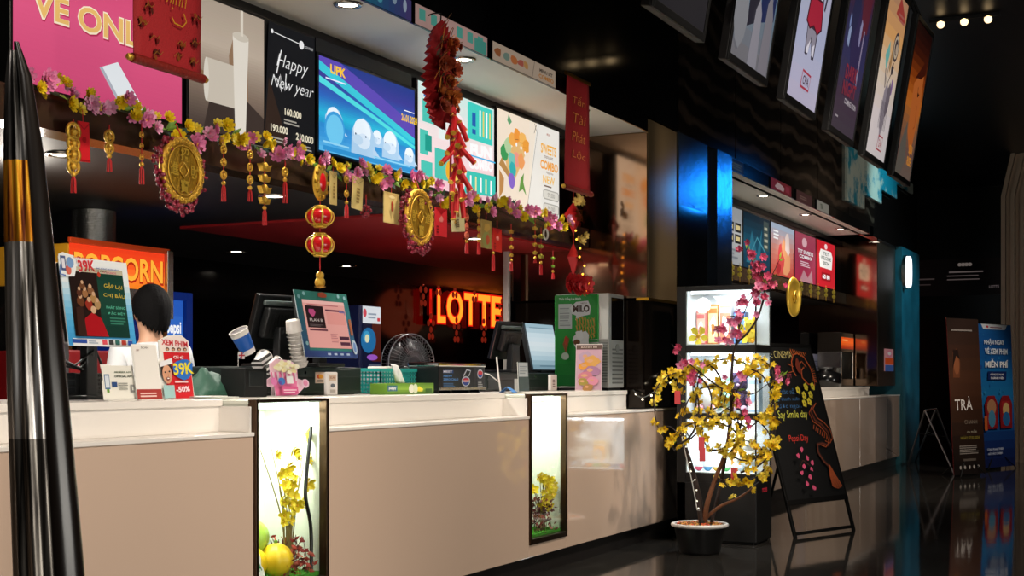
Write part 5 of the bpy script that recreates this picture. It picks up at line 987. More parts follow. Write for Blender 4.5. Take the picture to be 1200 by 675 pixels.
# medallions with berry wreaths
def medallion(px, yt, yb, wpx, label, seed, chars):
    random.seed(seed); c = PY(px, (yt + yb) / 2, 3.8); H = PY(px, yt, 3.8).z - PY(px, yb, 3.8).z; r = H / 2
    t = thing('coin_medallion', label, 'medallion', c, R(2))
    n = 40; g = G()
    for k in range(n):
        pass
    X0 = Matrix.Rotation(pi / 2, 4, 'X'); g.X = X0; IN = mat('b98f2c', .5, .8, bump=.8, scale=70)
    g.lathe([(0, -.01), (r * .98, -.01), (r, 0), (r * .98, .012), (r * .82, .014), (r * .80, .006)], GOLD, n=44); g.lathe([(r * .80, .006), (0, .006)], IN, n=44)
    g.X = Matrix.Identity(4)
    for k in range(26): a = 2 * pi * k / 26; g.torus((r * .9 * cos(a), -.014, r * .9 * sin(a)), r * .055, r * .022, GOLD, 'y', 8, 5)
    g.torus((0, -.012, 0), r * .74, r * .025, GOLD, 'y', 36, 6); g.torus((0, -.012, 0), r * .22, r * .03, GOLD, 'y', 4, 6)
    g.build('coin', t)
    g = G()
    for ch, (u, v) in zip(chars, ((0, .48), (-.48, 0), (.48, 0), (0, -.48))):
        vs, fs, x0, x1, y0, y1 = text_mesh(ch, .02); k = r * .40 / (y1 - y0)
        for yy in (-.016,): g.add([(u * r + (a - (x0 + x1) / 2) * k, yy, v * r + (b - (y0 + y1) / 2) * k) for a, b in vs], fs, GOLDP)
    g.build('character', t)
    g = G(); BER = mat('7a1028', .25); BER2 = mat('a02a44', .25); STM = mat('3a1a14', .7)
    for ang, ln in ((200, .9), (225, 1.1), (250, 1.0), (275, .9), (300, 1.1), (325, 1.0), (170, .9), (140, .9), (350, .8), (110, .6), (60, .6), (30, .7)):
        a = R(ang); pts = []
        for q in range(6):
            rr = r * (.78 + q * .075 * ln); aa = a + q * .09 * (1 if ang < 270 and ang > 90 else -1); pts.append((rr * cos(aa), .012 + .01 * sin(q), rr * sin(aa)))
        g.tube(pts, .002, STM, 4)
        for p_ in pts:
            for _ in range(4): g.ball((p_[0] + random.uniform(-.026, .026), p_[1] + random.uniform(-.02, .015), p_[2] + random.uniform(-.026, .026)), random.uniform(.007, .0105), random.choice((BER, BER, BER2)), 6)
    o = g.build('berry_wreath', t); o['kind'] = 'stuff'
    G().tube([(0, 0, r), (0, .03, r + .06)], .003, RED, 5).build('cord', t)
medallion(213, 161, 239, 46, 'larger gold coin medallion in dark red berries below the cup screen', 3, '招進財寶'); medallion(491, 221, 288, 32, 'gold coin medallion in dark red berries left of the firecracker string', 5, '福財進寶')
# scrolls
def scroll(px0, px1, yt, yb, Y, label, text, n_top, flowers, widen=0., name='hanging_scroll'):
    x0, x1, z0, z1 = RY(px0, px1, yt, yb, Y); w_, h_ = x1 - x0, z1 - z0
    t = thing(name, label, 'scroll', (x0, Y, z0)); nx = 8; nz_ = 14; vs = []
    for j in range(nz_ + 1):
        for i in range(nx + 1): u = i / nx; v = j / nz_; vs.append((w_ * (.5 + (u - .5) * (1 - widen * v)), .004 * sin(u * 7 + v * 4) * (1 - v * .6), h_ * v))
    g = G(); g.add(vs, [(j * (nx + 1) + i, j * (nx + 1) + i + 1, (j + 1) * (nx + 1) + i + 1, (j + 1) * (nx + 1) + i) for j in range(nz_) for i in range(nx)], REDB, True); o = g.build('cloth', t); o.modifiers.new('thick', 'SOLIDIFY').thickness = .003
    g = G(); g.cyl((-.01, 0, 0), (w_ + .01, 0, 0), .018, mat('7a1a10', .5, .2, noise=.5, bump=.6, scale=90)); g.build('lower_rod', t)
    g = G()
    for xx in (-.03, w_ + .012): g.ball((xx + .008, 0, 0), (.02, .014, .014), GOLD, 8)
    g.build('finial', t)
    if n_top: g = G(); q = w_ * widen / 2; g.cyl((q - .02, 0, h_), (w_ - q + .02, 0, h_), .012, GOLDD); g.build('upper_rod', t)
    a = Art(w_, h_, 0, .4, y=-.006, step=.0002); 
    if flowers:
        for u, v in ((.12, .28), (.28, .20), (.32, .08), (.62, .12), (.66, .22), (.88, .26), (.85, .10), (.18, .42), (.9, .46)):
            for k in range(4): a.poly(blob(u + random.uniform(-.05, .05), v + random.uniform(-.03, .03), .022, 7, .5), random.choice(('6a0c0e', '4a1a10', '7a3a14')))
            a.stroke([(u - .07, v - .02), (u - .02, v + .02), (u + .03, v), (u + .07, v + .03)], .0025, '8a5a20')
        a.text('Thịnh', .52, .56, .20, 'b8801e', -.012, width=.40, shear=.2); a.stroke([(.50, .40), (.54, .36), (.66, .35), (.72, .40), (.68, .46)], .006, 'b8801e')
        a.text('An', .5, .85, .18, 'b8801e', -.012, width=.3, shear=.2)
    else:
        for k, ch in enumerate(text): a2 = Art(w_, h_, 0, .4, y=-.007); a2.text(ch, .5, .80 - k * .165, .085, 'e08a44', -.008, width=.5, shear=.2); a2.build('character', t)
    if flowers: a.build('writing', t)
    return t
scroll(157, 236, -70, 80, 3.47, 'wide red cloth scroll with gold calligraphy hanging over the pink screen', None, False, True, .0)
scroll(662, 692, 92, 223, 3.46, 'narrow red scroll with gold vertical calligraphy at the soffit end', ['Tấn', 'Tài', 'Phát', 'Lộc'], True, False, .16)
# red pleated fan with flowers, firecrackers below
ft = PY(516, 24, 3.4); fb = PY(516, 148, 3.4); FHh = ft.z - fb.z
t = thing('paper_fan_hanging', 'tall red pleated paper fan with dried orange flowers and red firecrackers below', 'hanging decoration', (ft.x, 3.4, fb.z))
g = G(); n = 72; vs = [(0.02, -.01, FHh * .52)]
cx, cz = .0, FHh * .46
for k in range(n + 1):
    a = R(-80) - R(340) * k / n; c_, s_ = cos(a), sin(a); odd = k % 2
    rx = .165 * (1.0 if c_ < 0 else 1.0) * (1.10 if s_ < 0 else 1.0) * (1 - .25 * max(0, s_)); rz = FHh * .54 if s_ > 0 else FHh * .50
    q = 1 if odd else .9
    vs.append((cx + rx * c_ * q, -.02 if odd else .025, cz + rz * s_ * q))
g.add(vs, [(0, k, k + 1) for k in range(1, n + 1)], mat('9a1016', .6, bump=.2, scale=40)); o = g.build('pleated_fan', t); o.modifiers.new('thick', 'SOLIDIFY').thickness = .003
g = G(); g.add([(.045, -.03, .1), (.1, -.035, .12), (.155, -.03, -.18), (.10, -.03, -.2)], [(0, 3, 2, 1)], mat('a81218', .6)); g.build('ribbon', t).modifiers.new('thick', 'SOLIDIFY').thickness = .003
FO = blossom_mesh('flower', .036, 'a8581c', '6a3210', 3, 8, .6); FD = blossom_mesh('flower', .042, '8a3416', '5a2410', 3, 9, .6); 
random.seed(4)
for k in range(24):
    v = random.random() ** .9; sx = .025 + .04 * (1 - v) 
    put_flower(random.choice((FO, FD)), t, (random.gauss(-.035, sx), -.06 - random.random() * .03, .04 + v * FHh * .72), (random.uniform(-.5, .5), random.uniform(0, 6), random.uniform(-.6, .6)), random.uniform(.5, 1.0))
g = G()
for k in range(46):
    x, z = random.gauss(-.03, .045), random.uniform(.08, FHh * .9); d = Vector((random.uniform(-.7, .9), -.3, random.uniform(.2, 1))).normalized() * random.uniform(.05, .11); g.tube([(x, -.05, z), tuple(Vector((x, -.06, z)) + d)], .0018, mat(random.choice(('8a3a14', '5a3a1a', 'c87a2a')), .7), 4)
for k in range(40): x, z = random.gauss(-.03, .04), random.uniform(.1, FHh * .8); leaf_geo(g, (x, -.05, z), (random.uniform(-1, 1), -.5, random.uniform(-.6, 1)), .05, .012, mat(random.choice(('3a2a14', '4a3a18', '6a2414')), .7))
g.build('dried_stems', t)
zz0 = PY(516, 128, 3.4).z - fb.z; zz1 = PY(521, 248, 3.4).z - fb.z
g = G(); g.tube([(.0, -.06, zz0), (.02, -.05, zz0 - .2), (.03, -.04, zz1)], .006, mat('8a1014', .6), 6); g.build('cord', t)
for k in range(22):
    q = k / 21; z = zz0 - .03 + (zz1 - zz0 + .07) * q; x = .0 + .03 * q; s = -1 if k % 2 else 1; a = R(random.uniform(28, 55)); L = random.uniform(.10, .13) * (1 - .2 * q); g = G()
    p0 = Vector((x + s * .006, -.065 - .02 * (k % 3), z)); d = Vector((s * sin(a), random.uniform(-.4, .1), -cos(a))).normalized()
    if k > 18: d = Vector((s * .15, -.05, -1)).normalized()
    g.cyl(p0, p0 + d * L, .0135, RED, n=10); g.cyl(p0 + d * L, p0 + d * (L + .004), .0145, GOLDP, n=10); g.cyl(p0 - d * .003, p0, .0145, GOLDP, n=10); g.build('firecracker', t)
G().tube([(0, .0, FHh - .02), (.01, .0, FHh + .04), (.03, .06, FHh + .05), (.03, .1, FHh + .04)], .004, BLACK, 6).build('hook', t)
# string of red diamonds beside the bronze mirror
p = PY(672, 224, 3.93); t = thing('diamond_strand', 'string of red padded diamonds with gold flowers next to the bronze mirror', 'hanging decoration', p, R(-14)); zc = lambda y: PY(672, y, 3.93).z - p.z
FG = blossom_mesh('gold_flower', .04, 'd8b860', 'a87a20', 2, 6, .5)
def diamond(y0, y1, w_):
    zt, zb = zc(y0), zc(y1); zm = zt * .45 + zb * .55 + (zt - zb) * .12
    g = G(); g.add([(0, 0, zt), (w_, 0, zm), (0, 0, zb), (-w_, 0, zm), (0, -.045, zm), (0, .045, zm)], [(0, 3, 4), (3, 2, 4), (2, 1, 4), (1, 0, 4), (3, 0, 5), (2, 3, 5), (1, 2, 5), (0, 1, 5)], mat('c01a1c', .4, bump=.15, scale=70)); o = g.build('red_diamond', t, .004)
    g = G(); vs, fs, x0, x1, a0_, a1_ = text_mesh('福', .01); k = w_ * .8 / (a1_ - a0_); g.add([((a - (x0 + x1) / 2) * k, -.05, zm + (b - (a0_ + a1_) / 2) * k) for a, b in vs], fs, GOLDD); g.build('character', t)
diamond(236, 275, .11); diamond(284, 325, .075)
for yy, n_ in ((231, 7), (280, 4)):
    for k in range(n_): put_flower(FG, t, (random.uniform(-.06, .06), -.05 - .02 * random.random(), zc(yy) + random.uniform(-.05, .05)), (random.uniform(-.4, .4), random.uniform(0, 6), random.uniform(-.5, .5)), random.uniform(.6, 1))
G().tube([(0, 0, .04), (0, 0, zc(330))], .003, RED, 5).build('cord', t)
FR = blossom_mesh('red_flower', .075, 'b8161c', '8a0c10', 3, 7, .4)
for k in range(7): put_flower(FR, t, (-.10 + .035 * k, -.03 - .02 * (k % 2), zc(337) + .03 * ((k + 1) % 2)), (random.uniform(-.3, .3), random.uniform(0, 6), random.uniform(-.4, .4)), random.uniform(.7, 1))
BULB = mat('ffb43c', .4, emit=3)
g = G(); pts = []; 
for k in range(26): q = k / 25; pts.append((-.09 + .18 * q + .03 * sin(k), -.07, zc(262) + (zc(345) - zc(262)) * q))
g.tube(pts, .002, mat('2a2418', .6), 4); g.build('light_wire', t)
g = G()
for k in range(0, 26, 3): g.ball(pts[k], .008, BULB, 6)
g.build('bulb', t)
# white bead wire, small pink toy and curl above the drink machine
p = PY(643, 258, 3.9); tt = thing('paper_bird', 'pink and red felt charm with a white curl at the garland end', 'ornament', p); G().ball((0, 0, 0), (.07, .02, .022), mat('f07ab0', .6), 12).build('wing', tt); G().ball((0, .0, -.045), (.055, .02, .028), mat('d8303a', .6), 12).build('body', tt); G().torus((-.05, 0, -.1), .035, .007, WHITE, 'y', 20, 6).build('curl', tt); G().tube([(0, 0, 0), (0, .02, .07)], .002, RED, 5).build('cord', tt)
# gold charms below the second row of screens
SCX = [(868, 290, 'gold'), (886, 295, 'gold'), (903, 298, 'gold')]
for k, px in enumerate((858, 867, 878, 929, 939, 950, 959, 968, 977)):
    yt = 443 - (2.30 - 1.2) * F / PY(px, 300, 3.9).dot(Vector((CA, SA, 0))); t = hang('charm_string', 'small gold charm, %s, under the far screens' % ('first of three', 'second of three', 'third of three by the tree', 'first of the six right of the tree', 'second after the tree', 'third after the tree', 'fourth after the tree', 'fifth after the tree', 'last')[k], px, yt, 3.9, 'gold charms below the far screens')
    g = G()
    for z in (-.03, -.085): ingot(g, z, .042, mat('e8cc4a', .4, .3, emit=.15))
    g.build('charm', t); G().tube([(0, 0, .03), (0, 0, -.16)], .003, GOLDP, 5).build('cord', t)
c = PY(930, 348, 3.8); t = thing('coin_medallion', 'small gold coin medallion beyond the tree, under the far screens', 'medallion', c, R(-5)); g = G(); g.X = Matrix.Rotation(pi / 2, 4, 'X'); g.lathe([(0, -.01), (.21, -.01), (.22, 0), (.21, .015), (.17, .018), (.165, .008), (0, .008)], GOLDP, n=32); g.X = Matrix.Identity(4); g.torus((0, -.02, 0), .06, .012, GOLDP, 'y', 4, 6); g.build('coin', t); G().tube([(0, 0, .2), (0, 0, .48)], .004, RED, 5).build('cord', t)
# ================================================================ lit toys cabinet
cX, cY0, cY1 = 9.53, 3.33, 2.73; Wc = cY0 - cY1; Dc = .40
cab = thing('display_cabinet', 'black three tier lit glass cabinet of toys behind the blossom tree', 'display cabinet', (cX, cY0, 0), R(-90))
zs = [(1.44, 1.835), (.945, 1.385), (.51, .90)]
g = G(); g.box(-.0, .07, 0, Dc, 0, 1.87, MBLACK)
for a_, b_ in ((1.835, 1.87), (1.385, 1.44), (.90, .945), (.44, .51)): g.box(.07, Wc, 0, Dc, a_, b_, MBLACK)
g.box(Wc - .012, Wc, 0, .012, .51, 1.835, BLACK); g.box(Wc - .012, Wc, Dc - .02, Dc, .51, 1.835, BLACK); g.build('frame', cab, .004)
G().box(.0, Wc, .0, Dc, .02, .44, MBLACK).box(.02, Wc - .02, .02, Dc - .02, 0, .02, BLACK).build('base', cab, .004)
CW = mat('e8eef2', .5)
g = G()
for a_, b_ in zs: g.box(.07, Wc - .012, Dc - .02, Dc - .005, a_, b_, CW); g.box(.07, .078, .01, Dc - .02, a_, b_, CW); g.box(.078, Wc - .012, .01, Dc - .02, a_, a_ + .006, CW)
g.build('lining', cab)
for a_, b_ in zs: G().box(.1, Wc - .05, .03, .06, b_ - .02, b_ - .004, mat('f0f8ff', .5, emit=9)).build('light_tube', cab)
g = G()
for a_, b_ in zs: g.box(.07, Wc - .012, .002, .005, a_, b_, GLASS); g.box(Wc - .006, Wc - .002, .012, Dc - .02, a_, b_, GLASS)
g.build('glass', cab)
a = Art(.18, .05, .5); a.text('TOYS', .5, .5, .6, 'd83040', .02, width=.7); o = a.build('side_lettering', cab, loc=(Wc + .001, .12, .36), rot=(0, 0, R(90)))
def cabp(u, d, z): return Vector((cX + d, cY0 - u, z))
def toy(name, label, cat, u, d, z, fn, rz=-90): t = thing(name, label, cat, cabp(u, d, z + (.008 if name == 'plush_toy' else 0)), R(rz)); fn(t); return t
def plush(c1, c2, s=1., ears='r'):
    def f(t):
        m1, m2 = mat(c1, .9, bump=.3, scale=90), mat(c2, .8)
        g = G(); g.ball((0, 0, .07 * s), (.06 * s, .05 * s, .07 * s), m1, 14); g.build('body', t); g = G(); g.ball((0, -.005, .165 * s), (.055 * s, .05 * s, .05 * s), m1, 14); g.build('head', t)
        g = G()
        for q in (-1, 1): g.ball((q * .038 * s, 0, .215 * s), (.02 * s, .012 * s, .02 * s if ears == 'r' else .05 * s), m1, 8); g.ball((q * .055 * s, -.03 * s, .08 * s), (.018 * s, .02 * s, .035 * s), m1, 8); g.ball((q * .035 * s, -.045 * s, .015 * s), (.022 * s, .03 * s, .018 * s), m2, 8)
        g.build('limbs', t); g = G()
        for q in (-1, 1): g.ball((q * .02 * s, -.05 * s, .172 * s), .006 * s, BLACK, 6)
        g.ball((0, -.052 * s, .158 * s), (.012 * s, .008 * s, .008 * s), m2, 6); g.build('face', t)
    return f
def tbox(c1, c2, w_, h_, s='GO'):
    def f(t):
        G().box(-w_ / 2, w_ / 2, 0, .09, 0, h_, mat(c1, .4)).build('carton', t, .002); a = Art(w_, h_, 0, y=-.0006); a.rect(.06, .05, .94, .95, c2); a.poly(blob(.5, .45, .3, 9, .3, .8), 'f0f0f0'); a.poly(blob(.5, .4, .2, 8, .3, .8), c1); a.rect(.1, .78, .9, .9, c1); a.build('print', t, loc=(-w_ / 2, 0, 0))
    return f
def capsule(c1):
    def f(t): g = G(); g.lathe([(.0, 0)] + [(.032 * sin(pi * k / 12), .032 - .032 * cos(pi * k / 12)) for k in range(1, 7)], mat(c1, .2, coat=.5), n=18); g.build('lower_shell', t); g = G(); g.lathe([(.032 * sin(pi * k / 12), .032 - .032 * cos(pi * k / 12)) for k in range(6, 12)] + [(0, .064)], mat('e8eef0', .15, coat=.5), n=18); g.build('upper_shell', t)
    return f
Z1, Z2, Z3 = zs[0][0] + .007, zs[1][0] + .007, zs[2][0] + .007
toy('toy_box', 'tall coral toy carton on the top cabinet shelf at its black post', 'toy box', .12, .20, Z1, tbox('d86a6a', 'f0c0b0', .07, .25)); toy('toy_box', 'ornate gold brown toy carton on the top cabinet shelf', 'toy box', .20, .24, Z1, tbox('b87a3a', 'e8d0a0', .08, .30)); toy('toy_box', 'white and red toy carton beside the gold brown one, top shelf', 'toy box', .30, .22, Z1, tbox('e8e4e0', 'd87a60', .09, .30)); toy('toy_box', 'blue toy carton in the middle of the top cabinet shelf', 'toy box', .41, .22, Z1, tbox('2a4a8a', '6a90c8', .09, .24))
toy('plush_toy', 'small yellow plush on the top cabinet shelf near the glass side', 'plush toy', .51, .15, Z1, plush('f0d040', 'e0a020', .8)); toy('plush_toy', 'white rabbit eared plush on the middle cabinet shelf', 'plush toy', .18, .20, Z2, plush('f0f0f0', 'e8a0b0', 1.35, 'l')); toy('plush_toy', 'pale green plush on the middle cabinet shelf', 'plush toy', .28, .2, Z2, plush('9ac8b0', 'f0e0d0', 1.1)); toy('plush_toy', 'dark violet plush on the middle cabinet shelf', 'plush toy', .41, .24, Z2, plush('3a2a50', 'd0b0d0', 1.2)); toy('toy_box', 'pale blue toy carton standing by the glass side of the middle shelf', 'toy box', .52, .2, Z2, tbox('a8c8e8', 'f0f4f8', .09, .26))
for k, (u, d, c, l) in enumerate(((.13, .12, 'e04a6a', 'pink capsule at the black post end of the lowest shelf'), (.2, .12, '4aa0d8', 'blue capsule second from the black post, lowest shelf'), (.27, .12, 'f0c030', 'yellow capsule third from the black post, lowest shelf'), (.34, .12, '50b868', 'green capsule in the middle of the lowest shelf'), (.41, .12, 'e87a30', 'orange capsule next to the white plush'), (.17, .2, '9a60c0', 'violet capsule in the second row of the lowest shelf'), (.3, .2, 'd83040', 'red capsule in the second row of the lowest shelf'))): toy('toy_capsule', l, 'capsule', u, d, Z3, capsule(c))
toy('plush_toy', 'white plush on the lowest cabinet shelf', 'plush toy', .49, .18, Z3, plush('f4f4f0', 'c0d8e8', 1.2)); toy('toy_box', 'cream toy carton at the back of the lowest cabinet shelf', 'toy box', .38, .26, Z3, tbox('f0e8c8', 'e8a040', .1, .2))
for k, (u, d, z, l) in enumerate(((.15, .07, Z1 + .06, 'large yellow paper flower inside the top tier near the black post'), (.5, .06, Z1 + .08, 'large yellow paper flower inside the top tier near the glass side'))):
    o = blossom_mesh('paper_flower', .075, 'f6e048', 'e8a820', 1, 5, .3); tag(o, l, 'flower'); o.location = cabp(u, d, z); o.rotation_euler = (0, .3, R(-90)); G().tube([(0, 0, 0), (0, .04, -.06 - .02 * k)], .003, LEAF, 5).build('stem', o)
# ================================================================ potted blossom trees in front of it
TD = 9.35; base = PD(820, 443, TD); pot = thing('potted_blossom_tree', 'potted tree with yellow blossom on looped branches in front of the lit cabinet', 'potted tree', (base.x, base.y, 0))
def L(px, py, dd=0.): p = PD(px, py, TD + dd); return Vector((p.x - base.x, p.y - base.y, p.z))
PR = .195; PZz = L(820, 613).z
G().lathe([(0, 0), (.13, 0), (.14, .02), (.175, PZz - .03), (.18, PZz - .02), (.165, PZz - .02), (0.0, PZz - .035)], mat('060607', .4), n=36).build('pot', pot); G().torus((0, 0, PZz - .01), .185, .013, mat('d8d4d0', .4), n=40, k=8).build('rim', pot)
g = G(); g.lathe([(.17, PZz - .015), (0, PZz - .008)], mat('5a3a20', .9), n=24)
for k in range(90): r_ = .16 * random.random() ** .5; a_ = random.uniform(0, 6.3); g.ball((r_ * cos(a_), r_ * sin(a_), PZz - .006), .011, mat(random.choice(('c87a30', 'd8a050', '8a5a2a', 'd85a3a')), .8), 5)
g.build('bark_mulch', pot)
def curve(pts, n=6):
    P = [Vector(p) for p in pts]; out = []
    for i in range(len(P) - 1):
        a, b, c, d = P[max(i - 1, 0)], P[i], P[i + 1], P[min(i + 2, len(P) - 1)]
        for k in range(n): q = k / n; out.append(.5 * ((2 * b) + (c - a) * q + (2 * a - 5 * b + 4 * c - d) * q * q + (-a + 3 * b - 3 * c + d) * q ** 3))
    return out + [P[-1]]
def taper(n, a, b): return [a + (b - a) * i / (n - 1) for i in range(n)]
soil = PZz - .02
def br(g, pts, r0, r1, m): c = curve(pts); g.tube(c, taper(len(c), r0, r1), m, 7); return c
g = G(); c1 = br(g, [L(823, 613), L(819, 585, .03), L(812, 555, .02), L(803, 525), L(797, 505)], .026, .014, BARKD); c2 = br(g, [L(826, 611), L(829, 590, -.03), L(838, 562), L(850, 530, .05), L(857, 490, .05), L(860, 455, .03)], .02, .009, BARK); c3 = br(g, [L(828, 606), L(845, 593, -.04), L(865, 584, -.08), L(882, 572, -.1)], .014, .006, BARK); g.build('trunk', pot)
g = G(); g2 = G(); w = curve([L(799, 512, -.04), L(804, 535, -.05), L(811, 565, -.05), L(817, 598, -.05)]); g2.tube(w, .0035, mat('c8c8c4', .4), 5)
for k in range(0, len(w), 2): g2.tube([w[k], w[k] + Vector((random.uniform(-.03, .03), -.01, random.uniform(-.01, .03)))], .002, mat('b8b8b4', .4), 4); g2.ball(w[k] + Vector((random.uniform(-.03, .03), -.015, .015)), .006, mat('fff4dc', .4, emit=1.5), 6)
g2.build('light_string', pot)
loops = []
random.seed(12)
def loop(cx, cy, rx, ry, a0, a1, dd, tw=0.):
    pts = []
    for k in range(15): a = R(a0 + (a1 - a0) * k / 14); pts.append(L(cx + rx * cos(a) + tw * sin(2 * a), cy - ry * sin(a), dd + .06 * sin(a * 1.5)))
    loops.append(curve(pts, 3)); g.tube(loops[-1], taper(len(loops[-1]), .007, .004), BARKD, 6)
loop(793, 478, 26, 42, -80, 235, .0); loop(800, 470, 34, 34, -60, 200, -.08); loop(835, 490, 34, 38, -100, 220, .08); loop(828, 520, 40, 26, -20, 200, -.1); loop(878, 485, 30, 52, -110, 170, .02); loop(860, 520, 44, 34, -80, 110, -.12); loop(852, 455, 40, 34, 10, 200, .1); loop(845, 505, 22, 28, -60, 240, .0); loop(868, 540, 30, 24, -120, 120, -.1); loop(820, 455, 26, 30, -30, 210, .05); loop(890, 455, 18, 34, -90, 150, .1)
for pts in ([L(800, 515), L(785, 500), L(770, 505, -.05)], [L(803, 520), L(825, 500, .05), L(850, 480, .1), L(880, 460, .12)], [L(850, 530), L(875, 540, -.1), L(905, 525, -.12), L(908, 500, -.1)], [L(882, 572, -.1), L(895, 560, -.12), L(903, 550, -.12)], [L(857, 490), L(880, 500, .1), L(905, 470, .12), L(908, 450, .12)], [L(815, 480), L(820, 440, .06), L(835, 425, .05)], [L(840, 560), L(858, 570, -.06), L(860, 590, -.05)], [L(797, 505), L(800, 460, .1), L(806, 430, .1)], [L(858, 470), L(872, 445), L(892, 432, .05)]):
    c = curve(pts, 4); loops.append(c); g.tube(c, taper(len(c), .006, .0025), BARKD, 6)
g.build('branches', pot)
TY = blossom_mesh('flower', .03, 'f2cc1a', 'c88a10', 2, 5, .5); TY2 = blossom_mesh('flower', .026, 'f6dc48', 'd89a18', 2, 5, .8)
allp = [p for c in loops for p in c]; spots = []
for k in range(360):
    p = random.choice(allp); spots.append(Vector(p) + Vector((random.gauss(0, .012), random.gauss(0, .012), random.gauss(0, .014))))
CAMD = Vector((-CA, -SA, 0))
for p in spots[:100]: put_flower(random.choice((TY, TY2)), pot, p + CAMD * .015, (random.uniform(-.8, .8), random.uniform(0, 6), R(-62) + random.uniform(-.9, .9)), random.uniform(.8, 1.2))
g = G()
for p in spots[100:]:
    g.X = Matrix.Translation(p) @ Matrix.Rotation(random.uniform(0, 6.3), 4, 'Z') @ Matrix.Rotation(random.uniform(-1, 1), 4, 'X') @ Matrix.Scale(random.uniform(.8, 1.15), 4)
    src = random.choice((TY, TY2)).data; 
    for mi in (0, 1):
        mm = src.materials[mi]; g.add([tuple(v.co) for v in src.vertices], [list(f.vertices) for f in src.polygons if f.material_index == mi], mm, True)
o = g.build('blossom', pot); o['kind'] = 'stuff'
g = G()
for k in range(40): p = random.choice(allp); leaf_geo(g, p, (random.uniform(-1, 1), random.uniform(-1, 0), random.uniform(-.3, 1)), .04, .009, mat('a8b040', .6))
g.build('leaves', pot)
for px, py, l in ((794, 458, 'red new year packet hanging high at the counter end of the tree'), (823, 525, 'red new year packet hanging low on the blossom tree'), (860, 548, 'red new year packet hanging beneath the tree crown'), (822, 512, 'small red tag beside the low packet on the tree')):
    p = PD(px, py, TD - .12); t = thing('tree_packet', l, 'red packet', p, R(-60), 'red packets on the blossom tree'); G().box(-.02, .02, -.002, .002, -.09, 0, mat('c01c20', .4)).build('paper', t, .001); G().tube([(0, 0, -.01), (0, .06, .05)], .0015, GOLDD, 4).build('cord', t)
# peach branch
pe = thing('peach_blossom_branch', 'tall bare branch with pink blossom rising from the same pot in front of the cabinet', 'branch', (base.x, base.y, 0)); g = G(); ps = []
for pts, r0, r1 in (([L(834, 612, .05), L(846, 560, .08), L(855, 500, .05), L(857, 460), L(858, 430), L(862, 405), L(876, 390, -.03), L(888, 372, -.05), L(895, 350, -.05), L(897, 338, -.05), L(905, 331, -.05)], .013, .005),
                    ([L(862, 405), L(866, 385, .03), L(862, 372, .05), L(852, 371, .06)], .007, .003), ([L(897, 338, -.05), L(889, 320, -.05), L(880, 303, -.05), L(874, 291, -.05)], .005, .002), ([L(897, 338, -.05), L(907, 318, -.08), L(914, 303, -.1)], .004, .0015), ([L(857, 462), L(835, 448, -.03), L(815, 432, -.05), L(800, 420, -.06), L(787, 403, -.07)], .007, .002), ([L(858, 455), L(880, 462, -.1), L(900, 450, -.12), L(916, 442, -.14)], .005, .002), ([L(862, 400), L(870, 372), L(880, 350), L(891, 340)], .005, .002)):
    c = br(g, pts, r0, r1, BARKD); ps.append(c)
g.build('branch', pe)
for bx, sp in ((800, None),): pass
TP_ = blossom_mesh('flower', .03, 'e890b4', 'd04a80', 2, 5, .5); TP2 = blossom_mesh('flower', .028, 'd85a80', 'a82a50', 2, 6, .7)
random.seed(31)
def near(px, py, n, s=9, src=(TP_, TP2)):
    for k in range(n): put_flower(random.choice(src), pe, L(px + random.gauss(0, s), py + random.gauss(0, s), -.06 + random.uniform(-.05, .03)), (random.uniform(-.7, .7), random.uniform(0, 6), R(-62) + random.uniform(-.7, .7)), random.uniform(.7, 1.15))
for a in ((875, 292, 6, 5, (TP2,)), (885, 312, 7, 5, (TP2,)), (890, 325, 6, 5, (TP2,)), (903, 330, 8, 7, (TP2,)), (895, 350, 8, 8), (875, 358, 8, 8), (866, 370, 5, 6), (850, 380, 8, 8), (850, 398, 6, 7), (870, 395, 4, 8), (808, 428, 6, 6), (790, 408, 3, 4, (TP2,)), (818, 445, 5, 6), (866, 470, 4, 8), (876, 492, 5, 5, (TP2,)), (912, 444, 4, 6), (862, 440, 3, 8)): near(*a)
g = G()
for k in range(26): p = random.choice(random.choice(ps)); leaf_geo(g, p, (random.uniform(-1, 1), random.uniform(-1, 0), random.uniform(0, 1)), .06, .012, mat('8ab03a', .5))
g.build('leaves', pe)
# wire of fairy lights along the counter end
g = G(); pts = curve([PY(742, 457, 3.62), PY(752, 466, 3.5), PY(768, 458, 3.46), PY(785, 447, 3.44), PY(806, 436, 3.42)], 6); g.tube(pts, .004, mat('4a4a48', .5), 5); o = g.build('fairy_lights'); tag(o, 'wire of tiny fairy lights drooping from the counter end towards the tree', 'fairy lights'); g = G()
for k in range(2, len(pts), 4): g.ball(pts[k] + Vector((0, -.006, -.012)), .008, mat('fff0d0', .4, emit=4), 6)
g.build('bulb', o)
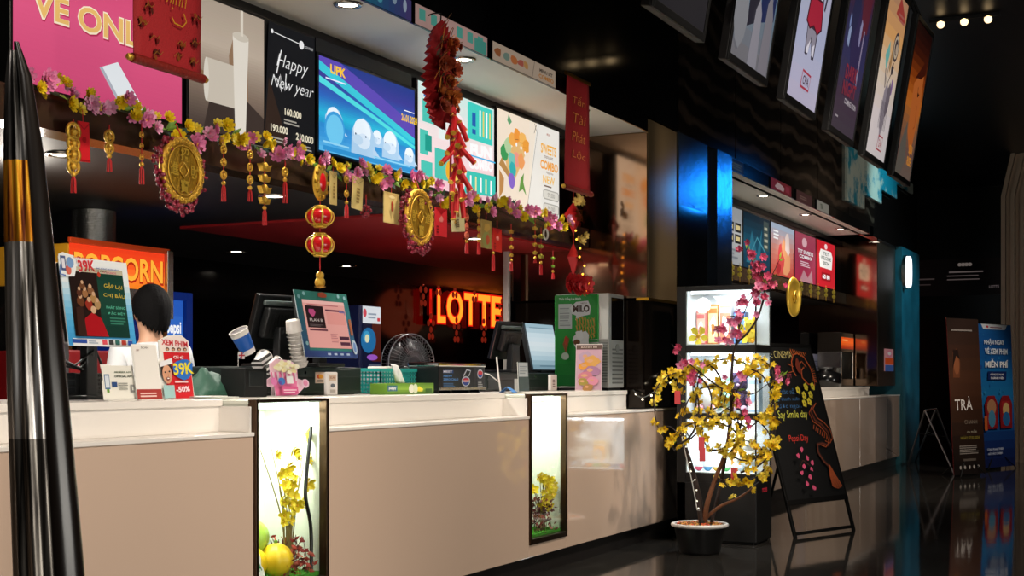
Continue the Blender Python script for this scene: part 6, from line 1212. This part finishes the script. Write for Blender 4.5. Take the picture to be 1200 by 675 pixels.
# ================================================================ chalkboard
A_, B2 = PZ(932, 631, 0), PZ(1003, 621, 0); mid = (A_ + B2) / 2; dv = B2 - A_; Wb = dv.length; ya = math.atan2(dv.y, dv.x)
t = thing('chalkboard_sign', 'black folding chalkboard with a chalk dragon and handwritten lines', 'chalkboard', mid, ya); X_ = Matrix.Rotation(R(-16), 4, 'X'); LB = 1.535
g = G(); g.X = X_; fr = mat('0b0a0a', .45); k_ = .03
g.box(-Wb / 2, -Wb / 2 + k_, 0, .02, .0, LB, fr); g.box(Wb / 2 - k_, Wb / 2, 0, .02, .0, LB, fr); g.box(-Wb / 2, Wb / 2, .0, .02, LB - .03, LB, fr); g.box(-Wb / 2, Wb / 2, -.004, .02, .25, .29, fr); g.box(-Wb / 2, Wb / 2, 0.0, .018, .02, .045, fr); g.build('front_frame', t, .003)
g = G(); g.X = X_; g.box(-Wb / 2 + k_, Wb / 2 - k_, .006, .014, .28, LB - .03, mat('08080a', .6, noise=.3, scale=8)); g.build('board', t)
g = G(); tp = X_ @ Vector((0, .03, LB - .05))
for s in (-1, 1): g.tube([(s * (Wb / 2 - .02), tp.y, tp.z), (s * (Wb / 2 - .02), .86, .012)], .012, fr, 6)
g.tube([(-Wb / 2 + .02, .83, .08), (Wb / 2 - .02, .83, .08)], .01, fr, 6); g.build('back_legs', t)
a = Art(Wb - 2 * k_, LB - .31, 0, .8, y=.0055); OR = 'b8562a'
a.text('LOTTE CINEMA', .36, .945, .05, 'cfc07a', .0, width=.60); a.text('HAPPY TET', .42, .80, .03, 'a8485a', 0, width=.3)
for k, s in enumerate(('Vui chào năm', 'bắp thanh xuân', 'nước ngon')): a.text(s, .38, .70 - k * .05, .04, '3a6a9a', -.005, width=.46)
a.text('Say Smile day', .42, .54, .065, 'c8c850', .0, width=.52, shear=.2); a.text('Pepsi Day', .42, .385, .055, 'c83a30', .0, width=.34, shear=.2)
drag = [(.64, .80), (.60, .84), (.62, .90), (.68, .945), (.76, .955), (.86, .93), (.93, .86), (.95, .78), (.94, .74), (.82, .745), (.74, .79), (.76, .84), (.82, .86)]
a.stroke(drag, .012, OR); a.stroke([(.70, .82), (.74, .88), (.80, .90), (.86, .86)], .008, OR)
for k in range(8): q = .66 + k * .035; a.stroke([(q, .94 + .01 * sin(k)), (q - .015, .985 - .004 * k)], .008, 'c8682e')
for k in range(7): a.stroke([(.93 - .005 * k, .84 - .012 * k), (.98, .85 - .016 * k)], .006, OR)
a.poly(blob(.70, .86, .05, 9), '7a2c18'); a.stroke([(.60, .83), (.50, .82)], .006, OR); a.stroke([(.61, .86), (.52, .88)], .006, OR)
body = [(.80, .60), (.72, .56), (.76, .50), (.86, .47), (.94, .42), (.95, .36), (.88, .33), (.80, .345), (.70, .34), (.68, .29), (.74, .23), (.82, .19)]
a.stroke(body, .03, '3a1a10'); a.stroke(body, .012, '6a2c18'); a.stroke([(p[0] + .05, p[1] + .015) for p in body[:8]], .007, OR); a.stroke([(p[0] - .04, p[1] - .01) for p in body[:8]], .007, OR)
for k in range(9): a.stroke([(.72 + .03 * k, .47 - .012 * k), (.69 + .03 * k, .44 - .012 * k)], .006, OR)
for k in range(10): q = -.6 + k * .13; a.stroke([(.80, .20), (.82 + .08 * sin(q), .13), (.86 + .14 * sin(q), .04 + .03 * abs(q))], .008, OR if k % 2 else 'a84a24')
for u, v in ((.56, .70), (.64, .665), (.70, .72), (.60, .61), (.74, .665), (.68, .62), (.80, .72)):
    for k in range(5): c_ = R(72 * k); a.ell(u + .024 * cos(c_), v + .016 * sin(c_), .017, .012, 'd0c030', n=8)
for u, v in ((.25, .27), (.33, .31), (.40, .25), (.30, .20), (.42, .18), (.24, .16), (.36, .13), (.46, .22), (.28, .09), (.38, .06)): a.poly(blob(u, v, .028, 7, .35, .6), 'd8507a')
a.stroke([(.22, .2), (.3, .24), (.4, .2)], .004, '6a3a2a')
o = a.build('chalk_drawing', t, loc=(-Wb / 2 + k_, 0, .285)); o.matrix_local = X_ @ Matrix.Translation((-Wb / 2 + k_, 0, .285))
# ================================================================ roll up banners
def banner(pa, pb, px, yt, label, draw, tilt, col):
    pa, pb = Vector(pa), Vector(pb); dv = pb - pa; W_ = dv.length; ya = math.atan2(dv.y, dv.x); d = (pa.x + pb.x) / 2 * CA + (pa.y + pb.y) / 2 * SA; H_ = EYE - (yt - HY) * d / F
    t = thing('banner_stand', label, 'banner', (pa.x, pa.y, 0), ya); X_ = Matrix.Translation((0, 0, .03)) @ Matrix.Rotation(R(-tilt), 4, 'X')
    g = G(); g.box(0, W_, 0, .004, 0, H_ - .03, mat(col, .5)); o = g.build('sheet', t); o.matrix_local = X_
    a = Art(W_, H_ - .03, 0, .45, y=-.001); draw(a); o = a.build('print', t); o.matrix_local = X_
    g = G(); g.X = X_; g.tube([(0.01, .01, H_ - .03), (W_ - .01, .01, H_ - .03)], .008, STEEL, 6); g.tube([(W_ / 2, .012, .02), (W_ / 2, .012, H_ - .04)], .008, MBLACK, 6); g.build('pole', t)
    g = G()
    for s in (.1, .9): g.tube([(W_ * .5, .05, .28), (W_ * s, -.05, .012)], .007, MBLACK, 6)
    g.tube([(W_ * .5, .05, .28), (W_ * .5, .38, .012)], .007, MBLACK, 6); g.build('foot', t)
    return t
def b_brown(a):
    a.grad(0, 0, 1, 1, ['16100e', '24160f', '3a2013', '4a2a18', '3a2216', '2a1a14'], 12); a.poly([(.12, .62), (.14, .78), (.28, .81), (.36, .72), (.32, .62)], '6a3a20'); a.ell(.24, .70, .09, .06, '8a5030'); a.poly([(.12, .68), (.16, .8), (.3, .8), (.34, .74), (.24, .76)], '20100a')
    a.text('TRÀ', .40, .455, .09, 'e8e0d8', .0, width=.55); a.text('CHANH', .60, .335, .025, '8a7a6a', .0, width=.4); a.text('ra mắt', .62, .275, .02, 'b0a890', .0, width=.3); a.text('NGÀY 07.02.2024', .55, .235, .025, '8a7a30', .02, width=.6); a.lines(.2, .13, .85, .19, 5, '8a8078'); a.rect(.3, .085, .7, .1, '5a5048')
    for i in range(5): a.ell(.2 + i * .14, .045, .03, .012, 'b0a8a0')
    a.lines(.1, .92, .8, .94, 1, '8a8078')
b1 = banner(PZ(1118, 560, 0), PZ(1155, 557, 0), 1107, 373, 'dark brown film banner with large white letters standing beside a blue one', b_brown, 3.2, '7a1418')
def b_blue(a):
    a.grad(0, 0, 1, 1, ['141c4a', '16306a', '1a5a9a', '1c78b0', '1a6aa8', '16559a', '1d64a8'], 16); a.poly([(.12, 1), (.18, .965), (.82, .965), (.88, 1)], 'e8ecf0'); a.ell(.3, .982, .03, .008, 'd83040'); a.lines(.38, .976, .75, .988, 1, '8a3a50')
    for k in range(26): a.ell(random.random(), random.uniform(.45, .95), .03 * random.random(), .02 * random.random(), random.choice(('2a88c0', '3a9ad0', '1a4a90')), n=8)
    a.text('NHẬN NGAY', .45, .875, .05, 'e8f0f8', .03, width=.58); a.text('VÉ XEM PHIM', .50, .815, .05, 'e8f0f8', .03, width=.66); a.text('MIỄN PHÍ', .50, .73, .065, 'ffffff', .04, width=.66)
    a.poly([(.22, .61), (.76, .61), (.78, .67), (.24, .67)], '142a60'); a.text('ĐĂNG KÝ NGAY', .5, .65, .018, 'ffffff', .02, width=.4); a.text('THÀNH VIÊN', .5, .625, .018, 'ffffff', .02, width=.4)
    for u in (.30, .72): a.poly([(u - .17, .27), (u - .19, .44), (u - .1, .50), (u + .1, .50), (u + .19, .44), (u + .17, .27)], '8a1a20'); a.poly([(u - .12, .30), (u - .12, .46), (u + .12, .46), (u + .12, .30)], 'a8242a')
    a.ell(.30, .42, .13, .055, 'b8805a'); a.ell(.30, .34, .10, .06, '4a8aa8'); a.ell(.72, .40, .10, .05, 'd8b070'); a.ell(.72, .335, .11, .05, '2a6aa0'); a.rect(.08, .26, .16, .36, 'c8602a')
    a.text('CÙNG ĐANG THEO', .36, .13, .02, 'd0d8e8', .02, width=.46); a.text('HÃY VÀO CINEMA', .36, .10, .02, 'd0d8e8', .02, width=.42)
banner(PZ(1150, 552, 0), PZ(1190, 548, 0), 1142, 380, 'blue promotion banner with white lettering and red cinema seats', b_blue, 2.0, '1a4a90')
t = thing('folding_stand', 'bare folding stand of crossed metal rods behind the brown banner', 'stand', PZ(1092, 548, 0)); o0 = PZ(1092, 548, 0); g = G()
tops = [PD(1084, 481, 17.3) - o0, PD(1097, 479, 17.3) - o0]
for tp, ft_ in ((tops[0], PZ(1118, 556, 0)), (tops[0], PZ(1064, 546, 0)), (tops[1], PZ(1120, 541, 0)), (tops[1], PZ(1073, 541, 0))): q = ft_ - o0; q.z = .01; g.tube([tp, q], .012, mat('b8bcc4', .3, .8), 6)
g.tube([tops[0], tops[1]], .014, STEEL, 6); g.build('rod', t); g = G(); g.tube([tops[0] * .6 + (PZ(1064, 546, 0) - o0) * .4, tops[1] * .5 + (PZ(1120, 541, 0) - o0) * .5], .006, DARKP, 5); g.tube([tops[1] * .6 + (PZ(1073, 541, 0) - o0) * .4, tops[0] * .6 + (PZ(1118, 556, 0) - o0) * .4], .006, DARKP, 5); g.build('brace', t)
# wall lamp on the teal pier, dim sign on the far wall
p = PY(1060, 319, 3.46); t = thing('wall_lamp', 'white capsule wall lamp on the teal pier', 'lamp', p); g = G(); n_ = 20; pts = [(.10 * cos(2 * pi * k / n_), .19 * sin(2 * pi * k / n_) + (.03 if sin(2 * pi * k / n_) > 0 else -.03)) for k in range(n_)]; g.prism(pts, -.09, 0, mat('f4f6ff', .5, emit=2.2)); g.build('diffuser', t, .02); g = G(); g.prism([(x_ * 1.12, z_ * 1.08) for x_, z_ in pts], -.03, .02, STEEL); g.build('back_plate', t)
x0 = PX(1062, 300, 23.9); x1 = PX(1176, 300, 23.9); zt, zb = PX(1120, 303, 23.9).z, PX(1120, 346, 23.9).z; Ws = x0.y - x1.y
t = thing('wall_sign', 'dim maroon wall sign with lines of pale writing, far back', 'sign', (23.98, x0.y, zb), R(-90)); G().box(0, Ws, 0, .02, 0, zt - zb, mat('2a1214', .4)).build('panel', t)
a = Art(Ws, zt - zb, .22, y=-.001)
for k in range(4): a.ell(.55 + k * .035, .84, .022, .05, 'b8a8a0', n=10)
a.lines(.44, .62, .80, .70, 1, '9a8a88'); a.lines(.42, .52, .84, .58, 1, '8a7a78'); a.lines(.42, .42, .78, .48, 1, '8a7a78'); a.lines(.02, .45, .35, .52, 1, '6a5a58'); a.lines(.05, .3, .3, .36, 1, '5a4a48'); a.text('LOTTE', .9, .22, .07, 'a89898', .01, width=.1); a.build('writing', t)
# ================================================================ things at the second counter
def sm(name, label, cat, px0, px1, yt, yb, Y, fn, col='e8e8ec', d=.02, em=0.):
    x0, x1, z0, z1 = RY(px0, px1, yt, yb, Y); t = thing(name, label, cat, (x0, Y, z0)); G().box(0, x1 - x0, 0, d, 0, z1 - z0, mat(col, .5, emit=em)).build('panel', t, .003); a = Art(x1 - x0, z1 - z0, em, y=-.001); fn(a); a.build('print', t); return t
def n1(a): a.rect(.05, .8, .95, .93, 'c0b8d0'); a.lines(.1, .15, .9, .7, 4, '6a6a80')
nn = sm('paper_notice', 'white paper notice on a dark divider behind the chalkboard', 'notice', 946, 968, 415, 436, 4.2, n1, 'b8b4c4', .01, .12); G().box(-.3, 1.0, .012, .03, 1.092 - nn.location.z, .5, GBLACK).build('divider', nn)
def n2(a): a.poly(blob(.5, .78, .35, 9, .2, .5), 'e88aa0'); a.rect(0, .3, 1, .6, 'e85a2a'); a.rect(0, 0, 1, .28, '4a6ab0'); a.ell(.5, .8, .2, .08, 'f4e8e0')
sm('character_sticker', 'small pink orange and blue sticker panel on the bronze column', 'sticker', 1037, 1047, 409, 435, 3.55, n2, 'e8a0a0', .01, .25)
def n3(a): a.grad(0, 0, 1, 1, ['8a1c08', 'e8601a', 'd84a12'], 6); a.rect(.1, .7, .5, .8, 'ffb060')
za, zb2 = RY(990, 1010, 397, 410, 3.9)[2] - 1.09, RY(990, 1010, 397, 410, 3.9)[3] - 1.09; w_ = .72; t = thing('orange_reflection_box', 'box with a glowing orange strip standing in for a mirror reflection', 'reflection box', (17.3, 3.86, 1.09))  # made-up box in place of an orange reflection in the mirror wall
g = G(); g.box(0, w_, 0, .3, za - .04, zb2 + .06, mat('1a120c', .4, .3)); g.box(0, w_, 0, .3, 0, .1, mat('1a120c', .4, .3)); g.box(0, .04, 0, .3, .1, za - .04, STEEL); g.box(w_ - .04, w_, 0, .3, .1, za - .04, STEEL); g.box(.04, w_ - .04, .2, .3, .1, za - .04, mat('2a1c10', .4)); g.build('body', t, .004)
a = Art(w_, zb2 - za, .9, y=-.001); n3(a); a.build('lit_strip', t, loc=(0, 0, za))
for px0, px1, col, l in ((988, 996, '0c0c0e', 'tall black bottle standing on the far counter'), (1002, 1010, '14100e', 'short black box standing on the far counter')):
    x0, x1, z0, z1 = RY(px0, px1, 431, 453, 3.72); x0, x1 = (x0 - .35, x1 - .35); t = thing('bottle' if px0 == 988 else 'black_box', l, 'bottle' if px0 == 988 else 'box', ((x0 + x1) / 2, 3.9, 1.09)); w_ = (x1 - x0) / 2; h_ = z1 - 1.09
    if px0 == 988: G().lathe([(0, 0), (w_, 0), (w_, h_ * .7), (w_ * .4, h_ * .85), (w_ * .4, h_), (0, h_)], mat(col, .2), n=16).build('body', t); G().lathe([(w_ * .45, h_ * .9), (w_ * .45, h_ + .01), (0, h_ + .01)], mat('3a3a3c', .4), n=12).build('cap', t)
    else: G().box(-w_, w_, 0, .1, 0, h_, mat(col, .4)).build('body', t, .004); G().box(-w_ * .8, w_ * .8, -.002, 0, h_ * .5, h_ * .9, mat('2c2622', .4)).build('panel', t)
# ================================================================ things inside the two lit cases
def case_pt(cx, u, d, z): return Vector((cx + u, FY + d, z))
cx1, cx2 = (LB1[0] + LB1[1]) / 2, (LB2[0] + LB2[1]) / 2
YF = blossom_mesh('flower', .03, 'f4dc2a', 'e8b81a', 2, 5, .6)
def yellow_spray(cx, label, z0, H, n, spread, seed, dd=.16):
    random.seed(seed); t = thing('yellow_blossom_branch', label, 'branch', case_pt(cx, .09 if cx < 6 else .12, dd, z0)); g = G(); tips = []
    for k in range(n):
        a = -1 + 2 * k / max(1, n - 1); c = curve([(0.02 * a, 0, 0), (spread * .3 * a + .01, .0, H * .4), (spread * a, random.uniform(-.05, .05), H * random.uniform(.6, 1))], 5); g.tube(c, taper(len(c), .005, .0015), mat('7a6a3a', .7), 5); tips += c[5:]
    g.build('stems', t)
    for k in range(n * 4): p = random.choice(tips); put_flower(YF, t, p + Vector((random.uniform(-.03, .03), random.uniform(-.04, .0), random.uniform(-.02, .02))), (random.uniform(-.6, .6), random.uniform(0, 6), random.uniform(-.6, .6)), random.uniform(.7, 1.2))
yellow_spray(cx1, 'thin tall yellow blossom branch inside the larger lit case', .32, .64, 8, .17, 2, .09); yellow_spray(cx2, 'short yellow blossom bunch inside the narrow lit case', .25, .36, 9, .13, 6, .1)
def fruit(cx, u, d, r, col, label, z=None): 
    t = thing('plastic_globe', label, 'globe', case_pt(cx, u, d, z if z else .32)); g = G(); n_ = 8
    vs = []
    for i in range(13):
        for j in range(32): th = pi * i / 12; f_ = 2 * pi * j / 32; q = r * (1 + .06 * cos(f_ * n_ / 2 * 2) * sin(th)); vs.append((q * sin(th) * cos(f_), q * sin(th) * sin(f_), r - r * cos(th)))
    g.add(vs, [(i * 32 + j, i * 32 + (j + 1) % 32, (i + 1) * 32 + (j + 1) % 32, (i + 1) * 32 + j) for i in range(12) for j in range(32)], mat(col, .4), True); g.build('shell', t); G().cyl((0, 0, 2 * r - .004), (0, 0, 2 * r + .012), .008, LEAF, n=8).build('cap', t)
fruit(cx1, -.13, .13, .075, 'f0c81c', 'yellow ribbed globe at the counter panel side of the larger lit case'); fruit(cx1, .02, .10, .075, 'f2cc2a', 'yellow ribbed globe next to the red leaves in the larger lit case'); fruit(cx1, -.04, .20, .085, 'a8cc50', 'pale green ribbed globe behind the two yellow ones', z=.41)
def redleaves(cx, label, u0, u1, seed, col, z1=.16):
    random.seed(seed); g = G(); o_ = case_pt(cx, .03 if cx < 6 else .12, .12, .32 if cx < 6 else .25)
    for k in range(170): u = random.uniform(u0, u1); p = (u, random.uniform(-.1, .08), random.uniform(.0, z1) * (1 - abs(2 * (u - u0) / (u1 - u0) - 1) ** 2 * .7)); leaf_geo(g, p, (random.uniform(-1, 1), random.uniform(-1, 1), random.uniform(-.3, 1)), .035, .01, mat(random.choice(col), .6))
    for k in range(24): u = random.uniform(u0, u1); g.tube([(u, random.uniform(-.08, .06), 0), (u + random.uniform(-.05, .05), random.uniform(-.08, .06), z1)], .002, mat('4a2018', .7), 4)
    o = g.build('dried_foliage', None, loc=o_); tag(o, label, 'foliage')
redleaves(cx1, 'red brown dried foliage on the grass of the larger lit case', -.02, .2, 4, ('a83a2c', '8a2c28', 'c06050')); redleaves(cx2, 'brown red dried foliage on the grass of the narrow lit case', -.2, .08, 8, ('8a3a34', '6a2a28', 'a87068', '4a2020'), .2)
t = thing('paper_sign', 'white card with green letters at the foot of the larger lit case', 'sign', case_pt(cx1, -.235, .05, .325), (R(-8), R(-12), 0)); G().box(0, .11, 0, .003, 0, .1, mat('f4f6f0', .5)).build('card', t); a = Art(.11, .1, 0, y=-.0006); a.text('PANDA', .45, .5, .45, '1f7a4a', .04, width=.9); a.build('print', t)
g = G(); g.tube(curve([case_pt(cx1, .235, .06, .98), case_pt(cx1, .22, .06, .90), case_pt(cx1, .195, .06, .75), case_pt(cx1, .19, .06, .66), case_pt(cx1, .225, .06, .55), case_pt(cx1, .235, .06, .46), case_pt(cx1, .235, .06, .325)], 5), .009, BLACK, 7); tag(g.build('black_cable'), 'black cable looping down the wall of the larger lit case', 'cable')
for cx, rr, l, u, d in ((cx1, .05, 'faint glass dome at the back of the larger lit case', .1, .22), (cx2, .045, 'small glass dome behind the blossom of the narrow lit case', -.14, .25)): t = thing('glass_dome', l, 'dome', case_pt(cx, u, d, .32 if cx < 6 else .25)); G().lathe([(rr, 0), (rr, .1), (rr * .8, .15), (rr * .4, .175), (0, .18)], GLASS, n=20).build('cover', t); G().lathe([(0, 0), (rr + .008, 0), (rr + .008, .012), (0, .012)], mat('8a7a60', .5), n=20).build('foot', t)
# ================================================================ the leaning glossy post close to the viewer
pd = 3.3; lo = PD(66, 1010, pd); hi = PD(17, 60, pd); lo.z = .02
t = thing('leaning_post', 'tall leaning fluted post in mirror-like foil at the near end of the counter', 'post', (lo.x, lo.y, 0)); dv = hi - lo
Rr = Vector((SA, -CA, 0)); Fv = Vector((CA, SA, 0))
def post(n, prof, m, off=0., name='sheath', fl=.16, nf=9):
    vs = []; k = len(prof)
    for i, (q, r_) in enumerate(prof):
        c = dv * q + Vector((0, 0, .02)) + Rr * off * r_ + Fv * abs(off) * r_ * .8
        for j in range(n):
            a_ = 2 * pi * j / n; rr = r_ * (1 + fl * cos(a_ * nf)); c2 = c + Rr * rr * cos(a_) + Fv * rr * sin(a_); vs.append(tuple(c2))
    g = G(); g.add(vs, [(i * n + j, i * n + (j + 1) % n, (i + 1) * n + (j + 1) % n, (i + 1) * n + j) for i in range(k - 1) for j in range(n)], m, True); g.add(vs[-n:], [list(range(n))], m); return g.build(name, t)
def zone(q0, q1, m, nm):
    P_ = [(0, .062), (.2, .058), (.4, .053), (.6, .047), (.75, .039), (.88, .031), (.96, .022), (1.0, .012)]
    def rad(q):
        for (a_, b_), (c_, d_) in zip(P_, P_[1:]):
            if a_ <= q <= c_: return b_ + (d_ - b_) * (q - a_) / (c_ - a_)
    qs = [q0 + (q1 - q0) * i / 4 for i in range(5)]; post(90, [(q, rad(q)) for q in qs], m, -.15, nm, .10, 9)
zone(0, .525, streak_mat('1c1a18', '5a5550', '8a847c', .4), 'lower_reflection'); zone(.525, .77, streak_mat('38342f', 'b0aaa4', 'ffffff', .38), 'silver_reflection'); zone(.765, .865, streak_mat('5a2408', 'd8841a', 'ffd23a', .4, .7, 70, 3), 'gold_reflection'); zone(.865, 1., streak_mat('0e0d0c', '3a3836', '8a8886', .35), 'upper_reflection')  # mirrored surroundings painted on as dark, silver and gold zones
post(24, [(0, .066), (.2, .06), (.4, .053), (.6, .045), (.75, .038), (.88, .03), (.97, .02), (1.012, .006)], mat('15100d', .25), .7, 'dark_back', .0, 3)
G().lathe([(0, 0), (.16, 0), (.16, .02), (.1, .03), (0, .03)], MBLACK, n=32).build('base', t)
# ================================================================ lights of the place, plus added fills
WARM = (1, .86, .70)
for x in (3.2, 6.2, 9.0):
    spot((x, .3, 4.3), (x + .3, 3.6, 1.1), 440, 62, .9, WARM, .12, 'hall_spot')
spot((14.0, .2, 4.3), (15, 3.6, .75), 420, 70, .8, WARM, .12, 'hall_spot')
spot((15.5, -.5, 4.3), (18.2, 2.3, .8), 420, 34, .6, (1, .9, .8), .1, 'hall_spot')
spot((6.6, .6, 4.3), (9.2, 2.9, 1.2), 420, 30, .8, WARM, .1, 'hall_spot')
area((3.5, -3.6, 1.0), (6.5, 3.7, 2.9), 215, 6, 1.2, (1, .95, .86), 'hall_fill_light')  # added fill low in the hall, brightens soffit underside and counter
spot((15.0, -3.6, 1.0), (15, 3.7, 2.9), 300, 60, .8, (1, .95, .86), .12, 'hall_fill_light')  # second added fill, towards the far soffit
# added spots: blue reflection on the glossy piers, teal wash on the last pier
spot((18.6, .9, 3.85), (11.45, 3.5, 2.78), 150, 6, 1, (.01, .26, 1), .3, 'blue_pier_fill')
spot((18.6, 1.0, 4.2), (20.0, 3.5, 2.1), 420, 38, .7, (.15, .75, 1), .2, 'teal_wash_fill')
spot((16.6, 1.2, 4.2), (18.0, 3.5, 3.35), 260, 44, .7, (.5, .9, 1), .2, 'teal_wash_fill')
for cx, z in ((cx1, 1.05), (cx2, 1.05)): area((cx, FY + .12, z), (cx, FY + .14, .2), 10, .42, .12, (.95, 1, .88), 'case_light').data.energy = 7 if cx < 6 else 4.5
for a_, b_ in zs: area((cX + .1, (cY0 + cY1) / 2 - .04, b_ - .03), (cX + .16, (cY0 + cY1) / 2 - .04, a_), 4.5, .12, .42, (.88, .95, 1), 'cabinet_light')
# serving area
for x, y, en in ((4.44, 4.36, 34), (5.98, 4.36, 45), (7.2, 4.36, 34), (8.35, 4.4, 34)): spot((x, y, 2.12), (x, y - .1, 1), en, 168, .6, (1, .93, .85), .05)
spot((7.6, 4.3, 1.2), (9.0, 4.9, 2.17), 14, 70, .8, (1, .3, .25), .1, 'red_ceiling_fill')  # added red fill from below, no lamp stands under this ceiling
spot((.2, .2, 4.2), (2.9, 2.6, 1.7), 300, 26, 1, (1, .92, .84), .15, 'hall_spot')  # added spot that brings out streaks on the leaning post
l = bpy.data.lights.new('popcorn_side_fill', 'POINT'); l.energy = 22; l.color = (1, .9, .78); l.shadow_soft_size = .08; o = bpy.data.objects.new('popcorn_side_fill', l); COL.objects.link(o); o.location = (4.6, 4.75, 2.0)  # added fill to brighten the side of the popcorn machine
p = PY(548, 365, 6.8); l = bpy.data.lights.new('neon_glow', 'POINT'); l.energy = 2; l.color = (1, .12, .04); l.shadow_soft_size = .3; o = bpy.data.objects.new('neon_glow', l); COL.objects.link(o); o.location = p
